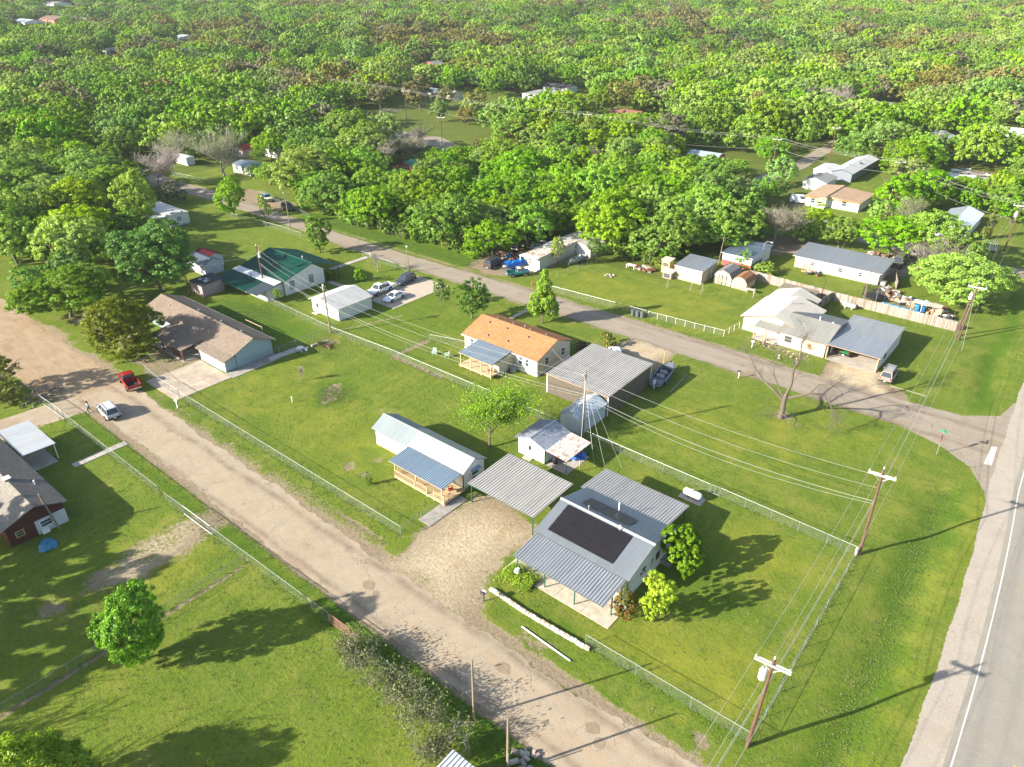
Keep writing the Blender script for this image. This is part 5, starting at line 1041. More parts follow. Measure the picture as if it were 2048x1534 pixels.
def green_house():
    t = thing('house', 'white house with dark green metal gable roof and striped low back roof', 'house', (-125.6, 66.1, 0)); X = 13.4
    gable_walls(0, X, 3.8, 13.0, 2.75, 4.55, rpos=10.4).build('wall', WHITE, t); MB().hexa([(0, 0.2, -.1), (X-.3, .2, -.1), (X-.3, 3.8, -.1), (0, 3.8, -.1)], [(0, .2, 2.15), (X-.3, .2, 2.15), (X-.3, 3.8, 2.7), (0, 3.8, 2.7)]).build('wall', WHITE, t)
    rf = MB(); slab_under(rf, (-.3, 3.4, 2.78), (X+.3, 3.4, 2.78), (X+.3, 10.4, 4.68), (-.3, 10.4, 4.68), .08); slab_under(rf, (-.3, 10.4, 4.68), (X+.3, 10.4, 4.68), (X+.3, 16.8, 2.6), (-.3, 16.8, 2.6), .08); slab_under(rf, (-.6, -2.1, 2.0), (X+.2, -2.1, 2.0), (X+.2, 3.42, 2.76), (-.6, 3.42, 2.76), .06); roof = rf.build('roof', TRIM_G, t)
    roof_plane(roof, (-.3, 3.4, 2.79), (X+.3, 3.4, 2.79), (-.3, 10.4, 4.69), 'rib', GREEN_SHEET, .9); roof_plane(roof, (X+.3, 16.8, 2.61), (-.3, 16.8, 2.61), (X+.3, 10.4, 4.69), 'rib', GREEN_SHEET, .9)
    roof_plane(roof, (-.6, -2.1, 2.01), (X+.2, -2.1, 2.01), (-.6, 3.42, 2.77), 'rib', GREEN_SHEET, .9, mat_fn=lambda i, n: metal_sheet('lowroof_grey_sheet', (.16, .20, .22)) if i > n*.74 else GREEN_SHEET)
    box_part('clear_sheet', roof, WHITE_SHEET, 1.5, X-.2, 3.0, 4.6, 2.83, 2.86) if False else MB().hexa([(-.3, 1.9, 2.66), (X, 1.9, 2.66), (X, 3.5, 2.9), (-.3, 3.5, 2.9)], [(-.3, 1.9, 2.69), (X, 1.9, 2.69), (X, 3.5, 2.93), (-.3, 3.5, 2.93)]).build('pale_sheet', WHITE_SHEET, roof)
    box_part('ridge_cap', roof, TRIM_G, -.32, X+.32, 10.2, 10.6, 4.69, 4.75); vent(roof, 6., 9.2, 4.5, kind='pipe'); vent(roof, 9.6, 11.2, 4.5, WHITE_P, 'pipe'); tubes('flue', roof, BLACKM, [((7.6, 1.0, 2.3), (7.6, 1.0, 3.9))], .09, 8)
    window(t, '+x', X, 5.6, .9, .8, 1.5, TRIM_G, pane=GLASS_B); window(t, '+x', X, 9.9, .9, .8, 1.5, TRIM_G, pane=GLASS_B); window(t, '-y', .2, 2.6, .8, .9, 1.0, WHITE_P); window(t, '-y', .2, 4.4, .8, .9, 1.0, WHITE_P); window(t, '-y', .2, 6.4, .8, .9, 1.0, TRIM_G)
    trims(t, 0, X, 3.8, 13, 2.7, TRIM_G, .06); post(t, X, 16.4, 0, 2.5, TRIM_G); post(t, 6, 16.4, 0, 2.5, TRIM_G); door(t, '+y', 13., 9., .1)
green_house()
def white_garage():
    t = thing('garage', 'small white garage with a plain grey metal gable roof beside the parked cars', 'garage', (-103.0, 69.2, 0)); X, Y = 7.5, 7.4
    gable_walls(0, X, 0, Y, 2.3, 3.05, 'y', 2.9).build('wall', WHITE, t); trims(t, 0, X, 0, Y, 2.25, TRIM_G, .05)
    rf = MB(); slab_under(rf, (-.35, -.4, 2.24), (2.9, -.4, 3.14), (2.9, Y+.3, 3.14), (-.35, Y+.3, 2.24), .07); slab_under(rf, (2.9, -.4, 3.14), (X+.2, -.4, 2.27), (X+.2, Y+.3, 2.27), (2.9, Y+.3, 3.14), .07); roof = rf.build('roof', WHITE_P, t)
    m_ = metal_sheet('smooth_grey_sheet', (.34, .35, .345), stain_amt=.25, metal=.25, up='x'); m2 = metal_sheet('pale_grey_sheet', (.48, .49, .46), stain_amt=.2, metal=.2, up='x')
    roof_plane(roof, (-.35, Y+.3, 2.25), (-.35, -.4, 2.25), (2.9, Y+.3, 3.15), 'fine', m2, .9); roof_plane(roof, (X+.2, -.4, 2.28), (X+.2, Y+.3, 2.28), (2.9, -.4, 3.15), 'fine', m_, .9)
    door(t, '-y', 0, 1.6, .05, .85, 1.9, weathered('grey_brown_door', (.30, .27, .24), .7), WHITE_P, lite=True); box_part('light', t, BLACKM, 4.4, 4.55, -.1, 0, 1.3, 1.6); box_part('steps', t, CONC, 1.0, 2.3, -1.0, -.06, -.1, .1)
white_garage()
def flat_box(name, label, cat, x, y, X, Y, h, wall, roofm, dz=0, over=.2, kind='rib', group=None, up='y', fas=None, pitch=.95):
    t = thing(name, label, cat, (x, y, elev(x, y)), 0, group); h2 = h+dz; z = [h, h, h2, h2] if up == 'y' else [h, h2, h2, h]
    MB().hexa([(0, 0, -.1), (X, 0, -.1), (X, Y, -.1), (0, Y, -.1)], [(0, 0, z[0]), (X, 0, z[1]), (X, Y, z[2]), (0, Y, z[3])]).build('wall', wall, t); o = over; s = dz/(Y if up == 'y' else X)*o; q = MB()
    if up == 'y': P = [(-o, -o, h-s+.08), (X+o, -o, h-s+.08), (X+o, Y+o, h2+s+.08), (-o, Y+o, h2+s+.08)]
    else: P = [(-o, -o, h-s+.08), (X+o, -o, h2+s+.08), (X+o, Y+o, h2+s+.08), (-o, Y+o, h-s+.08)]
    slab_under(q, *P, .07); rf = q.build('roof', fas or WHITE_P, t)
    if kind and up == 'y': roof_plane(rf, P[0], P[1], P[3], kind, roofm, pitch)
    elif kind: roof_plane(rf, P[3], P[0], P[2], kind, roofm, pitch)
    else: rf.data.materials[0] = roofm
    return t
def gable_box(name, label, cat, x, y, X, Y, h, rz, wall, roofm, ridge='x', over=.3, kind=None, fas=None, group=None, rot=0, rpos=None, pitch=.95):
    t = thing(name, label, cat, (x, y, elev(x, y)), rot, group); gable_walls(0, X, 0, Y, h, rz, ridge, rpos).build('wall', wall, t); rf = MB(); o = over
    if ridge == 'x':
        c = Y/2 if rpos is None else rpos; s = (rz-h)/c; a, b = h-s*o+.08, rz+.08; A_ = [(-o, -o, a), (X+o, -o, a), (X+o, c, b), (-o, c, b)]; B_ = [(X+o, Y+o, a), (-o, Y+o, a), (-o, c, b), (X+o, c, b)]
    else:
        c = X/2 if rpos is None else rpos; s = (rz-h)/c; a, b = h-s*o+.08, rz+.08; A_ = [(-o, Y+o, a), (-o, -o, a), (c, -o, b), (c, Y+o, b)]; B_ = [(X+o, -o, a), (X+o, Y+o, a), (c, Y+o, b), (c, -o, b)]
    slab_under(rf, *A_, .08); slab_under(rf, *B_, .08); roof = rf.build('roof', fas if kind else roofm, t)
    if kind: roof_plane(roof, A_[0], A_[1], A_[3], kind, roofm, pitch); roof_plane(roof, B_[0], B_[1], B_[3], kind, roofm, pitch)
    return t, roof
t, r_ = gable_box('shed', 'small shed with dark red roof behind the grey-white storage shed', 'shed', -141.3, 68.6, 5.2, 3.4, 2.1, 2.9, WHITE, metal_sheet('dark_red_sheet', (.16, .018, .022), stain_amt=.3), 'x', kind='rib', fas=WHITE_P)
t, r_ = gable_box('shed', 'grey-white storage shed with slate grey roof, left of the green-roofed house', 'shed', -139.6, 66.0, 6.8, 4.0, 2.1, 3.0, siding('grey_white_wall', (.50, .53, .55), .4, 'v'), metal_sheet('slate_blue_sheet', (.16, .19, .22), stain_amt=.3), 'x', kind='fine', fas=WHITE_P)
door(t, '+x', 6.8, 2.0, .05, 1.8, 1.8, siding('grey_white_wall', (.50, .53, .55), .4, 'v'), WHITE_P)
t = flat_box('shed', 'derelict blackened shed with debris on its tarred roof', 'shed', -127.6, 60.0, 4.2, 4.4, 2.2, siding('pinkish_grey_boards', (.34, .27, .26), .3, 'v'), weathered('tarred_roof', (.03, .032, .036), .8, var=.4, dirt=(.35, .33, .28), dirt_amt=.9, scale=.8), .2, kind=None)
for k in range(7): box_part('debris', t, WOOD_OLD if k % 2 else WHITE_SHEET, 1+k*.3, 1.7+k*.3, 1.2+.3*(k % 3), 1.9+.3*(k % 3), 2.42, 2.5)
def mobile(label, x, y, X, Y, h, wall, roofm, name='mobile_home'):
    t = thing(name, label, 'mobile home', (x, y, 0)); MB().box(0, X, 0, Y, .35, h).build('wall', wall, t); MB().box(.1, X-.1, .1, Y-.1, -.1, .35).build('skirt', weathered('mobile_skirt', (.4, .39, .37), .8), t)
    r = MB(); n = 5; pr = [(-.1, h)]+[(Y*k/n-.1+(.2*k/n), h+.08+.22*math.sin(math.pi*k/n)) for k in range(n+1)]+[(Y+.1, h)]; r.ext(pr, -.1, X+.1, 'x'); return t, r.build('roof', roofm, t)
t, r_ = mobile('white mobile home with rust-stained curved roof above the lawn left of the green-roofed house', -181.5, 77.7, 13.3, 4.9, 2.8, WHITE, metal_sheet('rust_stained_white_roof', (.60, .56, .50), rust=.25, metal=.05)); window(t, '+x', 13.3, 2.4, 1.2, 1.2, 1., WHITE_P, pane=GLASS_B); door(t, '-y', 0, 9., .35); window(t, '-y', 0, 5, 1.3)
box_part('porch', t, WHITE_P, 8.5, 12, -2.2, -.05, 2.35, 2.45); post(t, 11.9, -2.1, 0, 2.35, WHITE_P); box_part('roof_patch', r_, BLACKM, 12.4, 12.9, 3.4, 3.8, 3.02, 3.14); box_part('roof_patch', r_, BLACKM, 12.4, 12.9, 1., 1.4, 3.0, 3.1)
def left_house():
    t = thing('house', 'low brown and white house with grey shingle roof at the left edge of the photo', 'house', (-100, 11.2, 0)); X, Y = 23.3, 5.6
    RB = weathered('dark_red_brown_wall', (.085, .028, .022), .8, var=.3); gable_walls(0, X, 0, Y, 2.45, 3.6, rpos=3.0).build('wall', RB, t); box_part('wall', t, weathered('grey_white_render', (.52, .53, .53), .8, var=.12), X-.5, X+.05, 2.6, Y+.02, -.1, 1.75)
    sh = shingles('old_grey_shingles', (.20, .18, .15), (.32, .29, .245)); sh2 = shingles('dark_grey_shingles', (.115, .105, .095), (.19, .175, .155)); rf = MB()
    slab_under(rf, (-.3, -1.3, 2.2), (X+.35, -1.3, 2.2), (X+.35, 3., 3.72), (-.3, 3., 3.72), .09); roof = rf.build('roof', sh, t); r2 = MB(); slab_under(r2, (-.3, 3.003, 3.72), (X+.35, 3.003, 3.72), (X+.35, 6.1, 2.55), (-.3, 6.1, 2.55), .09); r2.build('roof', sh2, t)
    ch = MB().box(16.1, 16.7, 2.75, 3.3, 3.5, 3.95).build('chimney', weathered('chimney_render', (.3, .27, .24), .9), roof); box_part('chimney_cap', ch, WHITE_P, 16.0, 16.8, 2.65, 3.4, 3.95, 4.0); vent(roof, 18.5, 4.9, 3.1, WHITE_P, 'pipe')
    window(t, '+x', X+.05, 3.6, .75, 1.1, .7, WHITE_P); window(t, '+x', X, 1.1, .9, .7, .6, weathered('yellow_trim', (.45, .38, .1))); box_part('window_unit', t, WHITE_P, X+.05, X+.5, 2.9, 3.6, .1, .6)
    q = MB(); slab_under(q, (2, 6.4, 2.3), (10.2, 6.4, 2.3), (10.2, 10.1, 2.2), (2, 10.1, 2.2), .05); aw = q.build('awning', WHITE_P, t); roof_plane(aw, (10.2, 10.1, 2.21), (2, 10.1, 2.21), (10.2, 6.4, 2.31), 'fine', WHITE_SHEET, .9)
    for x in (2.2, 6, 10): post(t, x, 9.9, 0, 2.2, WHITE_P)
left_house()
def right_house():
    t = thing('house', 'white house with several bright metal gables and a wooden star in its front window', 'house', (-40.7, 110.4, 0))
    W_ = siding('bright_white_siding', (.66, .63, .57), .2, dirt=.08); gable_walls(0, 9.6, 0, 10.5, 2.5, 3.75, 'y', 5.0).build('wall', W_, t); gable_walls(0, 7.2, 10.5, 14.9, 2.4, 3.5, 'y', 3.6).build('wall', W_, t); gable_walls(7.0, 14.2, -2., 8.8, 2.45, 3.6, 'x', 3.2).build('wall', W_, t)
    G_ = metal_sheet('warm_grey_ribbed_sheet', (.29, .28, .26), stain_amt=.2, metal=.2, up='x'); H_ = metal_sheet('warm_grey_ribbed_sheet_long', (.29, .285, .27), stain_amt=.2, metal=.2)
    WS = metal_sheet('sunlit_white_sheet', (.42, .41, .39), stain=(.38, .36, .33), stain_amt=.2, metal=.05, up='x')
    rf = MB(); slab_under(rf, (-.5, -.6, 2.45), (5.0, -.6, 3.88), (5.0, 10.6, 3.88), (-.5, 10.6, 2.45)); slab_under(rf, (5.0, -.6, 3.88), (10.0, -.6, 2.5), (10.0, 10.6, 2.5), (5.0, 10.6, 3.88)); slab_under(rf, (-.4, 10.62, 2.3), (3.6, 10.62, 3.6), (3.6, 15.3, 3.6), (-.4, 15.3, 2.3)); slab_under(rf, (3.6, 10.62, 3.6), (7.6, 10.62, 2.3), (7.6, 15.3, 2.3), (3.6, 15.3, 3.6)); roof = rf.build('roof', TRIM_T, t)
    roof_plane(roof, (-.5, 10.6, 2.46), (-.5, -.6, 2.46), (5, 10.6, 3.89), 'fine', WS, .9); roof_plane(roof, (10.0, -.6, 2.51), (10.0, 10.6, 2.51), (5, -.6, 3.89), 'rib', G_, .9); roof_plane(roof, (-.4, 15.3, 2.31), (-.4, 10.62, 2.31), (3.6, 15.3, 3.61), 'fine', WS, .9); roof_plane(roof, (7.6, 10.62, 2.31), (7.6, 15.3, 2.31), (3.6, 10.62, 3.61), 'rib', G_, .9)
    r2 = MB(); slab_under(r2, (6.6, -2.5, 2.36), (14.5, -2.5, 2.36), (14.5, 3.2, 3.74), (6.6, 3.2, 3.74)); slab_under(r2, (6.6, 3.2, 3.74), (14.5, 3.2, 3.74), (14.5, 9.2, 2.4), (6.6, 9.2, 2.4)); ro2 = r2.build('roof', TRIM_T, t)
    roof_plane(ro2, (6.6, -2.5, 2.37), (14.5, -2.5, 2.37), (6.6, 3.2, 3.75), 'rib', metal_sheet('cream_ribbed_sheet', (.36, .35, .31), stain_amt=.12, metal=.15), .9); roof_plane(ro2, (14.5, 9.2, 2.41), (6.6, 9.2, 2.41), (14.5, 3.2, 3.75), 'rib', H_, .9)
    q = MB(); slab_under(q, (2.8, -2.4, 2.2), (6.6, -2.4, 2.2), (6.6, -.3, 2.62), (2.8, -.3, 2.62), .05); pr = q.build('porch_roof', TRIM_T, t); roof_plane(pr, (2.8, -2.4, 2.21), (6.6, -2.4, 2.21), (2.8, -.3, 2.63), 'rib', metal_sheet('cream_ribbed_sheet', (.36, .35, .31)), .9)
    for x in (2.9, 4.8): post(t, x, -2.3, 0, 2.2, TRIM_T, .07)
    vent(roof, 5.3, 6.5, 3.95, STEEL, 'pipe', .3); vent(ro2, 11.2, 3.0, 3.75, WHITE_P, 'pipe', .3); vent(ro2, 13.2, 3.3, 3.7, WHITE_P, 'box')
    f = window(t, '-y', -2., 11.8, .75, 2.1, 1.2, TRIM_T, False, weathered('drawn_blind', (.42, .40, .30), .8)); s_ = MB(); pts = []
    for k in range(10): a = math.pi/2+k*math.pi/5; rr = .48 if k % 2 == 0 else .2; pts.append((11.8+rr*math.cos(a), 1.35+rr*math.sin(a)))
    s_.ext(pts, -2.1, -2.06, 'y'); s_.build('star', weathered('rust_orange_star', (.30, .12, .05), .8), t)
    window(t, '-y', 0, 1.2, .9, .9, 1.1, TRIM_T, pane=GLASS_B); window(t, '-y', 0, 2.3, .9, .7, 1.1, TRIM_T, pane=GLASS_B); door(t, '-y', 0, 4.2, .1, lite=True); window(t, '-y', 0, 6.2, 1., .9, 1, TRIM_T)
    window(t, '-y', -2, 8.4, .9, 1.1, 1., TRIM_T); box_part('skirting', t, WHITE_P, -.03, 7, -.03, 0, -.1, .3); box_part('porch_slab', t, CONC, 2.7, 7, -2.3, -.05, -.05, .12)
right_house()
def right_carport():
    t = thing('carport', 'large two-bay garage carport with long ribbed roof attached beside the white house', 'garage', (-26.2, 108.5, 0)); X, Y = 7.5, 12.6
    W_ = siding('pale_ribbed_wall', (.58, .57, .54), .3, 'v'); box_part('wall', t, W_, X-.12, X, 0.05, Y, -.1, 2.42); box_part('wall', t, W_, 0, X, Y-.12, Y, -.1, 2.6); box_part('wall', t, W_, 0, .12, 2, Y, -.1, 2.42)
    q = MB(); slab_under(q, (-.25, -.4, 2.5), (X+.25, -.4, 2.5), (X+.25, Y+.25, 2.86), (-.25, Y+.25, 2.86), .08); rf = q.build('roof', TRIM_T, t)
    roof_plane(rf, (-.25, -.4, 2.51), (X+.25, -.4, 2.51), (-.25, 6.6, 2.71), 'rib', metal_sheet('blue_grey_garage_sheet', (.40, .42, .44), stain_amt=.2, metal=.35), .9); roof_plane(rf, (-.25, 6.6, 2.72), (X+.25, 6.6, 2.72), (-.25, Y+.25, 2.88), 'rib', metal_sheet('pale_garage_sheet', (.42, .42, .41), stain_amt=.2, metal=.3), .9)
    for x in (.05, X-.1): post(t, x, 0, -.1, 2.42, TRIM_T, .08)
    box_part('beam', t, WHITE_P, 0, X, -.12, 0, 2.3, 2.44); window(t, '+x', X, 3.6, 1.1, .8, .7, BLACKM); box_part('slab', t, CONC, .12, X-.12, -.3, Y-.12, -.05, .02)
right_carport()
t = thing('awning', 'low tan corrugated lean-to roof behind the white house with the star', 'awning', (-41.3, 126.6, 0)); q = MB(); slab_under(q, (0, 0, 2.3), (6.6, 0, 2.3), (6.6, 2.6, 2.45), (0, 2.6, 2.45), .05); rf = q.build('roof', WOOD_OLD, t); roof_plane(rf, (0, 0, 2.31), (6.6, 0, 2.31), (0, 2.6, 2.46), 'rib', metal_sheet('tan_sheet', (.37, .30, .20), rust=.1, metal=.1), .9)
for x in (.2, 3.3, 6.4): post(t, x, .2, 0, 2.3, WOOD_OLD); post(t, x, 2.4, 0, 2.4, WOOD_OLD)
t = flat_box('house', 'long white house with single pitch grey ribbed roof behind the board fence', 'house', -45.2, 145.5, 16.2, 7.6, 2.4, siding('cream_white_wall', (.64, .61, .55), .2), metal_sheet('cool_grey_ribbed_sheet', (.32, .335, .35), stain_amt=.2, metal=.3), .55, .5, 'rib')
for x, w in ((3.6, .8), (9.0, .9), (12.8, .7)): window(t, '-y', 0, x, 1.0, w, .8, WHITE_P)
door(t, '-y', 0, 5.6, .05, .8, 1.9, GLASS_B, WHITE_P); q = MB()
for k in range(5): q.box(.3, 4.0, -.75, -.7, .25+k*.28, .31+k*.28)
for x in (.3, 1.6, 2.8, 4.0): q.box(x-.04, x+.04, -.78, -.67, -.05, 1.7)
q.build('rack', weathered('rusty_tan_pipe', (.36, .20, .12), .8), t)
box_part('condenser', t, STEEL, 16.6, 17.5, .3, 1.2, 0, .8)
t = flat_box('shed', 'tan metal shed with grey ribbed single slope roof beside the wood', 'shed', -61.1, 124.2, 5.8, 6.4, 2.6, siding('tan_wall', (.50, .40, .26), .3, 'v'), GALV, .5, .15, 'rib', up='y'); door(t, '+x', 5.8, 1.6, .05, 1.8, 2., siding('tan_wall', (.50, .40, .26), .3, 'v'), TRIM_T); door(t, '+x', 5.8, 4.2, .05, .8, 2., WHITE_P, TRIM_T)
def gambrel(label, x, y, X, Y, h, wallm, roofm, doorm, cross):
    t = thing('shed', label, 'shed', (x, y, 0)); pr = [(0, -.05), (X, -.05), (X, h*.58), (X*.84, h*.82), (X/2, h), (X*.16, h*.82), (0, h*.58)]; MB().ext(pr, 0, Y, 'y').build('wall', wallm, t); r = MB(); up = [(-.12, h*.55), (X*.14, h*.86), (X/2, h+.07), (X*.86, h*.86), (X+.12, h*.55)]
    for (a, za), (b, zb) in zip(up, up[1:]): slab_under(r, (a, -.15, za), (b, -.15, zb), (b, Y+.1, zb), (a, Y+.1, za), .05)
    r.build('roof', roofm, t); d = MB()
    for q in ((X*.25, X*.29), (X*.71, X*.75), (X*.48, X*.52)): d.box(q[0], q[1], -.05, -.01, .1, h*.62)
    d.box(X*.25, X*.75, -.052, -.012, h*.62, h*.65); d.box(X*.25, X*.75, -.052, -.012, .08, .13)
    if cross:
        for s in (0, 1):
            a, b = (X*.29, X*.48) if s == 0 else (X*.52, X*.71); 
            for p, q in (((a, .12), (b, h*.62)), ((b, .12), (a, h*.62))): d.tube((p[0], -.03, p[1]), (q[0], -.03, q[1]), .035, .035, 4)
    d.build('door', doorm, t); return t
gambrel('barn-shaped cream shed with grey roof and dark crossed doors', -54.0, 126.9, 3.5, 4.8, 2.9, siding('cream_shed_wall', (.58, .50, .36), .3, 'v'), shingles('grey_barn_shingles', (.16, .155, .15), (.24, .235, .23)), BLACKM, True)
gambrel('barn-shaped cream shed with rusty orange-brown roof, rightmost of the small sheds', -50.2, 126.7, 2.9, 4.2, 2.5, siding('tan_shed_wall', (.55, .42, .26), .3, 'v'), shingles('rust_brown_shingles', (.26, .12, .06), (.34, .18, .10)), TRIM_T, False)
t = flat_box('outhouse', 'tall narrow yellowish outhouse with flat roof at the wood edge', 'outhouse', -64.6, 125.4, 1.7, 1.7, 2.6, siding('yellow_tan_boards', (.50, .38, .18), .2, 'v'), weathered('pale_felt_roof', (.48, .43, .35), .9), .15, .2, None); window(t, '-y', 0, .85, 1.5, 1.1, .6, TRIM_T)
t = flat_box('hutch', 'low open timber hutch leaning on the tan shed', 'hutch', -62.9, 122.9, 1.9, 1.4, 1.4, WOOD_OLD, weathered('pale_hutch_roof', (.5, .44, .36)), .1, .3, None); window(t, '-y', 0, .9, .3, 1.2, .7, WOOD_OLD)
def rusty_home():
    t, r_ = mobile('long weathered mobile home with rust-patched pale roof and junk around it', -88.0, 110.6, 4.0, 19.5, 2.6, siding('grey_green_wall', (.42, .43, .38), .4, 'v', dirt=.5), metal_sheet('rust_patched_roof', (.58, .55, .50), rust=.42, metal=.05)); 
    r_.data = None if False else r_.data
    window(t, '+x', 4.0, 12.6, 1.3, .8, .9, WHITE_P); window(t, '+x', 4.0, 5.5, 1.3, .8, .9, WHITE_P); door(t, '-y', 0, 3.2, .4, .8, 1.9, WHITE_P, WHITE_P); window(t, '-y', 0, 1.6, .9, 1., 1.2, WHITE_P, pane=weathered('brown_curtain', (.3, .15, .1))); box_part('porch_floor', t, WHITE_P, -.1, 4.2, -1.2, -.02, .1, .4); box_part('porch_canopy', t, weathered('pale_canopy', (.62, .58, .5)), -.2, 4.2, -1.4, 0, 2.62, 2.72)
    for x in (0, 4.1): post(t, x, -1.2, .3, 2.62, WHITE_P, .06)
    MB().hexa([(4.05, 12.8, 0), (7.6, 12.8, 0), (7.6, 19, 0), (4.05, 19, 0)], [(4.05, 12.8, 2.7), (7.6, 12.8, 2.1), (7.6, 19, 2.1), (4.05, 19, 2.7)]).build('annex', siding('white_lap_wall', (.62, .62, .6), .18), t); q = MB(); slab_under(q, (4.0, 12.6, 2.8), (7.8, 12.6, 2.15), (7.8, 19.2, 2.15), (4.0, 19.2, 2.8)); q.build('annex_roof', metal_sheet('pale_pinkish_sheet', (.55, .50, .46), rust=.15, metal=.05), t)
rusty_home()
t = flat_box('workshop', 'low workshop with blue and grey sheet roof and a red and white wall', 'workshop', -57.2, 137.2, 6.2, 9.6, 2.6, siding('white_over_red_wall', (.62, .60, .56), .3, 'v'), metal_sheet('patched_blue_grey_sheet', (.19, .25, .32), stain=(.4, .42, .42), stain_amt=.5), .3, .3, 'rib'); box_part('red_band', t, weathered('faded_red', (.42, .09, .08)), -.03, 6.23, -.03, .0, 0, 1.2)
gate_m = BLACKM; q = MB()
for k in range(6): q.box(6.35, 6.42, .2, 5.2, .2+k*.22, .27+k*.22)
q.build('gate_panels', weathered('dark_panel_metal', (.03, .03, .035)), t)
# back lane houses
def brown_house():
    t = thing('house', 'white house with a broad stepped tan-brown roof and orange fascia beside the back lane', 'house', (-60, 192, 0)); W_ = WHITE_P
    T_ = shingles('tan_brown_roof', (.33, .225, .14), (.42, .30, .20), .5, 1.); OF = weathered('orange_fascia', (.50, .20, .04))
    for P, z0, z1 in (([(0, 0), (5, 0), (5, 14), (0, 14)], 2.5, 3.1), ([(5, 2.0), (12.6, 2.0), (12.6, 13), (5, 13)], 2.9, 2.4)):
        MB().hexa([(x, y, -.1) for x, y in P], [(P[0][0], P[0][1], z0), (P[1][0], P[1][1], z1 if z0 < z1 else z1), (P[2][0], P[2][1], z1), (P[3][0], P[3][1], z0)]).build('wall', W_, t)
        q = MB(); o = .5; a, b = P[0], P[2]; slab_under(q, (a[0]-(o if a[0] == 0 else -.002), a[1]-o, z0+.08), (b[0]+(o if b[0] > 6 else 0), a[1]-o, z1+.08), (b[0]+(o if b[0] > 6 else 0), b[1]+o, z1+.08), (a[0]-(o if a[0] == 0 else -.002), b[1]+o, z0+.08), .16); r = q.build('roof', T_, t)
        MB().box(a[0]-.4, b[0]+.3, a[1]-o-.06, a[1]-o-.003, min(z0, z1)-.12, min(z0, z1)+.1).build('fascia', OF, r)
    window(t, '-y', 0, 1.8, 1, 1, 1.1); window(t, '-x', 0, 4, 1, 1, 1.1); window(t, '-y', 2, 9, 1, 1.2, 1.1); door(t, '-y', 2, 6.3); door(t, '-y', 2, 11.5, .1, 1.6)
brown_house()
t, r_ = gable_box('garage', 'white outbuilding with dark and grey gable roof left of the tan-roofed house', 'garage', -67, 208.9, 6.2, 9, 2.3, 3.2, WHITE_P, metal_sheet('mid_grey_sheet', (.22, .225, .22), up='x'), 'y', kind='fine', fas=WHITE_P)
box_part('door', t, weathered('teal_strip', (.2, .35, .36)), -.05, 0, .5, 3, .1, .6)
t, r_ = gable_box('house', 'long grey gable-roofed building at the back lane, longest roof in the right middle distance', 'house', -64.2, 223.5, 5.8, 25, 2.5, 3.4, siding('blue_grey_dark_wall', (.18, .2, .23), .3, 'v'), metal_sheet('long_grey_sheet', (.38, .39, .40), up='x'), 'y', kind='fine', fas=BLACKM); box_part('roof_vent', r_, BLACKM, 4.0, 4.5, 12, 12.6, 3.0, 3.4); box_part('roof_vent', r_, BLACKM, 2.5, 2.7, 7, 7.4, 3.4, 3.6)
t, r_ = gable_box('awning', 'grey lean-to roof joined to the left side of the long grey building', 'awning', -69.5, 224.5, 5, 9, 2.1, 2.4, WHITE_P, metal_sheet('long_grey_sheet', (.38, .39, .40), up='x'), 'y', kind='fine', fas=WHITE_P)
t, r_ = gable_box('house', 'blue-grey roofed cream house near the highway at the right', 'house', -28.4, 184.8, 6.6, 18, 2.4, 3.6, siding('cream_white_wall', (.64, .61, .55), .2), metal_sheet('pale_slate_sheet', (.27, .33, .39), stain=(.45, .47, .48), stain_amt=.4, up='x'), 'y', kind='rib', fas=WHITE_P); window(t, '+x', 6.6, 3, 1); window(t, '-y', 0, 2, 1); box_part('roof_patch', r_, BLACKM, 4.9, 5.9, 1.4, 2.5, 3.0, 3.1)
t = flat_box('house', 'ramshackle pale house with a patched broken sheet roof at the far right', 'house', -37.6, 236.5, 10.5, 4.5, 2.4, siding('shabby_white_wall', (.58, .57, .53), .3, 'v', dirt=.5), WHITE_SHEET, .3, .2, 'fine'); window(t, '-y', 0, 6.8, 1.2, .9, .9); door(t, '-y', 0, 8.4)
for k in range(12): a = rnd.uniform(0, 9); b = 5+rnd.uniform(0, 7); z = 2.7+rnd.uniform(0, .6); MB().hexa([(a, b, z), (a+2.5, b+rnd.uniform(-.3, .3), z+.1), (a+2.4, b+1.6, z+.15), (a-.1, b+1.7, z+.05)], [(a, b, z+.03), (a+2.5, b, z+.13), (a+2.4, b+1.6, z+.18), (a-.1, b+1.7, z+.08)]).build('roof_sheet', [WHITE_SHEET, RUST_M, GALV, metal_sheet('tan_sheet', (.37, .30, .20))][k % 4], t)
box_part('wall', t, siding('shabby_white_wall', (.58, .57, .53), .3, 'v'), .2, 10, 4.6, 13, -.1, 2.6)
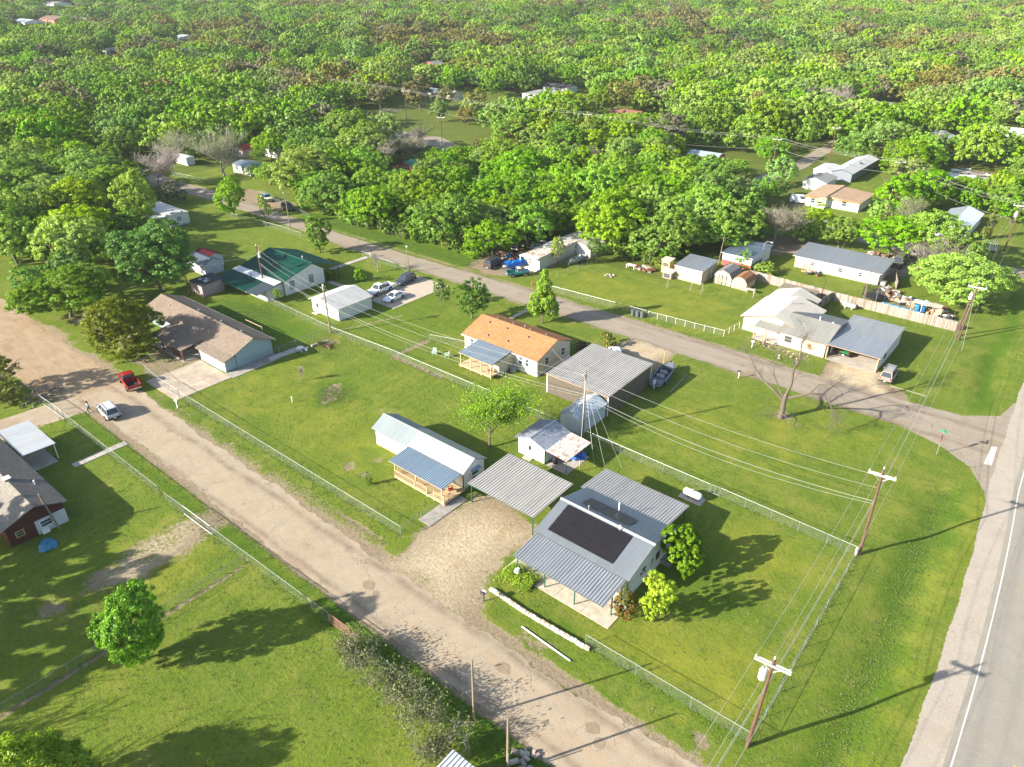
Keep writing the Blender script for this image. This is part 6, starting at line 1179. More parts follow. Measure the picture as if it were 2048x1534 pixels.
# distant houses in the wood
FW = siding('far_white_wall', (.70, .69, .66), .3); FR = weathered('far_red_wall', (.36, .07, .055), .8); FG = shingles('far_grey_roof', (.20, .19, .18), (.28, .27, .26), .3)
for a in [('house', 'small red house with grey gable roof on a mown slope in the upper middle', 'house', -354, 341, 12, 9, 2.6, 4.2, FR, FG, 'y'),
          ('house', 'brown brick house with red-brown hipped roof in the wood, centre right', 'house', -167, 264, 13, 9, 2.7, 4.6, weathered('brown_brick', (.30, .19, .13)), shingles('red_brown_roof', (.20, .085, .055), (.27, .13, .09)), 'x'),
          ('house', 'grey-white roofed house hidden behind the park trees', 'house', -275, 263, 20, 9, 2.6, 4.0, weathered('yellowish_wall', (.60, .52, .36)), metal_sheet('pale_far_sheet', (.42, .44, .45)), 'x'),
          ('house', 'white walled house with dark roof behind the white metal building', 'house', -240, 316, 15, 9, 2.8, 4.0, FW, shingles('dark_far_roof', (.09, .08, .075), (.13, .12, .11)), 'x'),
          ('house', 'cream single storey building among grey bare trees at the upper right', 'house', -119, 366, 13, 8, 2.8, 3.6, weathered('cream_far_wall', (.58, .52, .40)), FG, 'x'),
          ('house', 'red house with pale gable roof peeking over the trees at the right', 'house', -57, 296, 9, 8, 2.6, 4.0, FR, metal_sheet('white_far_sheet', (.62, .62, .6)), 'y'),
          ('house', 'orange-red cottage behind bare branches in the right middle distance', 'house', -107, 217, 10, 6, 2.6, 3.6, weathered('orange_red_wall', (.50, .09, .03)), metal_sheet('blue_white_sheet', (.45, .50, .53)), 'x'),
          ('house', 'small pink-red walled house with brown roof at the upper left', 'house', -768, 282, 34, 16, 3.5, 6.0, weathered('pink_red_wall', (.45, .16, .12)), shingles('brown_far_roof', (.17, .10, .08), (.22, .14, .11)), 'x'),
          ('house', 'large white building left of the pink-red house at the upper left', 'house', -752, 255, 28, 16, 4, 5.5, FW, metal_sheet('white_far_sheet', (.62, .62, .6)), 'x'),
          ('house', 'white building in the gap at the top left', 'house', -962, 362, 30, 18, 4.5, 6, FW, FG, 'x'), ('house', 'blue-grey roofed building farthest at the top left', 'house', -1310, 485, 50, 26, 6, 9, FW, metal_sheet('far_slate_sheet', (.25, .30, .36)), 'x'),
          ('garage', 'tiny white garage half hidden in the wood under the power line at the upper left', 'garage', -542, 233, 12, 8, 3, 4.2, FW, FG, 'y'), ('house', 'white roof glimpsed among olive trees in the upper left', 'house', -572, 300, 13, 9, 3.4, 4.6, FW, metal_sheet('white_far_sheet', (.62, .62, .6)), 'x'),
          ('shed', 'pink-white shed with bright red roof behind the tall half bare tree', 'shed', -227.5, 131, 6, 5, 2.4, 3.4, weathered('pinkish_wall', (.55, .42, .40)), metal_sheet('bright_red_sheet', (.36, .03, .03)), 'y'),
          ('house', 'shabby white house with rusty edge left of the wide pale oak', 'house', -207, 118.5, 9, 6, 2.4, 3.0, weathered('shabby_white', (.66, .62, .55)), metal_sheet('blue_rust_sheet', (.22, .28, .33), rust=.25), 'x'),
          ('house', 'white house with red end wall behind the wide pale oak', 'house', -221, 137.5, 9, 7, 2.6, 3.8, weathered('shabby_white', (.66, .62, .55)), FG, 'x'),
          ('shed', 'rust-red walled cabin with green roof behind the wood', 'shed', -168, 149, 7, 5, 2.4, 3.8, weathered('rust_red_wall', (.34, .09, .035)), GREEN_SHEET, 'y'),
          ('house', 'white house partly out of frame at the far right edge', 'house', -38, 318, 12, 10, 3, 4.5, FW, metal_sheet('white_far_sheet', (.62, .62, .6)), 'x')]:
    t, r_ = gable_box(*a[:-1], ridge=a[-1]); X = a[5]; sc = X/12
    for k in (.25, .6): window(t, '-y', 0, X*k, 1.1*max(1, sc*.6), 1.2*max(1, sc*.7), 1.1*max(1, sc*.7))
    if a[-1] == 'y' or X < 14: window(t, '+x', X, a[6]*.5, 1.1)
    if 'small red house' in a[1] or 'brown brick' in a[1]: door(t, '+x', X, a[6]*.25)
    if 'brown brick' in a[1]: box_part('porch_roof', t, FW, 5, 8.5, -2, -.1, 2.3, 2.45); post(t, 5.1, -1.9, 0, 2.3, WHITE_P); post(t, 8.4, -1.9, 0, 2.3, WHITE_P); box_part('chimney', t, weathered('brown_brick', (.30, .19, .13)), -1, -.05, 3, 4, 0, 4.6)
t = flat_box('workshop', 'wide white metal workshop with roller doors in a lawn clearing, upper middle', 'workshop', -227, 283, 15, 13, 3.6, FW, metal_sheet('cream_white_flat_sheet', (.60, .58, .52)), .4, .3, 'fine', pitch=2.); 
for k in (1.6, 4.4): door(t, '+x', 15, k*2, .1, 3.2, 2.8, weathered('pale_roller_door', (.55, .58, .60)), WHITE_P)
t = flat_box('garage', 'low white annex at the right of the white metal workshop', 'garage', -211.6, 288, 8, 7, 2.8, FW, metal_sheet('cream_white_flat_sheet', (.60, .58, .52)), .2, .3, 'fine', pitch=2.)
t = flat_box('carport', 'open timber carport with grey roof at the end of the dirt drive, upper right', 'carport', -93.5, 362, 8, 5, 2.8, weathered('carport_bay_shade', (.10, .06, .045)), metal_sheet('pale_far_sheet', (.42, .44, .45)), .2, .5, 'fine', pitch=2.)  # closed box: shade of the open bay put into its dark wall colour
t, r_ = mobile('grey-white camper trailer parked left of the tall half bare tree', -232, 113.5, 7.5, 2.5, 2.4, weathered('camper_white', (.55, .56, .57)), WHITE_P, 'camper_trailer')
t = flat_box('container', 'blue-framed storage rack with white crates cut by the left photo edge', 'container', -118.5, 15.5, 5.5, 5, 2.4, weathered('crate_white_mesh', (.40, .44, .46), .8), weathered('bright_blue_panel', (.02, .16, .36), .6), .1, .15, None)
q = MB()
for k in range(5): q.box(5.42, 5.55, k*1.2, k*1.2+.12, 0, 2.5)
q.build('blue_frame', weathered('bright_blue_panel', (.02, .16, .36), .6), t)
# corrugated bright roof poking in at the bottom edge, with a gate beside it
t = thing('shed', 'bright ribbed sheet roof corner cut by the bottom edge of the photo', 'shed', (-24.4, 17.0, 0)); MB().box(.1, 3.9, .1, 5.6, 0, 2.3).build('wall', siding('grey_white_wall', (.50, .53, .55), .4, 'v'), t); q = MB(); slab_under(q, (0, 0, 2.35), (4, 0, 2.35), (4, 5.8, 2.55), (0, 5.8, 2.55), .05); rf = q.build('roof', WHITE_P, t); roof_plane(rf, (0, 0, 2.36), (4, 0, 2.36), (0, 5.8, 2.56), 'rib', metal_sheet('shiny_white_sheet', (.62, .64, .66), stain_amt=.05, metal=.35), 1.)
# ------------------------------------------------------------ fences, gates, poles, wires
CL = chainlink_mat()
LEN_MESH = {}
def chain_fence(label, pts, h=1.2, pitch=3.0, gates=(), zf=None, group=None, mat=STEEL, rail=True):
    x0, y0 = pts[0]; t = thing('chain_link_fence', label, 'fence', (x0, y0, 0), 0, group); pm = MB().tube((0, 0, -.1), (0, 0, h+.05), .028, .028, 6); pm.blob((0, 0, h+.07), .035, 6, jit=0); pm = pm.mesh('post', mat)
    for a, b in zip(pts, pts[1:]):
        A_, B_ = Vector((a[0]-x0, a[1]-y0, 0)), Vector((b[0]-x0, b[1]-y0, 0)); L = (B_-A_).length; n = max(1, round(L/pitch)); w = MB()
        for i in range(n):
            p, q = A_.lerp(B_, i/n), A_.lerp(B_, (i+1)/n); zp, zq = elev(p.x+x0, p.y+y0), elev(q.x+x0, q.y+y0)
            w.face([(p.x, p.y, zp+.03), (q.x, q.y, zq+.03), (q.x, q.y, zq+h), (p.x, p.y, zp+h)], 0, [(L*i/n, 0), (L*(i+1)/n, 0), (L*(i+1)/n, h), (L*i/n, h)])
            link('post', pm, t, (p.x, p.y, zp))
            if rail: MB().tube((p.x, p.y, zp+h), (q.x, q.y, zq+h), .02, .02, 5).build('top_rail', mat, t)
        w.build('wire_mesh', CL, t)
    link('post', pm, t, (B_.x, B_.y, elev(B_.x+x0, B_.y+y0))); return t
def framed_gate(label, a, b, h=1.2, mat=STEEL, bars=0, cat='gate', wire=True, open_=0):
    A_, B_ = Vector((*a, 0)), Vector((*b, 0)); L = (B_-A_).length; rz = math.atan2(B_.y-A_.y, B_.x-A_.x)+open_; t = thing('gate', label, cat, A_, rz); e = .04; z = .1
    tubes('frame', t, mat, [((e, 0, z), (L-e, 0, z)), ((e, 0, h), (L-e, 0, h)), ((e, 0, z), (e, 0, h)), ((L-e, 0, z), (L-e, 0, h)), ((L/2, 0, z), (L/2, 0, h))], .03)
    for k in range(bars): tubes('bar', t, mat, [((e, 0, z+(h-z)*(k+1)/(bars+1)), (L-e, 0, z+(h-z)*(k+1)/(bars+1)))], .025, 5)
    if wire: MB().face([(0, 0, z), (L, 0, z), (L, 0, h), (0, 0, h)], 0, [(0, 0), (L, 0), (L, h), (0, h)]).build('wire_mesh', CL, t)
    return t
chain_fence('chain-link fence on the near side of the gravel lane left of the sandy track', [(-98.6, 25.4), (-73.4, 25.4)])
framed_gate('long double chain-link gate across the driveway at the left', (-106.1, 25.2), (-102.4, 25.35), 1.3); framed_gate('right leaf of the driveway gate at the left', (-102.3, 25.36), (-98.7, 25.4), 1.3)
chain_fence('short chain-link stretch just left of the sandy track gate', [(-71.8, 25.3), (-68.1, 25.4)]); framed_gate('chain-link double gate across the sandy track', (-68, 25.4), (-62.4, 25.5), 1.25); chain_fence('chain-link fence with a low pale kerb running to the rust-red gate', [(-62.2, 25.5), (-43.2, 25.9)])
framed_gate('rust-red tubular farm gate beside the lane side thicket', (-43.1, 25.9), (-39.5, 26.0), 1.2, weathered('rust_red_gate', (.34, .16, .12), .7), 4, wire=False)
chain_fence('chain-link fence hidden in the lane side thicket', [(-39.3, 26), (-25.3, 25.0), (-24.3, 24.4), (-24.6, 21.5)])
chain_fence('chain-link fence crossing the near left fields towards the photo edge', [(-55.9, 25.2), (-55.8, -2)], 1.1, 3.4)
framed_gate('white framed double gate in front of the stained concrete drive', (-97.6, 38.2), (-92.4, 38.2), 1.3)
chain_fence('chain-link fence from the golden oak to the drive gate', [(-103.6, 38.9), (-97.8, 38.3)]); chain_fence('long chain-link fence on the far side of the gravel lane', [(-92.2, 38.2), (-46.9, 38.3), (-46.8, 44.2)], 1.2)
chain_fence('chain-link fence between the stone edging and the near highway pole', [(-23.5, 38.8), (-8.2, 39.0)], 1.25, 4.4); chain_fence('chain-link fence running beside the highway between the two power poles', [(-8.2, 39.0), (-8.5, 65.7)], 1.2)
chain_fence('chain-link fence between the back yards, from the corrugated shed to the far highway pole', [(-43, 66.1), (-24.9, 65.9)], 1.2, 3.2); framed_gate('narrow chain-link gate beside the white propane tank', (-24.8, 65.9), (-23.7, 66.0), 1.2); chain_fence('last stretch of chain-link fence up to the far highway pole', [(-23.6, 66.0), (-8.5, 65.8)], 1.2, 3.2)
chain_fence('chain-link fence behind the mown lot from the leaning pole to the pear tree', [(-115.5, 66.2), (-93.2, 65.3), (-78.7, 66.0), (-46.5, 66.1)], 1.15, 3.2); chain_fence('chain-link dog run fence left of the orange-roofed house', [(-78.3, 66.2), (-78.2, 73.7), (-72, 75.6)], 1.1, 2.4)
chain_fence('chain-link fence from the blue house to the leaning pole', [(-93.3, 49), (-93.2, 65)], 1.1, 3.4); chain_fence('chain-link fence beside the small white garage', [(-93.2, 65.4), (-95.1, 69)], 1.1, 2)
chain_fence('chain-link fence along the paved lane before the mobile home lawn', [(-166, 91.2), (-146.5, 92.9), (-138.5, 92.9)], 1.2, 3.2); chain_fence('chain-link fence between the green-roofed house lawn and the paved lane', [(-118.5, 93.6), (-103.7, 92.9)], 1.1, 3); chain_fence('chain-link fence beyond the bend of the paved lane at the left', [(-217, 104.2), (-199, 106)], 1.1, 3)
chain_fence('pipe and wire fence along the grassy lot across the paved lane', [(-76.4, 103.0), (-55.8, 104.4)], 1.2, 3.4, rail=True); chain_fence('low white railing fence in front of the grassy lot by the white house', [(-55.4, 104.5), (-41.8, 105.6), (-41.2, 110.2)], 1.1, 1.7, mat=WHITE_P); chain_fence('short wire fence beside the aluminium boat', [(-79.2, 110.2), (-77.4, 118)], 1.1, 2.4)
chain_fence('leaning wire fence by the drive of the long white house', [(-36.6, 156), (-34, 164.5)], 1.1, 2.4); chain_fence('chain-link fence in front of the wide far oak', [(-178, 108), (-150, 103.5)], 1.1, 3)
def board_fence(label, pts, h=1.8):
    x0, y0 = pts[0]; t = thing('board_fence', label, 'fence', (x0, y0, 0)); rg = random.Random(3)
    for a, b in zip(pts, pts[1:]):
        A_, B_ = Vector((a[0]-x0, a[1]-y0, 0)), Vector((b[0]-x0, b[1]-y0, 0)); L = (B_-A_).length; d = (B_-A_)/L; n_ = Vector((-d.y, d.x, 0)); m = MB(); n = int(L/.152)
        for i in range(n):
            p = A_+d*(i*.152); q = A_+d*(i*.152+.142); o = n_*rg.uniform(-.012, .012); hh = h+rg.uniform(-.06, .04); zz = elev(p.x+x0, p.y+y0); w = n_*.018
            lean = Vector((rg.uniform(-.015, .015), 0, 0))
            m.hexa([p+o-w+Vector((0, 0, zz+.03)), q+o-w+Vector((0, 0, zz+.03)), q+o+w+Vector((0, 0, zz+.03)), p+o+w+Vector((0, 0, zz+.03))], [p+o-w+lean+Vector((0, 0, zz+hh)), q+o-w+lean+Vector((0, 0, zz+hh)), q+o+w+lean+Vector((0, 0, zz+hh)), p+o+w+lean+Vector((0, 0, zz+hh))], rg.choice((0, 0, 1, 2)))
        tag(m.build('boards', [WOOD_OLD, weathered('silver_timber', (.36, .32, .27), .85, var=.3, scale=2.5), weathered('brown_timber', (.22, .165, .12), .85, var=.3, scale=2.5)], t), kind='stuff')
        for i in range(int(L/2.4)+1): p = A_+d*min(L, i*2.4)+n_*.09; box_part('post', t, WOOD_OLD, p.x-.05, p.x+.05, p.y-.05, p.y+.05, -.1, h+.02)
        for z in (.4, 1.5): MB().tube(A_+n_*.045+Vector((0, 0, z)), B_+n_*.045+Vector((0, 0, z)), .04, .04, 4).build('rail', WOOD_OLD, t)
board_fence('long grey weathered board fence behind the white house, ending at the double pole', [(-49.5, 133.3), (-33.2, 132.2), (-12.6, 132.0)]); board_fence('short grey board fence returning from the corner post towards the white house', [(-33.2, 132.0), (-33.8, 126.8)]); board_fence('leaning brown board fence beside the military truck', [(-28.2, 153.6), (-25.6, 145.6)], 1.6)
q = MB()
# poles
INS = plain('grey_porcelain', (.62, .62, .60), .3); ARM = weathered('pale_crossarm', (.62, .58, .52), .8, var=.15)
WIRES = {}
def pole(name, label, x, y, h, lean=(0, 0), r=.16, mat=None, arms=(), trafo=None, top_ins=False, z=None, cat='utility pole', group=None):
    z = elev(x, y) if z is None else z; t = thing('utility_pole', label, cat, (x, y, z), 0, group); mat = mat or POLE_M; T_ = Vector((lean[0], lean[1], h)); P = lambda s: Vector((lean[0]*s/h, lean[1]*s/h, s)); ends = []
    MB().tube((0, 0, -.3), T_, r, r*.68, 10).build('pole', mat, t)
    for zz, L, ang in arms:
        c = P(zz); u = Vector((math.cos(ang), math.sin(ang), 0)); n_ = Vector((-u.y, u.x, 0))*.13
        for s in ((1, -1) if L > 2 else (1,)):
            a = c+n_*s; m = MB(); m.hexa([a-u*L/2+Vector((0, 0, -.06))-n_*.35, a+u*L/2+Vector((0, 0, -.06))-n_*.35, a+u*L/2+Vector((0, 0, -.06))+n_*.35, a-u*L/2+Vector((0, 0, -.06))+n_*.35], [a-u*L/2+Vector((0, 0, .06))-n_*.35, a+u*L/2+Vector((0, 0, .06))-n_*.35, a+u*L/2+Vector((0, 0, .06))+n_*.35, a-u*L/2+Vector((0, 0, .06))+n_*.35]); m.build('crossarm', ARM, t)
        for s in (-1, 1): tubes('brace', t, ARM, [(c+u*s*L*.3+Vector((0, 0, -.08)), c+Vector((0, 0, -.75)))], .025, 4)
        for s in (-.46, .46) if L > 1 else (0,): 
            e = c+u*L*s+Vector((0, 0, .06)); MB().lathe([(.02, 0), (.05, .02), (.085, .08), (.05, .13), (.075, .18), (.03, .26), (.0, .27)], 8, c=e).build('insulator', INS, t); ends.append(e+Vector((x, y, z+.25)))
    if top_ins: MB().lathe([(.02, 0), (.05, .05), (.085, .12), (.05, .2), (.07, .26), (.03, .34), (.0, .35)], 8, c=T_).build('insulator', INS, t); ends.append(T_+Vector((x, y, z+.33)))
    if trafo:
        zz, ang, rr = trafo; c = P(zz)+Vector((math.cos(ang), math.sin(ang), 0))*(rr+.18); tk = MB().lathe([(0, -.5), (rr*.9, -.5), (rr, -.42), (rr, .34), (rr*.85, .45), (0, .5)], 14, c=c).build('transformer', weathered('pale_grey_enamel', (.60, .63, .66), .4, var=.08), t, smooth=False)
        MB().lathe([(.03, .45), (.06, .5), (.04, .58), (.06, .64), (.02, .78)], 8, c=c+Vector((-.1, 0, 0))).build('bushing', INS, tk); MB().lathe([(.03, .45), (.05, .5), (.04, .58), (.05, .62), (.02, .7)], 8, c=c+Vector((.12, .05, 0))).build('bushing', INS, tk)
    return t, ends, (lambda s: P(s)+Vector((x, y, z)))
def wire(label, a, b, sag=.6, r=.014, n=14, mat=None, group='overhead wires', name='power_line'):
    a, b = Vector(a), Vector(b); pts = [a.lerp(b, k/n)-Vector((0, 0, sag*4*(k/n)*(1-k/n))) for k in range(n+1)]; o = pts[0]; return solo(name, MB().path([p-o for p in pts], r, 4), mat or WIRE, label, 'power line', group, loc=o)
WIRE = weathered('aluminium_wire', (.40, .39, .36), .5, .3, var=.1); WIRE_D = weathered('dark_cable', (.10, .10, .10), .6)
A0 = .10
pB, eB, fB = pole('p', 'near highway power pole with double crossarm and a white transformer', -8.3, 38.6, 10.0, (.35, .1), arms=((9.45, 2.6, A0),), trafo=(8.25, math.pi+.2, .28), top_ins=True)
pA, eA, fA = pole('p', 'far highway power pole with single crossarm at the fence corner', -8.3, 66.2, 10.6, (-.15, .25), arms=((9.9, 2.5, A0),), top_ins=True)
MB().tube((-.25, -.15, -.1), (-.25, -.15, .9), .16, .16, 8).build('sleeve', weathered('pale_sleeve', (.5, .5, .45)), pA)
pC, eC, fC = pole('p', 'front pole of the doubled roadside poles at the board fence end, with white transformer', -11.6, 128.7, 9.8, (.2, .2), arms=((9.2, 2.6, A0),), trafo=(7.6, math.pi, .26), top_ins=True)
pC2, _, fC2 = pole('p', 'shorter rear pole of the doubled roadside poles at the board fence end', -12.3, 130.1, 8.4, (.5, -.9), mat=POLE_M)
pD, eD, fD = pole('p', 'tall power pole with transformer beside the blue-grey roofed house', -13.8, 183.8, 10.4, (.5, 0), arms=((9.9, 3., .2),), trafo=(8.0, math.pi, .26), top_ins=True)
pE, eE, fE = pole('p', 'mid yard power pole with guy wires beside the galvanised shed', -42.8, 66.3, 9.6, (-.15, .1), mat=POLE_G, arms=((9.0, .9, 1.5),)); pF, eF, fF = pole('p', 'leaning back yard pole in front of the small white garage', -93.0, 65.3, 8.1, (-.6, .1), mat=POLE_G, arms=((7.9, .9, 1.2),), trafo=(7.7, 2.6, .13))
pG, eG, fG = pole('p', 'leaning back yard pole with grey transformer before the green-roofed house', -116.5, 68.6, 8.8, (-1., .3), trafo=(7.2, .2, .2), top_ins=True); pH, eH, fH = pole('p', 'short dark pole behind the blue house', -126.3, 59, 6.0, (-.6, 0), r=.13)
pI, eI, fI = pole('p', 'lane side pole beside the parked dark pickup', -145.2, 94.8, 8.8, (-1.1, .4), mat=POLE_G, r=.12); MB().blob((-1.1, .2, 8.4), .18, 6).build('lamp', INS, pI); pJ, eJ, fJ = pole('p', 'short lamp pole at the corner of the drive with the dark crossover', -103.6, 93.2, 5.3, (-.2, 0), mat=POLE_G, r=.1); MB().blob((-.2, 0, 5.3), .2, 6).build('lamp', INS, pJ)
pK, eK, fK = pole('p', 'leaning timber pole standing against the left edge house', -76.0, 15.6, 4.6, (-.7, -.5), mat=POLE_G, r=.13); MB().box(-.35, -.15, -.4, -.25, 1.2, 1.7).build('meter_box', STEEL, pK)
pL, eL, fL = pole('p', 'bare timber post rising from the lane side thicket', -26.2, 27.0, 6.9, (0, 0), mat=POLE_G, r=.11); pM, eM, fM = pole('p', 'bare timber post with conduit near the bottom edge', -21.2, 25.2, 6.2, (-.1, .2), mat=POLE_G, r=.12); tubes('conduit', pM, STEEL, [((.15, -.1, 0), (.15, -.1, 2.6))], .05)
pN, eN, fN = pole('p', 'red-brown pole behind the trampoline at the board fence', -28.2, 132.9, 7.2, (.2, 0), mat=weathered('red_brown_pole', (.23, .12, .08), .85, stretch=(3, 3, .4)), r=.11); pO, eO, fO = pole('p', 'short dark pole with white cap behind the white house', -34.3, 129.5, 4.9, (0, 0), r=.09); pP, eP, fP = pole('p', 'thin leaning pole at the corner of the red-sided workshop', -57.9, 137.2, 5.6, (.3, .5), mat=POLE_G, r=.09)
pQ, eQ, fQ = pole('p', 'short pale pole beside the weathered mobile home', -95, 121, 6.5, (0, 0), mat=POLE_G, r=.07)
t = thing('tv_antenna', 'tall mast with a long roof aerial beside the weathered mobile home', 'antenna', (-90.5, 118.5, 0)); tubes('mast', t, STEEL, [((0, 0, 0), (0, 0, 7.6))], .04); tubes('boom', t, STEEL, [((-1.3, -.3, 7.7), (1.1, .3, 7.3))], .03); tubes('element', t, STEEL, [((-1.+.4*k, -.6, 7.65-.06*k), (-1.+.4*k, .6, 7.65-.06*k)) for k in range(6)], .012, 4)
t = thing('yard_light', 'curved white yard lamp beside the red-sided workshop', 'lamp post', (-51.6, 143.5, 0)); tubes('mast', t, STEEL, [((0, 0, 0), (.3, .2, 4.2)), ((.3, .2, 4.2), (.8, .2, 4.6)), ((.8, .2, 4.6), (1.6, .2, 4.6))], .05); MB().blob((1.7, .2, 4.55), .2, 8, jit=0, sq=(1.4, 1, .6)).build('lamp_head', INS, t)
for i, (x, y) in enumerate([(-54.5, 89.9), (-44.5, 90.4)]): solo('post', MB().tube((0, 0, -.1), (0, 0, 2.45), .06, .06, 8).tube((0, 0, 2.45), (0, 0, 2.52), .07, .07, 8, 1), [weathered('yellow_post_paint', (.55, .38, .13), .7), BLACKM], ['yellow painted post in front of the red-topped bush', 'yellow painted post at the bow of the bass boat'][i], 'post', loc=(x, y, 0))
# wood line poles far back
FP = [(-38.5, 183.5, 9, 'back lane pole before the tan-roofed house'), (-44.5, 213, 10, 'pole behind the tan-roofed house'), (-81, 222, 10, 'power pole with crossarm at the back lane junction'), (-72, 246, 11, 'tall brown pole beside the long grey building'), (-139, 207, 13, 'pole top with dark crossarms above the bright wood'), (-225, 207, 13, 'tall power pole in the park clearing'), (-176, 177, 12, 'thin pole beside the white car in the middle distance'), (-493, 245, 12, 'distant power pole in the olive wood'), (-620, 259, 15, 'distant power pole in the upper left wood'), (-808, 271, 18, 'farthest power pole at the upper left edge')]
fe = {}
for x, y, h, lb in FP: t_, e_, f_ = pole('p', lb, x, y, h, (0, 0), arms=((h-.5, 2.6, .6),) if h > 9.5 else (), top_ins=True, r=.16); fe[(x, y)] = (e_, f_)
def span(ea, eb, lab, sag=.9, r=.014):
    for i, (a, b) in enumerate(zip(ea, eb)): wire(lab, a, b, sag, r)
BELOW = Vector((16.3, -30, 9.5)); span(eA, eB, 'bare conductor between the two highway poles', .5); span(eC, eA, 'bare conductor crossing the side lane between highway poles', 1.0); span(eD, eC, 'bare conductor from the board fence poles towards the far highway pole', .9)
span(eB, [Vector((e.x-.4, e.y-45, 9.3)) for e in eB], 'bare conductor leaving the bottom of the photo', .8)
for dz, r in ((7.6, .02), (7.0, .014)): wire('lower cable between the two highway poles', fA(dz), fB(dz-.2), .7, r); wire('lower cable crossing the side lane', fC(dz-.8), fA(dz), 1.2, r); wire('lower cable leaving the bottom of the photo', fB(dz-.2), Vector((-8.5, -6, dz-.8)), .6, r)
for dz, sg, r in ((9.2, .9, .014), (7.8, 1.1, .014), (6.2, 1.2, .022), (5.9, 1.6, .016)): wire('wire across the mown lot from the mid yard pole to the highway pole', fE(min(9.3, dz)), fA(dz+.6), sg, r, 18)
for dz, sg, r in ((8.9, 1.1, .014), (7.8, 1.2, .014), (6.2, 1.3, .022), (5.9, 1.6, .016)): wire('wire over the back yards between the mid yard pole and the leaning pole', fF(dz-1.2), fE(dz), sg, r, 18); wire('wire between the two leaning back yard poles', fG(min(8.7, dz-.5)), fF(dz-1.2), .6, r)
wire('wire from the leaning pole over the lawn to the lane side pole', fG(8.2), fI(8.2), 1.0); wire('drop wire from the leaning pole to the green roof', fG(7.8), (-113, 74, 4.2), .4); wire('wire behind the blue house', fG(7.2), fH(5.8), .4, .02); wire('drop wire to the orange-roofed house', fE(8.6), (-57.2, 78.5, 3.6), .5); wire('guy wire of the mid yard pole', fE(8.4), (-39.3, 60.5, 0), 0, .014); wire('guy wire of the mid yard pole', fE(8.2), (-37.0, 62.6, .0), 0, .014); wire('guy wire of the mid yard pole', fE(7.6), (-37.9, 61.7, .0), 0, .014); wire('guy wire of the mid yard pole', fE(8.0), (-35.2, 63.6, .0), 0, .014)
wire('drop wire from the red-brown pole to the long white house', fN(6.8), (-29.2, 145.5, 2.8), .5, .018); wire('wire from the thin leaning pole into the wood', fP(5.5), (-70, 131, 5.5), .5); wire('wire from the thin leaning pole to the long white house', fP(5.5), (-45.2, 145.5, 2.9), .5)
wire('guy wire of the board fence poles', fC(8), (-10.3, 124.5, 0), 0, .014); wire('guy wire of the far roadside pole', fD(8), (-17, 177, .0), 0, .014)
order = [(-38.5, 183.5), (-44.5, 213)]; L1 = [eD, fe[(-44.5, 213)][0], fe[(-81, 222)][0], fe[(-139, 207)][0], fe[(-225, 207)][0], fe[(-493, 245)][0], fe[(-620, 259)][0], fe[(-808, 271)][0]]
for a, b in zip(L1, L1[1:]): span(a, b, 'conductor of the power line over the woods', .8+(Vector(a[0])-Vector(b[0])).length*.006, .016)
L2 = [fD, fe[(-44.5, 213)][1], fe[(-81, 222)][1], fe[(-139, 207)][1], fe[(-225, 207)][1]]
for a, b in zip(L2, L2[1:]): wire('lower cable of the power line over the woods', a(6.8), b(7.2), 1.2, .02)
# ------------------------------------------------------------ vehicles
RIM = weathered('silver_rim', (.42, .42, .43), .35, .6, var=.1); RED_L = plain('red_lamp', (.35, .01, .01), .25); CLEAR_L = plain('clear_lamp', (.62, .64, .66), .15); CHROME = weathered('chrome', (.5, .5, .52), .2, .9, var=.05, dirt_amt=.1); CARG = glass('car_glass', (.018, .022, .028), .05)
def paint(name, c, rough=.25, var=.05): return weathered(name, c, rough, .0, var, dirt_amt=.08, spec=.6)
def wheel_meshes(r, w):
    return MB().lathe([(r*.55, -w/2), (r*.93, -w/2), (r, -w*.3), (r, w*.3), (r*.93, w/2), (r*.55, w/2)], 16, axis='y').mesh('tyre', BLACKM), MB().lathe([(0, -w*.30), (r*.2, -w*.34), (r*.5, -w*.25), (r*.6, -w*.45), (r*.6, w*.45), (r*.5, w*.25), (r*.2, w*.34), (0, w*.30)], 12, axis='y').mesh('rim', RIM)
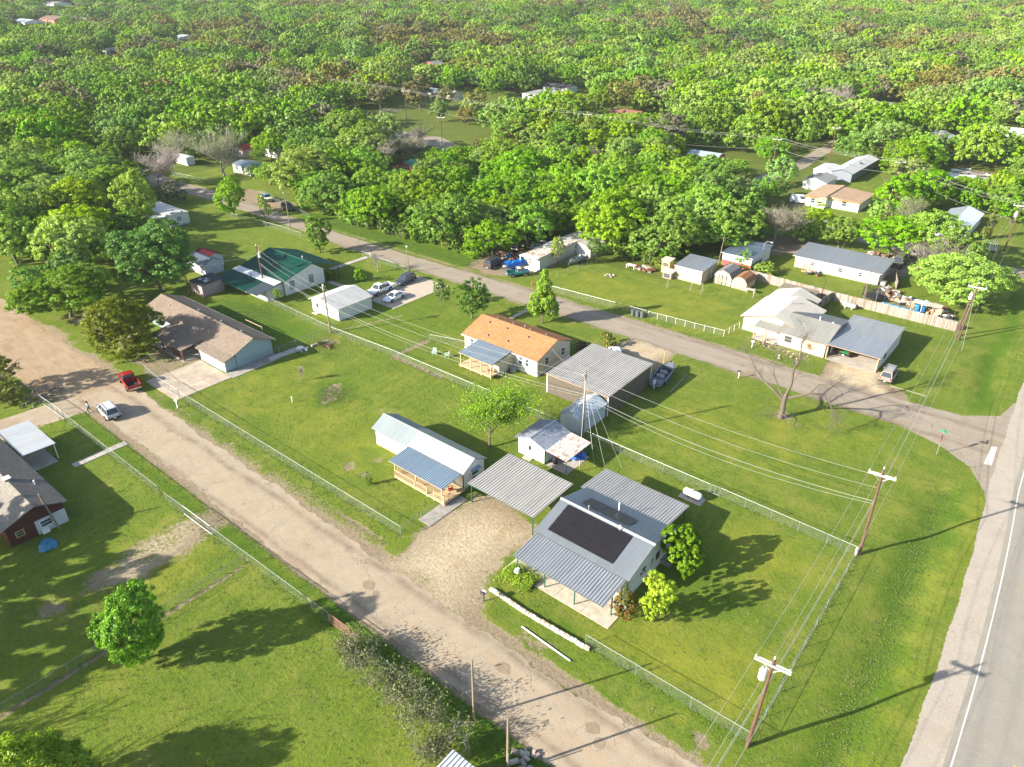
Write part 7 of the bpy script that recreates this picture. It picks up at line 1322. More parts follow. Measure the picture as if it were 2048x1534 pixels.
def car(label, cat, x, y, rz, L, W, H, style, mat, name, r=.33, belt=.95, clear=.25, z=0, roofm=None, rails=False, nose=None, group=None):
    """x runs forward; rz turns the nose"""
    t = thing(name, label, cat, (x, y, z), rz, group); hw = W/2; h2 = L/2; wb = L*.29
    S = {'sedan': [(-1, .78, .55, .86), (-.96, .93, .3, .93), (-.72, 1, .25, .98), (-.3, 1, .22, .95), (.35, 1, .22, .93), (.62, .99, .24, .86), (.9, .93, .3, .74), (1, .75, .45, .62)],
         'suv': [(-1, .86, .5, .98), (-.96, .96, .3, 1.02), (-.6, 1, .28, 1.02), (0, 1, .26, 1.0), (.45, 1, .26, .99), (.85, .96, .3, .88), (1, .8, .45, .7)],
         'pickup': [(-.12, .97, .36, 1.04), (.0, 1, .36, 1.04), (.48, 1, .34, 1.04), (.62, .98, .34, 1.02), (.92, .95, .4, .98), (1, .88, .5, .9)],
         'van': [(-1, .95, .4, 1.05), (-.5, 1, .3, 1.05), (.5, 1, .3, 1.03), (.9, .95, .3, .95), (1, .85, .45, .8)]}[style]
    sc = belt/.98; b = MB(); rows = []
    for u, k, zb, zt in S:
        X = u*h2; w = hw*k; zb *= clear/.25; zt *= sc; rows.append([(X, -w*.9, zb), (X, -w, zb+.16), (X, -w*1., zt-.22), (X, -w*.93, zt-.03), (X, -w*.6, zt+.015), (X, w*.6, zt+.015), (X, w*.93, zt-.03), (X, w, zt-.22), (X, w, zb+.16), (X, w*.9, zb)])
    for A_, B_ in zip(rows, rows[1:]):
        for k in range(10): b.face([A_[k], B_[k], B_[(k+1) % 10], A_[(k+1) % 10]])
    b.face(rows[0]); b.face(list(reversed(rows[-1]))); b.build('body', mat, t)
    G = {'sedan': (-.74, -.42, .10, .46), 'suv': (-.97, -.80, .18, .50), 'pickup': (-.13, -.09, .28, .50), 'van': (-.96, -.92, .42, .68)}[style]; zb = belt*1.0; xa, xb, xc, xd = [g*h2 for g in G]; wl, wt = hw*.90, hw*.70
    lo = [(xa, -wl, zb-.03), (xd, -wl, zb-.03), (xd, wl, zb-.03), (xa, wl, zb-.03)]; hi = [(xb, -wt, H-.05), (xc, -wt, H-.05), (xc, wt, H-.05), (xb, wt, H-.05)]; top = [(xb+.15, -wt+.12, H), (xc-.2, -wt+.12, H), (xc-.2, wt-.12, H), (xb+.15, wt-.12, H)]
    c = MB().hexa(lo, hi); c.hexa(hi, top); cb = c.build('cabin', roofm or mat, t)
    def quad(nm, P, ins=.10, off=.012, parent=t):
        P = [Vector(p) for p in P]; C = sum(P, Vector())/4; n_ = (P[1]-P[0]).cross(P[3]-P[0]).normalized(); 
        if n_.dot(C-Vector((0, 0, zb))) < 0: n_ = -n_
        q = [p.lerp(C, ins)+n_*off for p in P]; MB().hexa([p-n_*.01 for p in q], q).build(nm, CARG, parent)
    quad('windscreen', [lo[1], lo[2], hi[2], hi[1]]); quad('rear_window', [lo[3], lo[0], hi[0], hi[3]], .12)
    cuts = {'sedan': (0, .5, 1), 'suv': (0, .3, .62, 1), 'pickup': (0, .45, 1), 'van': (.6, 1)}[style]
    for s, (l0, l1, h0, h1) in ((0, (lo[0], lo[1], hi[0], hi[1])), (1, (lo[3], lo[2], hi[3], hi[2]))):
        l0, l1, h0, h1 = map(Vector, (l0, l1, h0, h1))
        for k0, k1 in zip(cuts, cuts[1:]): quad('side_window', [l0.lerp(l1, k0), l0.lerp(l1, k1), h0.lerp(h1, k1), h0.lerp(h1, k0)], .11)
    ty, rm = wheel_meshes(r, W*.13)
    for wx in (-wb, wb):
        for s in (-1, 1):
            a = MB().tube((wx, s*(hw*.86), r+.02), (wx, s*(hw*1.004), r+.02), r*1.18, r*1.18, 14).build('wheel_arch', BLACKM, t); w_ = link('wheel', ty, t, (wx, s*(hw*.95), r)); link('rim', rm, w_)
    z1 = S[-1][3]*sc*.86; w1 = hw*S[-1][1]; x0 = -h2
    for s in (-1, 1):
        box_part('headlight', t, CLEAR_L, h2-.22, h2+.005, s*w1*.62-.15, s*w1*.62+.15, z1-.12, z1+.02)
        if style != 'pickup': box_part('taillight', t, RED_L, x0-.01, x0+.18, s*hw*.76-.12, s*hw*.76+.12, belt*.78, belt*.95)
        box_part('mirror', t, mat, xd-.42, xd-.25, s*(hw+.02)-.08, s*(hw+.02)+.08, belt, belt+.13)
    box_part('grille', t, BLACKM, h2-.05, h2+.008, -w1*.42, w1*.42, z1-.2, z1-.03); box_part('bumper', t, CHROME if style == 'pickup' else mat, h2-.12, h2+.06, -w1*.9, w1*.9, clear+.12, clear+.3)
    box_part('rear_bumper', t, CHROME if style == 'pickup' else BLACKM, -h2-.07, -h2+.1, -hw*.88, hw*.88, clear+.12, clear+.32); box_part('number_plate', t, WHITE_P, -h2-.08, -h2-.072, -.16, .16, clear+.16, clear+.28)
    if rails:
        for s in (-1, 1): tubes('roof_rail', t, CHROME, [((xb+.15, s*wt*.86, H+.04), (xc-.2, s*wt*.86, H+.04))], .025, 5)
    if style == 'pickup':
        bx1 = -.12*h2; bz = belt*1.02; bw = hw*.97; q = MB(); q.box(-h2, bx1+.02, -bw, -bw+.1, .5, bz); q.box(-h2, bx1+.02, bw-.1, bw, .5, bz); q.box(bx1-.06, bx1+.02, -bw+.1, bw-.1, .5, bz); q.box(-h2, bx1, -bw*.9, bw*.9, .42, .58); q.build('bed', mat, t)
        box_part('bed_liner', t, BLACKM, -h2+.1, bx1-.07, -bw+.11, bw-.11, .58, .62); box_part('tailgate', t, mat, -h2-.03, -h2+.06, -bw+.11, bw-.11, .55, bz)
        for s in (-1, 1): box_part('taillight', t, RED_L, -h2-.035, -h2+.05, s*(bw-.05)-.055, s*(bw-.05)+.055, .62, .92)
    return t
H_ = math.pi
car('dark red crew cab pickup parked on the verge by the stained concrete drive', 'pickup truck', -101.3, 35.6, H_-.18, 5.6, 1.95, 1.88, 'pickup', paint('deep_red_paint', (.26, .010, .012)), 'pickup_truck', r=.4, belt=1.1, clear=.4)
car('silver crossover with roof rails standing in the gravel lane beside a walking person', 'SUV', -95.6, 29.9, H_-.10, 4.75, 1.9, 1.72, 'suv', paint('silver_paint', (.46, .47, .49), .3), 'suv', r=.35, rails=True)
car('white crew cab pickup with red gear in its bed beside the small white garage', 'pickup truck', -99.9, 82.4, -H_/2+.06, 5.8, 2.0, 1.88, 'pickup', paint('white_car_paint', (.74, .75, .76)), 'pickup_truck', r=.4, belt=1.1, clear=.4)
car('dark blue-grey crossover at the head of the double drive', 'SUV', -100.0, 88.9, -H_/2+.1, 4.6, 1.9, 1.68, 'suv', paint('dark_blue_grey_paint', (.035, .042, .055)), 'suv', r=.36, rails=True)
car('white sedan parked at the lawn side of the double drive', 'car', -95.5, 81.8, -H_/2+.06, 4.6, 1.82, 1.45, 'sedan', paint('white_car_paint', (.74, .75, .76)), 'sedan', r=.33, belt=.9)
car('black van with ribbed roof parked nose-in on the dirt by the junk yard', 'van', -92.6, 106.6, H_/2+.05, 4.8, 2.0, 1.95, 'van', paint('dull_black_paint', (.03, .03, .032), .5), 'van', r=.38, belt=1.1, rails=True)
car('teal pickup with cream cab roof in front of the weathered mobile home', 'pickup truck', -85.6, 105.7, .95, 4.6, 1.8, 1.7, 'pickup', paint('teal_paint', (.015, .16, .17)), 'pickup_truck', r=.36, belt=1.0, clear=.36, roofm=paint('cream_cab_paint', (.55, .48, .36), .4))
car('tan and grey off-road SUV with roof rack beside the garage carport', 'SUV', -16.8, 107.9, H_/2+.02, 4.6, 1.85, 1.8, 'suv', paint('tan_grey_paint', (.30, .24, .20), .45), 'suv', r=.38, belt=1.05, rails=True)
t = thing('roof_rack', 'flat white roof rack loaded on the tan and grey off-road SUV', 'rack', (-16.8, 107.7, 1.84), H_/2); 
for k in range(9): box_part('slat', t, STEEL, -1.3+k*.28, -1.18+k*.28, -.6, .6, .03, .06)
for s in (-.62, .58): box_part('rail', t, STEEL, -1.35, 1.1, s, s+.05, 0, .12)
car('green sedan backed into the garage carport with its tail in the sun', 'car', -24.2, 112.7, H_/2, 4.5, 1.75, 1.4, 'sedan', paint('bright_green_paint', (.02, .17, .06)), 'sedan', belt=.9)
car('small white car at the back corner of the dark metal barn', 'car', -51.7, 88.2, H_/2+.8, 4.0, 1.7, 1.5, 'suv', paint('white_car_paint', (.74, .75, .76)), 'hatchback', r=.3)
car('olive drab military style truck beside the long white house', 'truck', -28.9, 159.5, -H_/2, 5.2, 2.2, 2.3, 'van', weathered('olive_drab', (.11, .12, .07), .8, var=.2), 'truck', r=.5, belt=1.25, clear=.5)
car('old white and blue pickup parked in the dirt under the wide pale oak', 'pickup truck', -171.6, 106.2, -.25, 5.2, 1.9, 1.8, 'pickup', paint('faded_cream_paint', (.50, .50, .44), .5), 'pickup_truck', r=.38, belt=1.05, clear=.38, roofm=paint('sky_blue_paint', (.08, .30, .52)))
car('dark green off-roader parked on the verge behind the lane side pole', 'SUV', -159.9, 104.6, -.1, 4.5, 1.85, 1.8, 'suv', paint('dark_green_grey_paint', (.045, .05, .045), .4), 'suv', r=.38, belt=1.05, rails=True)
car('white car standing by the far lane in the middle distance', 'car', -174.5, 176.0, -.9, 5.0, 1.9, 1.7, 'suv', paint('white_car_paint', (.74, .75, .76)), 'car')
car('white van at the corner of the tan-roofed house', 'van', -62.0, 193.3, .4, 4.8, 2., 2.1, 'van', paint('white_car_paint', (.74, .75, .76)), 'van', r=.36, belt=1.2)
car('dim silver car among the junk behind the wood', 'car', -168, 157, .3, 4.6, 1.8, 1.5, 'sedan', paint('silver_paint', (.46, .47, .49)), 'car')
car('white pickup shell deep in the shade behind the weathered mobile home', 'pickup truck', -91.5, 121.5, 1.0, 5., 1.9, 1.8, 'pickup', paint('dirty_white_paint', (.48, .48, .46), .6), 'pickup_truck', r=.36, belt=1.05, clear=.4)
# ------------------------------------------------------------ boats
def boat(label, x, y, rz, L, W, hull, inside, deckm, seats=True, motor=True, z=.55, tarp=None, name='boat'):
    t = thing(name, label, 'boat', (x, y, z), rz); hw = W/2; st = [(-.5, .86, 0), (-.2, .98, 0), (.1, 1, 0), (.28, .85, .02), (.42, .5, .08), (.5, .12, .18)]; o = MB(); rows = []
    for u, k, lift in st:
        X = u*L; w = hw*k; rows.append([(X, 0, lift), (X, -w*.7, .06+lift), (X, -w, .62+lift*.6), (X, -w*.9, .64+lift*.6), (X, -w*.78, .25+lift), (X, w*.78, .25+lift), (X, w*.9, .64+lift*.6), (X, w, .62+lift*.6), (X, w*.7, .06+lift)])
    for A_, B_ in zip(rows, rows[1:]):
        for k in range(9): o.face([A_[k], B_[k], B_[(k+1) % 9], A_[(k+1) % 9]], 1 if k in (3, 4, 5) else 0)
    o.face(rows[0]); o.face(list(reversed(rows[-1]))); o.build('hull', [hull, inside], t)
    d = MB(); d.hexa([(L*.2, -hw*.78, .3), (L*.44, -hw*.3, .34), (L*.44, hw*.3, .34), (L*.2, hw*.78, .3)], [(L*.2, -hw*.82, .57), (L*.45, -hw*.32, .64), (L*.45, hw*.32, .64), (L*.2, hw*.82, .57)]); d.build('bow_deck', deckm, t)
    MB().box(-L*.49, -L*.3, -hw*.76, hw*.76, .3, .56).build('stern_deck', deckm, t)
    if seats:
        for a in (-.18, .0):
            s = box_part('seat', t, weathered('seat_grey', (.38, .40, .44), .6), a*L-.2, a*L+.2, -hw*.5, hw*.5, .28, .58); box_part('backrest', s, weathered('seat_grey', (.38, .40, .44), .6), a*L-.26, a*L-.18, -hw*.5, hw*.5, .5, .95)
        c = box_part('console', t, weathered('console_dark', (.07, .08, .10), .4), L*.06, L*.15, hw*.0, hw*.65, .26, .95); MB().hexa([(L*.13, hw*.05, .95), (L*.16, hw*.05, .9), (L*.16, hw*.6, .9), (L*.13, hw*.6, .95)], [(L*.10, hw*.1, 1.15), (L*.11, hw*.1, 1.15), (L*.11, hw*.55, 1.15), (L*.10, hw*.55, 1.15)]).build('windscreen', CARG, c)
    if motor:
        m = MB().hexa([(-L*.5-.55, -.17, .55), (-L*.5-.05, -.17, .55), (-L*.5-.05, .17, .55), (-L*.5-.55, .17, .55)], [(-L*.5-.5, -.12, 1.05), (-L*.5-.1, -.14, 1.1), (-L*.5-.1, .14, 1.1), (-L*.5-.5, .12, 1.05)]).build('outboard_motor', weathered('motor_white', (.55, .57, .58), .4), t); box_part('motor_leg', m, weathered('motor_white', (.55, .57, .58), .4), -L*.5-.38, -L*.5-.2, -.06, .06, -.25, .55)
    return t
def trailer(label, x, y, rz, L, W, z=.45):
    t = thing('boat_trailer', label, 'trailer', (x, y, 0), rz); tubes('frame', t, STEEL, [((-L*.45, -W*.35, z), (L*.2, -W*.35, z)), ((-L*.45, W*.35, z), (L*.2, W*.35, z)), ((L*.2, -W*.35, z), (L*.62, 0, z)), ((L*.2, W*.35, z), (L*.62, 0, z)), ((-L*.45, -W*.35, z), (-L*.45, W*.35, z)), ((-L*.15, -W*.45, z-.08), (-L*.15, W*.45, z-.08))], .045)
    ty, rm = wheel_meshes(.32, .2)
    for s in (-1, 1):
        for a in (-.22, -.06): w_ = link('wheel', ty, t, (a*L, s*W*.46, .32)); link('rim', rm, w_)
        box_part('mudguard', t, STEEL, -L*.22-.4, -L*.06+.4, s*W*.46-.13, s*W*.46+.13, .68, .72)
    tubes('jack', t, STEEL, [((L*.58, 0, 0), (L*.58, 0, .7))], .04)
BH = weathered('dark_blue_hull', (.05, .06, .085), .35, var=.15)
boat('grey bass boat with twin consoles and white outboard beside the dark metal barn', -42.4, 86.6, H_/2+.16, 7.4, 2.2, weathered('blue_grey_hull', (.24, .27, .33), .4), weathered('charcoal_carpet', (.055, .062, .08), .9), weathered('grey_carpet', (.17, .18, .21), .9)); trailer('galvanised tandem trailer under the grey bass boat', -42.4, 86.6, H_/2+.16, 7.2, 2.1)
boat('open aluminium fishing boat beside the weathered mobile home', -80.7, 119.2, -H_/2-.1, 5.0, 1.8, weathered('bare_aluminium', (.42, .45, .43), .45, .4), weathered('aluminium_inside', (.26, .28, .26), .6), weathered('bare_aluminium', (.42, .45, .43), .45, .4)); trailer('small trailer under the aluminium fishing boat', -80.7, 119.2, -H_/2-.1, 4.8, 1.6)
boat('boat half covered by a bright blue tarpaulin behind the teal pickup', -88.8, 108.3, -H_/2-.3, 5.4, 2.0, weathered('pale_hull', (.45, .46, .48), .5), BH, BH, seats=False); trailer('low trailer under the tarpaulin covered boat', -88.8, 108.3, -H_/2-.3, 5.2, 1.8)
TARP = weathered('bright_blue_tarpaulin', (.012, .14, .50), .55, var=.3, scale=2); q = MB(); rg = random.Random(8); N_ = 9
G_ = [[Vector((-2.3+4.6*i/N_, -1.25+2.5*j/6, .65+.55*math.exp(-((j-3)/2.2)**2)+rg.uniform(-.12, .12)-(.55 if j in (0, 6) else 0))) for j in range(7)] for i in range(N_+1)]
for i in range(N_):
    for j in range(6):
        if not (3 <= i <= 5 and j in (1, 2)): q.face([G_[i][j]+Vector((0, 0, .5)), G_[i+1][j]+Vector((0, 0, .5)), G_[i+1][j+1]+Vector((0, 0, .5)), G_[i][j+1]+Vector((0, 0, .5))])
solo('tarpaulin', q, TARP, 'crumpled bright blue tarpaulin draped over the boat behind the teal pickup', 'tarpaulin', loc=(-88.8, 108.3, .1), rot=(0, 0, -H_/2-.3))
# ------------------------------------------------------------ person walking by the silver crossover
def skin_obj(name, pts, edges, rad, mat, parent, sub=1):
    me = bpy.data.meshes.new(name); me.from_pydata(pts, edges, []); me.materials.append(mat); o = link(name, me, parent); m = o.modifiers.new('skin', 'SKIN'); sv = me.skin_vertices[0].data
    for v, r_ in zip(sv, rad): v.radius = r_ if isinstance(r_, tuple) else (r_, r_)
    sv[0].use_root = True; m.use_smooth_shade = True; s = o.modifiers.new('sub', 'SUBSURF'); s.levels = sub; s.render_levels = sub; return o
def person():
    t = thing('person', 'person in a pale blue-grey top and black trousers walking beside the silver crossover', 'person', (-98.1, 28.4, 0.02), -1.9)
    SK = plain('skin_tone', (.42, .24, .16), .6); J = [(0, 0, .95), (0, 0, 1.12), (.02, 0, 1.36), (.03, 0, 1.47), (.05, 0, 1.56), (.06, 0, 1.66), (0, .10, .90), (.16, .11, .50), (.10, .11, .10), (.24, .11, .04), (0, -.10, .90), (-.06, -.11, .50), (-.26, -.11, .14), (-.14, -.11, .06), (.02, .19, 1.38), (-.06, .25, 1.12), (.04, .24, .90), (.08, .22, .82), (.02, -.19, 1.38), (.10, -.25, 1.14), (.26, -.20, .98), (.33, -.16, .95)]
    E_ = [(0, 1), (1, 2), (2, 3), (3, 4), (4, 5), (0, 6), (6, 7), (7, 8), (8, 9), (0, 10), (10, 11), (11, 12), (12, 13), (2, 14), (14, 15), (15, 16), (16, 17), (2, 18), (18, 19), (19, 20), (20, 21)]
    R_ = [(.14, .11), (.12, .095), (.15, .10), .055, .06, .085, .085, .058, .04, .035, .085, .058, .04, .035, .052, .042, .032, .028, .052, .042, .032, .028]
    skin_obj('body', J, E_, R_, SK, t); TR = weathered('black_trousers', (.012, .012, .014), .85); TP = weathered('pale_blue_grey_top', (.38, .46, .60), .85, var=.3, scale=9, dirt=(.1, .12, .2), dirt_amt=.6)
    skin_obj('trousers', [J[0], J[6], J[7], (.11, .11, .14), J[10], J[11], (-.24, -.11, .18)], [(0, 1), (1, 2), (2, 3), (0, 4), (4, 5), (5, 6)], [(.155, .125), .1, .075, .06, .1, .075, .06], TR, t)
    skin_obj('top', [J[1], (0, 0, 1.0), J[2], (.02, 0, 1.42), J[14], J[15], (.02, .24, .95), J[18], J[19], (.22, -.21, 1.02)], [(1, 0), (0, 2), (2, 3), (2, 4), (4, 5), (5, 6), (2, 7), (7, 8), (8, 9)], [(.14, .115), (.155, .125), (.17, .12), .09, .068, .056, .045, .068, .056, .045], TP, t)
    MB().blob((.04, 0, 1.66), .125, 10, jit=.04, sq=(1, .9, 1.15)).blob((-.06, 0, 1.52), .10, 8, jit=.05, sq=(.7, 1, 1.3)).build('hair', plain('dark_hair', (.02, .014, .01), .7), t, smooth=True); MB().blob((.10, 0, 1.62), .075, 8, jit=0, sq=(.8, .9, 1.1)).build('face', SK, t, smooth=True)
    for s, a, b in ((.11, .13, .02), (-.11, -.22, .07)): MB().hexa([(a-.09, s-.045, b), (a+.18, s-.04, b), (a+.18, s+.04, b), (a-.09, s+.045, b)], [(a-.08, s-.04, b+.1), (a+.12, s-.035, b+.06), (a+.12, s+.035, b+.06), (a-.08, s+.04, b+.1)]).build('shoe', WHITE_P, t)
person()
# ------------------------------------------------------------ yard things
def tank(label, x, y, rz, L=2.3, r=.42, mat=None, z=.25):
    t = thing('propane_tank', label, 'tank', (x, y, 0), rz); MB().lathe([(0, -L/2), (r*.5, -L/2+.05), (r*.86, -L/2+.16), (r, -L/2+.34), (r, L/2-.34), (r*.86, L/2-.16), (r*.5, L/2-.05), (0, L/2)], 16, axis='x', c=(0, 0, z+r)).build('vessel', mat or WHITE_P, t, smooth=True); MB().lathe([(.16, 0), (.16, .16), (.1, .24), (0, .25)], 10, c=(0, 0, z+2*r-.04)).build('dome', weathered('blue_grey_dome', (.2, .27, .38)), t)
    for s in (-.6, .6): box_part('foot', t, CONC, s-.1, s+.1, -.3, .3, 0, z+.12)
tank('white propane tank on a small concrete pad in the solar house yard', -25.9, 63.7, 0); tank('pale propane tank in front of the board fence', -29.6, 130.6, -.1, 2.4, .38, weathered('dull_white_tank', (.55, .53, .5))); tank('pinkish white tank lying behind the board fence', -37.5, 134.5, -.1, 2.4, .36, weathered('pinkish_tank', (.55, .47, .43)))
def mailbox(label, x, y, rz, mat, n=1):
    t = thing('mailbox', label, 'mailbox', (x, y, 0), rz); post(t, 0, 0, -.1, 1.05, WHITE_P if n == 1 else TRIM_G, .05)
    for k in range(n):
        o = (k-(n-1)/2)*.3; pr = [(o-.1, 1.05), (o+.1, 1.05), (o+.1, 1.17), (o+.06, 1.25), (o-.06, 1.25), (o-.1, 1.17)]; MB().ext([(p[0], p[1]) for p in pr], -.25, .25, 'x').build('box', mat[k] if isinstance(mat, list) else mat, t)
mailbox('pair of mailboxes, one black and one grey, on a green post by the stone edging', -33.9, 36.9, 0, [BLACKM, weathered('grey_mailbox', (.45, .45, .45))], 2)
for a in [('grey mailbox on a post at the gravel lane by the drive gate', -89.9, 36.6, STEEL), ('black mailbox on a white post across the lane from the white house', -33.9, 93.8, BLACKM), ('white and black mailbox beside the lone maple', -72.8, 93.9, BLACKM), ('white mailbox-like box in the lawn before the white house', -36.5, 104.6, WHITE_P), ('dark tilted mailbox where the front walk meets the paved lane', -116.6, 94.3, BLACKM)]: mailbox(a[0], a[1], a[2], .3, a[3])
t = thing('street_sign', 'green street name sign on a pole with a red band at the junction', 'sign', (-6.5, 90.9, 0)); tubes('pole', t, STEEL, [((0, 0, -.1), (0, 0, 3.3))], .04, 8); box_part('name_plate', t, weathered('sign_green', (.01, .28, .16), .5), -.45, .45, -.015, .015, 3.3, 3.5); box_part('name_plate', t, weathered('sign_green', (.01, .28, .16), .5), -.015, .015, -.45, .45, 3.52, 3.72); tubes('band', t, RED_L, [((0, 0, 1.9), (0, 0, 2.3))], .05, 8)
MB().lathe([(0, -.012), (.38, -.012), (.38, .012), (0, .012)], 8, axis='x', c=(-.06, 0, 2.7)).build('stop_plate', weathered('red_sign_face', (.40, .02, .02), .5), t)
# stone edging: one stone after another
t = thing('stone_edging', 'low wall of pale limestone blocks curving along the lawn in front of the solar house', 'stone wall', (-34.4, 38.4, 0)); rg = random.Random(4); LS = [weathered('limestone_'+n, c, .9, var=.2, scale=4, dirt_amt=.4) for n, c in (('pale', (.56, .50, .40)), ('white', (.64, .60, .52)), ('buff', (.48, .39, .27)))]; x = 0
while x < 11:
    w = rg.uniform(.28, .6); y = -.12*math.sin(x*.35)+rg.uniform(-.04, .04)
    for lay in range(2): MB().hexa([(x+.01, y-.17, lay*.17-.03), (x+w-.01, y-.15, lay*.17-.03), (x+w-.01, y+.16, lay*.17-.03), (x+.01, y+.15, lay*.17-.03)], [(x+.04, y-.13, lay*.17+.14), (x+w-.04, y-.13, lay*.17+rg.uniform(.12, .17)), (x+w-.03, y+.12, lay*.17+.14), (x+.04, y+.13, lay*.17+rg.uniform(.12, .17))]).build('stone', LS[rg.randrange(3)], t)
    x += w
solo('pipe', MB().tube((0, 0, .07), (5.6, -.3, .07), .07, .07, 8), WHITE_P, 'long pale pipe lying on the verge between lane and stone edging', 'pipe', loc=(-29.1, 36.75, 0))
solo('pipe', MB().tube((0, 0, .03), (4.7, .1, .03), .03, .03, 8), CONC, 'thin pale pipe in the grass right of the off-road SUV', 'pipe', loc=(-15.8, 105.6, 0))
solo('timber', MB().box(-.07, .07, 0, 6.2, 0, .12), WOOD_OLD, 'long grey timber on the grass beside the bass boat', 'timber', loc=(-39.6, 83.6, 0), rot=(0, 0, .1))
solo('timber', MB().box(-2.3, 2.3, -.1, .1, 0, .14), WHITE_P, 'pale squared beam in the grass behind the blue house', 'timber', loc=(-91.6, 57.2, 0), rot=(0, 0, 1.45))
for i, (x, y, L, rz) in enumerate([(-92.6, 53.0, 5.2, 1.50), (-92.0, 52.9, 4.8, 1.49), (-91.1, 60.0, 2.4, 1.45)]): solo('fallen_tank', MB().tube((0, 0, .2), (L, 0, .2), .2, .2, 10), weathered('pale_grey_pipe', (.45, .43, .40)), ['longer of two big pale pipes lying behind the blue house', 'shorter of two big pale pipes lying behind the blue house', 'short pale pipe near the leaning pole'][i], 'pipe', loc=(x, y, 0), rot=(0, 0, rz))
def pile(name, label, cat, x, y, n, r, mats, size=(.2, .5), h=.5, seed=1, kind='box'):
    rg = random.Random(seed); t = thing(name, label, cat, (x, y, elev(x, y)), rg.uniform(0, 3))
    for i in range(n):
        a = rg.uniform(0, 6.28); d = r*rg.random()**.6; s = rg.uniform(*size); px_, py_, pz = d*math.cos(a), d*math.sin(a), rg.uniform(0, h)*(1-d/r*.8)+s*.2; mb = MB()
        if kind == 'box': mb.hexa([(-s, -s*.5, -.05), (s, -s*.55, -.05), (s*.9, s*.5, -.05), (-s, s*.45, -.05)], [(-s*.9, -s*.4, s*.4), (s*.9, -s*.5, s*.3), (s*.8, s*.4, s*.45), (-s*.9, s*.4, s*.35)])
        elif kind == 'stone': mb.blob((0, 0, 0), s*.5, 7, jit=.3, rg=rg)
        elif kind == 'stick': mb.tube((-s, 0, 0), (s, 0, s*.25), .035, .02, 5)
        mb.build({'box': 'board' if 'board' in label else 'piece', 'stone': 'stone', 'stick': 'stick'}[kind], mats[rg.randrange(len(mats))], t, (px_, py_, pz), (rg.uniform(-.3, .3), rg.uniform(-.3, .3), rg.uniform(0, 3.1)))
    return t
JM = [WOOD_OLD, RUST_M, STEEL, BLACKM, WHITE_P, CONC]
pile('rubble_pile', 'heap of broken pale concrete by the bare post near the bottom edge', 'rubble', -20.6, 26.6, 14, 1.3, [CONC, weathered('pinkish_stone', (.42, .32, .27)), WOOD_OLD], (.18, .4), .25, 2)
pile('brush_pile', 'pile of dark sticks and branches beside the dirt lane', 'brush pile', -107.5, 26.3, 70, 2.2, [weathered('dark_sticks', (.09, .06, .045)), BARK_P], (.4, 1.), 1., 3, 'stick'); pile('stone_pile', 'scatter of grey stones in the shaded grass near the drive gate', 'stones', -107.0, 24.2, 22, 1.8, [weathered('dull_stone', (.16, .15, .135)), WOOD_OLD], (.12, .3), .2, 4, 'stone')
pile('rubble_pile', 'broken white block heap between the fallen pipes behind the blue house', 'rubble', -91.5, 58.4, 16, 1., [WHITE_P, CONC], (.15, .4), .35, 5); pile('root_ball', 'uprooted brown stump with torn roots at the end of the fallen pipes', 'stump', -89.2, 61.3, 26, .9, [weathered('torn_root', (.24, .14, .08))], (.3, .7), .5, 6, 'stick')
pile('brush_pile', 'brown brush heap under the trees on the far verge of the paved lane', 'brush pile', -123, 110, 90, 3.5, [weathered('dark_sticks', (.09, .06, .045)), BARK_P, WOOD_OLD], (.5, 1.2), 1.1, 7, 'stick')
for i, (x, y, r, n, s) in enumerate([(-94, 113, 3.0, 40, 11), (-91, 116.5, 2.8, 36, 12), (-96, 118, 3.0, 30, 13), (-90.5, 111.5, 1.6, 20, 14)]): pile('junk_heap', ['mixed junk heap behind the black van', 'mixed junk heap against the weathered mobile home', 'junk heap in the deepest shade of the wood', 'red and white junk between van and mobile home'][i], 'junk', x, y, n, r, JM+[RED_L, weathered('bright_blue_panel', (.02, .16, .36), .6)], (.2, .6), .9, s)
for i, (x, y, r, n, s) in enumerate([(-26.5, 143, 2.2, 34, 21), (-23.0, 140.5, 2.6, 40, 22), (-18.0, 139.5, 2.6, 36, 23), (-15.5, 136.5, 2., 30, 24), (-29.5, 165.5, 2.4, 34, 25), (-41, 143.5, 1.6, 16, 26), (-34, 163, 1.8, 24, 27)]): pile('junk_heap', ['dark junk heap behind the long white house gable', 'stacked scrap beyond the timber frame', 'sheet metal scrap under the wide pale tree', 'rusty scrap at the corner of the board fence yard', 'firewood and scrap by the military truck', 'small yard clutter in front of the long white house', 'scrap heap beside the willow'][i], 'junk', x, y, n, r, JM+[weathered('tan_plywood', (.45, .31, .18)), TRIM_T], (.25, .8), .6, s)
MB_ = MB().box(0, 6.2, -.9, .9, 0, .5); t = thing('pool_cover', 'long pale blue covered slide lying behind the board fence', 'boat cover', (-25.4, 134.6, 0), -.08); q = MB(); pr = [(-1.1, 0), (-1.05, .6), (-.6, .95), (.0, 1.05), (.6, .95), (1.05, .6), (1.1, 0)]; q.ext(list(reversed(pr)), 0, 6.4, 'x'); q.build('shell', weathered('pale_blue_vinyl', (.20, .38, .52), .5, var=.12), t)
for k in range(5): box_part('rib', t, weathered('blue_vinyl_rib', (.13, .28, .40), .5), .6+k*1.25, .68+k*1.25, -.9, .9, .86, 1.08)
boat('dark small boat behind the board fence', -17.6, 134.0, -.15, 4.2, 1.6, weathered('dark_green_hull', (.09, .12, .11)), weathered('aluminium_inside', (.26, .28, .26), .6), weathered('dark_green_hull', (.09, .12, .11)), False, False, .1)
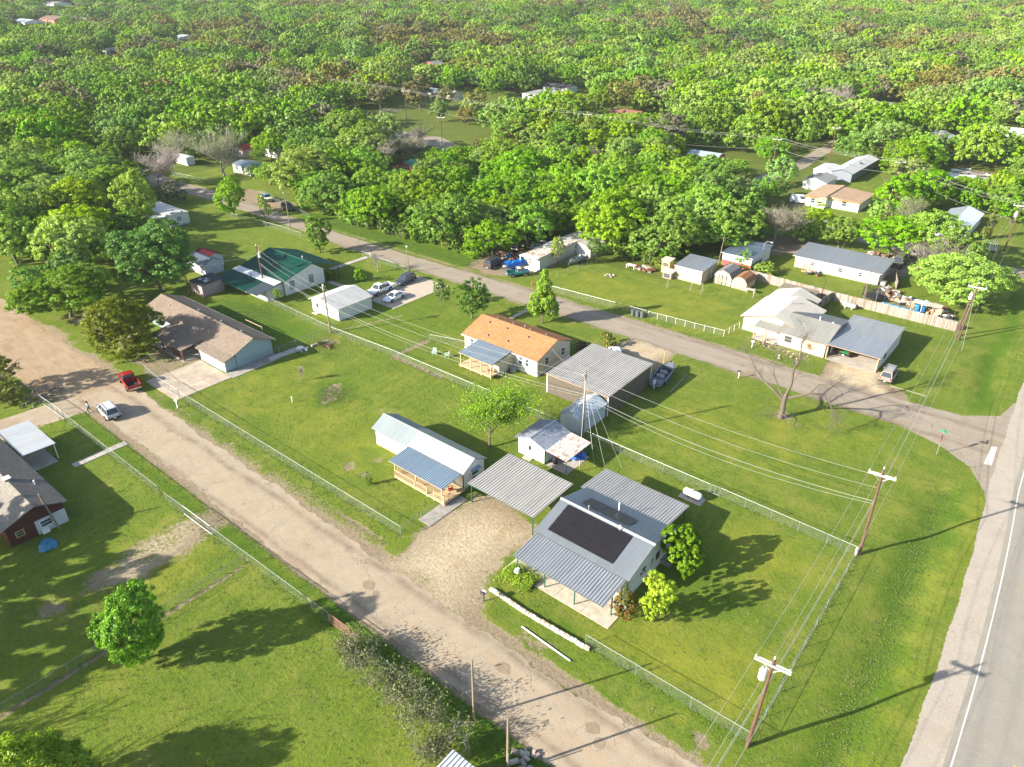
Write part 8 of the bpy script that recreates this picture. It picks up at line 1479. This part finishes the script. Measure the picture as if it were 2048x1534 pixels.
t = thing('trampoline', 'round trampoline with black safety net behind the board fence', 'trampoline', (-27.6, 137.6, 0)); rg_ = 1.9; nm_, nt_ = nmat('black_net'); tr_ = nd(nt_, 'ShaderNodeBsdfTransparent'); df_ = nd(nt_, 'ShaderNodeBsdfDiffuse'); df_.inputs[0].default_value = (.03, .03, .03, 1); mx_ = nd(nt_, 'ShaderNodeMixShader'); mx_.inputs[0].default_value = .45; lk(nt_, tr_.outputs[0], mx_.inputs[1]); lk(nt_, df_.outputs[0], mx_.inputs[2]); oo_ = nd(nt_, 'ShaderNodeOutputMaterial'); lk(nt_, mx_.outputs[0], oo_.inputs[0])
MB().lathe([(0, .78), (rg_, .78), (rg_, .72), (0, .72)], 20).build('mat', BLACKM, t); MB().lathe([(rg_, .85), (rg_, 2.4)], 20).build('net', nm_, t)
for k in range(6): a = k*H_/3; MB().tube((rg_*math.cos(a), rg_*math.sin(a), 0), (rg_*math.cos(a), rg_*math.sin(a), 2.5), .035, .035, 6).build('leg', STEEL, t)
def barrel(label, x, y, mat, h=.9, r=.3, group=None, z=0): return solo('barrel', MB().lathe([(0, 0), (r*.92, 0), (r, .05), (r*.96, h*.33), (r*1.02, h*.35), (r*.96, h*.37), (r*.96, h*.64), (r*1.02, h*.66), (r*.97, h*.68), (r, h-.04), (r*.9, h), (0, h)], 14), mat, label, 'barrel', group, loc=(x, y, z))
BL_ = weathered('blue_plastic', (.03, .20, .48), .45); DG = weathered('dark_grey_plastic', (.10, .105, .115), .5)
barrel('left one of two blue barrels under the timber frame', -19.9, 137.0, BL_, 1.3, .38); barrel('right one of two blue barrels under the timber frame', -19.0, 136.8, BL_, 1.3, .38); barrel('blue barrel in the shade behind the long white house', -43.8, 155.5, BL_, 1.1, .35)
for k in range(3): barrel(['left', 'middle', 'right'][k]+' one of the three dark bins at the fence across the paved lane', -57.8+k*.85, 103.4+.15*k, DG, 1.1, .36)
barrel('round grey water bin beside the porch room of the orange-roofed house', -60.9, 74.1, weathered('grey_ac_metal', (.25, .28, .30)), .8, .42); barrel('black bin under the rusty awning of the small shed', -42.0, 59.2, BLACKM, .9, .3)
t = thing('open_stand', 'open timber frame stand with pale panels in the yard beyond the board fence', 'frame', (-20.8, 136.2, 0)); 
for x in (0, 1.6, 3.3, 4.8):
    for y in (0, 1.8): post(t, x, y, 0, 1.7, WOOD_NEW if x < 2 else WOOD_OLD, .05)
for a in ((0, 4.8, -.05, .05), (0, 4.8, 1.75, 1.85)): box_part('beam', t, WOOD_OLD, a[0], a[1], a[2], a[3], 1.7, 1.8)
box_part('panel', t, weathered('pale_blue_panel', (.42, .50, .54)), .1, 2.2, .1, 1.7, 1.82, 1.88); box_part('panel', t, weathered('pale_pink_panel', (.52, .44, .38)), 2.3, 4.6, .1, 1.7, 1.82, 1.87); MB().hexa([(3.4, -1.4, .02), (4.2, -1.4, .02), (4.9, .6, 1.5), (4.1, .6, 1.5)], [(3.4, -1.4, .07), (4.2, -1.4, .07), (4.9, .6, 1.55), (4.1, .6, 1.55)]).build('plywood', weathered('tan_plywood', (.45, .31, .18)), t)
solo('tarpaulin', MB().blob((0, 0, .15), .9, 9, jit=.35, sq=(1.2, .8, .25)), weathered('light_blue_tarpaulin', (.05, .28, .52), .5), 'small light blue tarpaulin at the corner of the board fence yard', 'tarpaulin', loc=(-13.9, 134.2, 0)); solo('tarpaulin', MB().blob((0, 0, .3), 1.1, 10, jit=.3, sq=(.9, .8, .5)), TARP, 'bright blue tarpaulin bundle under the rusty awning', 'tarpaulin', loc=(-40.6, 61.9, 0))
solo('tarpaulin', MB().blob((0, 0, .1), 1.0, 10, jit=.4, sq=(1.1, .8, .3)), weathered('teal_blue_tarpaulin', (.05, .20, .33), .6), 'crumpled blue tarpaulin and board in the grass before the left edge house', 'tarpaulin', loc=(-74.2, 13.6, 0))
def table(label, x, y, mat, w=1.6, d=.8, h=.75, rz=0, cat='table'):
    t = thing('table', label, cat, (x, y, 0), rz); box_part('tabletop', t, mat, -w/2, w/2, -d/2, d/2, h-.06, h)
    for sx in (-1, 1):
        for sy in (-1, 1): box_part('leg', t, mat, sx*(w/2-.12)-.04, sx*(w/2-.12)+.04, sy*(d/2-.1)-.04, sy*(d/2-.1)+.04, 0, h-.06)
table('white table with red items at the wood edge', -70.4, 123.5, WHITE_P, 2.0, 1.0); table('pale workbench beside the rusty orange-roofed shed', -46.2, 126.4, weathered('pale_bench', (.48, .43, .36)), 1.7, .9)
pile('junk_heap', 'red scrap on and behind the white table at the wood edge', 'junk', -70.2, 124.6, 8, .8, [RED_L, RUST_M], (.2, .4), .9, 31); pile('junk_heap', 'weathered boards heap at the wood edge left of the outhouse', 'junk', -67.3, 124.3, 18, 1.5, [WOOD_OLD, RUST_M], (.3, .9), .4, 32); pile('stump', 'ring of pale stones like a fire pit in the grassy lot', 'fire pit', -71.3, 116.9, 16, .9, [WOOD_OLD, CONC], (.2, .45), .35, 33, 'stone')
post_ = solo('post', MB().tube((0, 0, -.1), (0, 0, 1.9), .1, .09, 8), WOOD_OLD, 'thick short post behind the bright metal gable of the white house', 'post', loc=(-44.8, 124.4, 0))
t = thing('swing_frame', 'bare metal swing frame standing in front of the barn-shaped sheds', 'swing frame', (-55.4, 120.6, 0)); tubes('frame', t, weathered('old_frame_steel', (.3, .27, .22)), [((0, -.6, 0), (0, 0, 1.8)), ((0, .6, 0), (0, 0, 1.8)), ((2.2, -.6, 0), (2.2, 0, 1.8)), ((2.2, .6, 0), (2.2, 0, 1.8)), ((0, 0, 1.8), (2.2, 0, 1.8))], .04)
for i, (x, y) in enumerate([(-58.9, 118.5), (-59.9, 119.1)]): pass
t = thing('stand', 'small timber tripod stand in the grassy lot', 'stand', (-59.4, 118.6, 0)); tubes('frame', t, WOOD_OLD, [((-.3, 0, 0), (0, 0, 1.5)), ((.3, .1, 0), (0, 0, 1.5)), ((0, -.3, 0), (0, 0, 1.5))], .035)
solo('water_hydrant', MB().tube((0, 0, 0), (0, 0, .8), .06, .06, 8).blob((0, 0, .8), .12, 6, jit=0), WHITE_P, 'white standpipe in the mown lot', 'standpipe', loc=(-79, 47.6, 0)); solo('fire_hydrant', MB().lathe([(.14, 0), (.12, .5), (.15, .52), (.1, .66), (0, .72)], 10), weathered('orange_enamel', (.5, .13, .02)), 'small orange marker cone on the verge of the paved lane', 'marker', loc=(-80.4, 103.6, 0))
def chair(label, x, y, rz, mat, group=None):
    t = thing('chair', label, 'chair', (x, y, 0), rz, group); box_part('seat', t, mat, -.28, .28, -.28, .28, .36, .41); MB().hexa([(-.28, .24, .41), (.28, .24, .41), (.28, .3, .41), (-.28, .3, .41)], [(-.26, .42, 1.0), (.26, .42, 1.0), (.26, .47, 1.0), (-.26, .47, 1.0)]).build('backrest', mat, t)
    for sx in (-1, 1):
        box_part('armrest', t, mat, sx*.32-.05, sx*.32+.05, -.3, .32, .58, .62)
        for y_ in (-.26, .26): box_part('leg', t, mat, sx*.3-.03, sx*.3+.03, y_-.03, y_+.03, 0, .6)
chair('pale green lawn chair on the left inside the dog run', -74.0, 70.6, .6, weathered('pale_green_plastic', (.45, .60, .50), .5)); chair('pale green and tan lawn chair on the right inside the dog run', -71.9, 71.2, -.8, weathered('mint_plastic', (.40, .55, .42), .5)); chair('red deck chair on the porch of the orange-roofed house', -62.6, 70.9, 2.4, weathered('red_plastic', (.5, .06, .04), .5)); chair('red and white chair on the porch of the cabin', -47.5, 46.7, 2.6, weathered('red_plastic', (.5, .06, .04), .5))
for o_ in [o for o in bpy.data.objects if o.get('label', '').startswith(('red deck chair', 'red and white chair'))]: o_.location.z = .6 if 'deck' in o_['label'] else .42
# ground ivy beside the porch, flowerbed stones, cattle gates by the bottom edge
rgn = np.random.default_rng(5); n_ = 7000; P = np.stack([rgn.uniform(-34.9, -31.4, n_), 41.4+rgn.normal(0, .55, n_), np.abs(rgn.normal(0, .22, n_))+.05], 1); N = rgn.normal(size=P.shape); N[:, 2] += 1; N /= np.linalg.norm(N, axis=1, keepdims=True)
tag(link('ground_ivy', leaf_mesh('ground_ivy', P, N, rgn.uniform(.05, .10, n_), rgn.random(n_), L_LIME, rgn)), 'bright yellow-green groundcover mound at the porch corner', 'groundcover', kind='stuff')
solo('garden_ornament', MB().blob((0, 0, .5), .3, 8, jit=.3).blob((.1, 0, .9), .18, 6, jit=.3), WHITE_P, 'white ornament standing in the yellow-green groundcover', 'ornament', loc=(-33.6, 41.6, 0)); pile('stone_pile', 'pale rocks and planters in the bed before the white house', 'rock bed', -30.6, 106.0, 30, 2.6, [LS[2], WOOD_OLD, CONC], (.12, .34), .25, 41, 'stone'); pile('stone_pile', 'planters and rocks along the front porch of the white house', 'rock bed', -35.0, 107.5, 26, 1.9, [LS[2], TRIM_T, WOOD_OLD, TRIM_G], (.12, .36), .5, 42, 'stone')
t = thing('farm_gate', 'dark steel farm gate standing on the gravel at the bottom edge', 'gate', (-19.9, 22.4, 0), -.35); tubes('frame', t, BLACKM, [((0, 0, .1), (3.6, 0, .1)), ((0, 0, 1.3), (3.6, 0, 1.3)), ((0, 0, 0), (0, 0, 1.4)), ((3.6, 0, 0), (3.6, 0, 1.4))], .04)
for k in range(4): tubes('bar', t, BLACKM, [((0, 0, .34+.24*k), (3.6, 0, .34+.24*k))], .025, 5)
t = thing('trailer_bed', 'weathered timber trailer bed in the grass at the bottom edge', 'trailer', (-20.2, 20.6, .3), -.5); me_ = MB().box(0, .24, 0, 3.4, 0, .05).mesh('plank', weathered('grey_brown_plank', (.16, .13, .10)))
for k in range(8): link('plank', me_, t, (k*.27, 0, 0))
tubes('frame', t, RUST_M, [((-.05, -.05, .0), (2.2, -.05, .0)), ((2.2, -.05, 0), (2.2, 3.45, 0)), ((2.2, 3.45, 0), (-.05, 3.45, 0)), ((-.05, 3.45, 0), (-.05, -.05, 0)), ((2.2, -.05, 0), (2.2, -.05, .5)), ((2.2, 3.45, 0), (2.2, 3.45, .5)), ((2.2, -.05, .5), (2.2, 3.45, .5))], .04)
t = thing('horse_trailer', 'small pale stock rack with white frame by the roadside pole', 'trailer', (-17.5, 180.5, .4), .3); tubes('frame', t, WHITE_P, [((a, b, 0), (a, b, 1.6)) for a in (0, 1.3, 2.6) for b in (0, 1.8)]+[((0, 0, 1.6), (2.6, 0, 1.6)), ((0, 1.8, 1.6), (2.6, 1.8, 1.6)), ((0, 0, 1.6), (0, 1.8, 1.6)), ((2.6, 0, 1.6), (2.6, 1.8, 1.6))], .06); box_part('floor', t, WOOD_OLD, 0, 2.6, 0, 1.8, -.1, .1); box_part('panel', t, STEEL, 0, 2.6, -.03, .03, .1, 1.)
# ------------------------------------------------------------ grass tufts and weeds: real blades in clumps
def tufts():
    rg = np.random.default_rng(9); pts = []; 
    def scat(n, x0, x1, y0, y1): pts.append(np.stack([rg.uniform(x0, x1, n), rg.uniform(y0, y1, n)], 1))
    scat(6000, -55, 0, 36, 95); scat(5000, -100, -45, 36, 92); scat(4000, -100, -8, 6, 28); scat(2500, -160, -100, 40, 93); scat(4000, -75, -5, 103, 131)
    for y, x0, x1, n, s in ((25.5, -100, -42, 700, .35), (38.3, -92, -47, 700, .3), (38.9, -23, -8, 260, .3), (66, -93, -8, 900, .25), (104.5, -150, -96, 3500, 1.6), (36.6, -96, -47, 500, .6), (102.6, -76, -42, 400, .3), (26.7, -46, -18, 900, .8), (132.9, -46, -14, 500, .5), (28.0, -92, -45, 400, .4)): pts.append(np.stack([rg.uniform(x0, x1, n), rg.normal(y, s, n)], 1))
    for x, y, r, n in ((-76.2, 52.6, 3.2, 900), (-48, 31, 0, 0), (-90, 62, 4, 500), (-110, 61, 8, 2200)): pts.append(np.stack([rg.normal(x, r*.5+.01, n), rg.normal(y, r*.4+.01, n)], 1))
    ys = rg.uniform(38, 84, 2200); pts.append(np.stack([np.array([hwy_x(v) for v in ys])-7+rg.normal(0, .8, 2200), ys], 1)); pts.append(np.stack([rg.normal(-8.35, .2, 400), rg.uniform(39, 66, 400)], 1)); pts.append(np.stack([rg.normal(-55.85, .2, 250), rg.uniform(0, 25, 250)], 1))
    P = np.concatenate(pts); x, y = P[:, 0], P[:, 1]; ok = np.ones(len(P), bool)
    for x0, x1, y0, y1 in ((-104, 4, 27.9, 35.6), (-200, 4, 94.3, 102), (-46.8, -34.6, 34, 54.5), (-35.3, -22.8, 41.4, 60), (-62.5, -46, 44, 52.4), (-47.4, -39, 58, 63.2), (-46.6, -43, 66.2, 72.2), (-53.4, -43, 72.4, 96), (-72, -57, 70, 83.6), (-121, -91.6, 37, 55), (-126, -112, 64, 83), (-104, -92, 69, 93), (-42, -18.5, 104, 126), (-101, -76, 9, 21.5), (-26, -11, 101, 110)): ok &= ~((x > x0) & (x < x1) & (y > y0) & (y < y1))
    hx = np.array([hwy_x(v) for v in y]); ok &= x < hx-3.1; P = P[ok]; n = len(P); b = 7; z = np.array([elev(a, c) for a, c in P])
    C = np.repeat(np.column_stack([P, z]), b, 0); m = len(C); ang = rg.uniform(0, 6.28, m); rad = np.repeat(rg.uniform(.04, .17, n), b)*rg.uniform(.3, 1, m); hh = np.repeat(rg.uniform(.03, .11, n), b); base = C+np.stack([np.cos(ang)*rad, np.sin(ang)*rad, np.zeros(m)], 1); tip = base+np.stack([np.cos(ang)*hh*.7, np.sin(ang)*hh*.7, hh], 1); w = np.stack([-np.sin(ang), np.cos(ang), np.zeros(m)], 1)*.03
    V = np.stack([base-w, base+w, tip], 1).reshape(-1, 3); me = bpy.data.meshes.new('grass_tufts'); me.vertices.add(len(V)); me.vertices.foreach_set('co', V.ravel().astype('f4')); me.loops.add(len(V)); me.loops.foreach_set('vertex_index', np.arange(len(V), dtype='i4')); me.polygons.add(m); me.polygons.foreach_set('loop_start', np.arange(0, len(V), 3, dtype='i4'))
    a = me.attributes.new('leaf_tone', 'FLOAT', 'POINT'); a.data.foreach_set('value', np.repeat(rg.random(n), b*3).astype('f4')); me.update(); me.materials.append(leaf_mat('grass_blades', (.055, .12, .009), (.12, .19, .012), .35)); tag(link('grass_tufts', me), 'tufts of taller grass and weeds across the lawns and along fences', 'grass', kind='stuff')
tufts()

# ------------------------------------------------------------ the air
def air():
    m, nt = nmat('pale_air'); v = nd(nt, 'ShaderNodeVolumePrincipled'); v.inputs['Color'].default_value = (.86, .93, 1, 1); v.inputs['Density'].default_value = .00008; v.inputs['Anisotropy'].default_value = 0
    o = nd(nt, 'ShaderNodeOutputMaterial'); lk(nt, v.outputs[0], o.inputs['Volume']); x0, x1, y0, y1 = -1950, 950, -350, 2150
    tag(MB().box(x0, x1, y0, y1, -8, 140).build('haze', m), kind='stuff')
air()
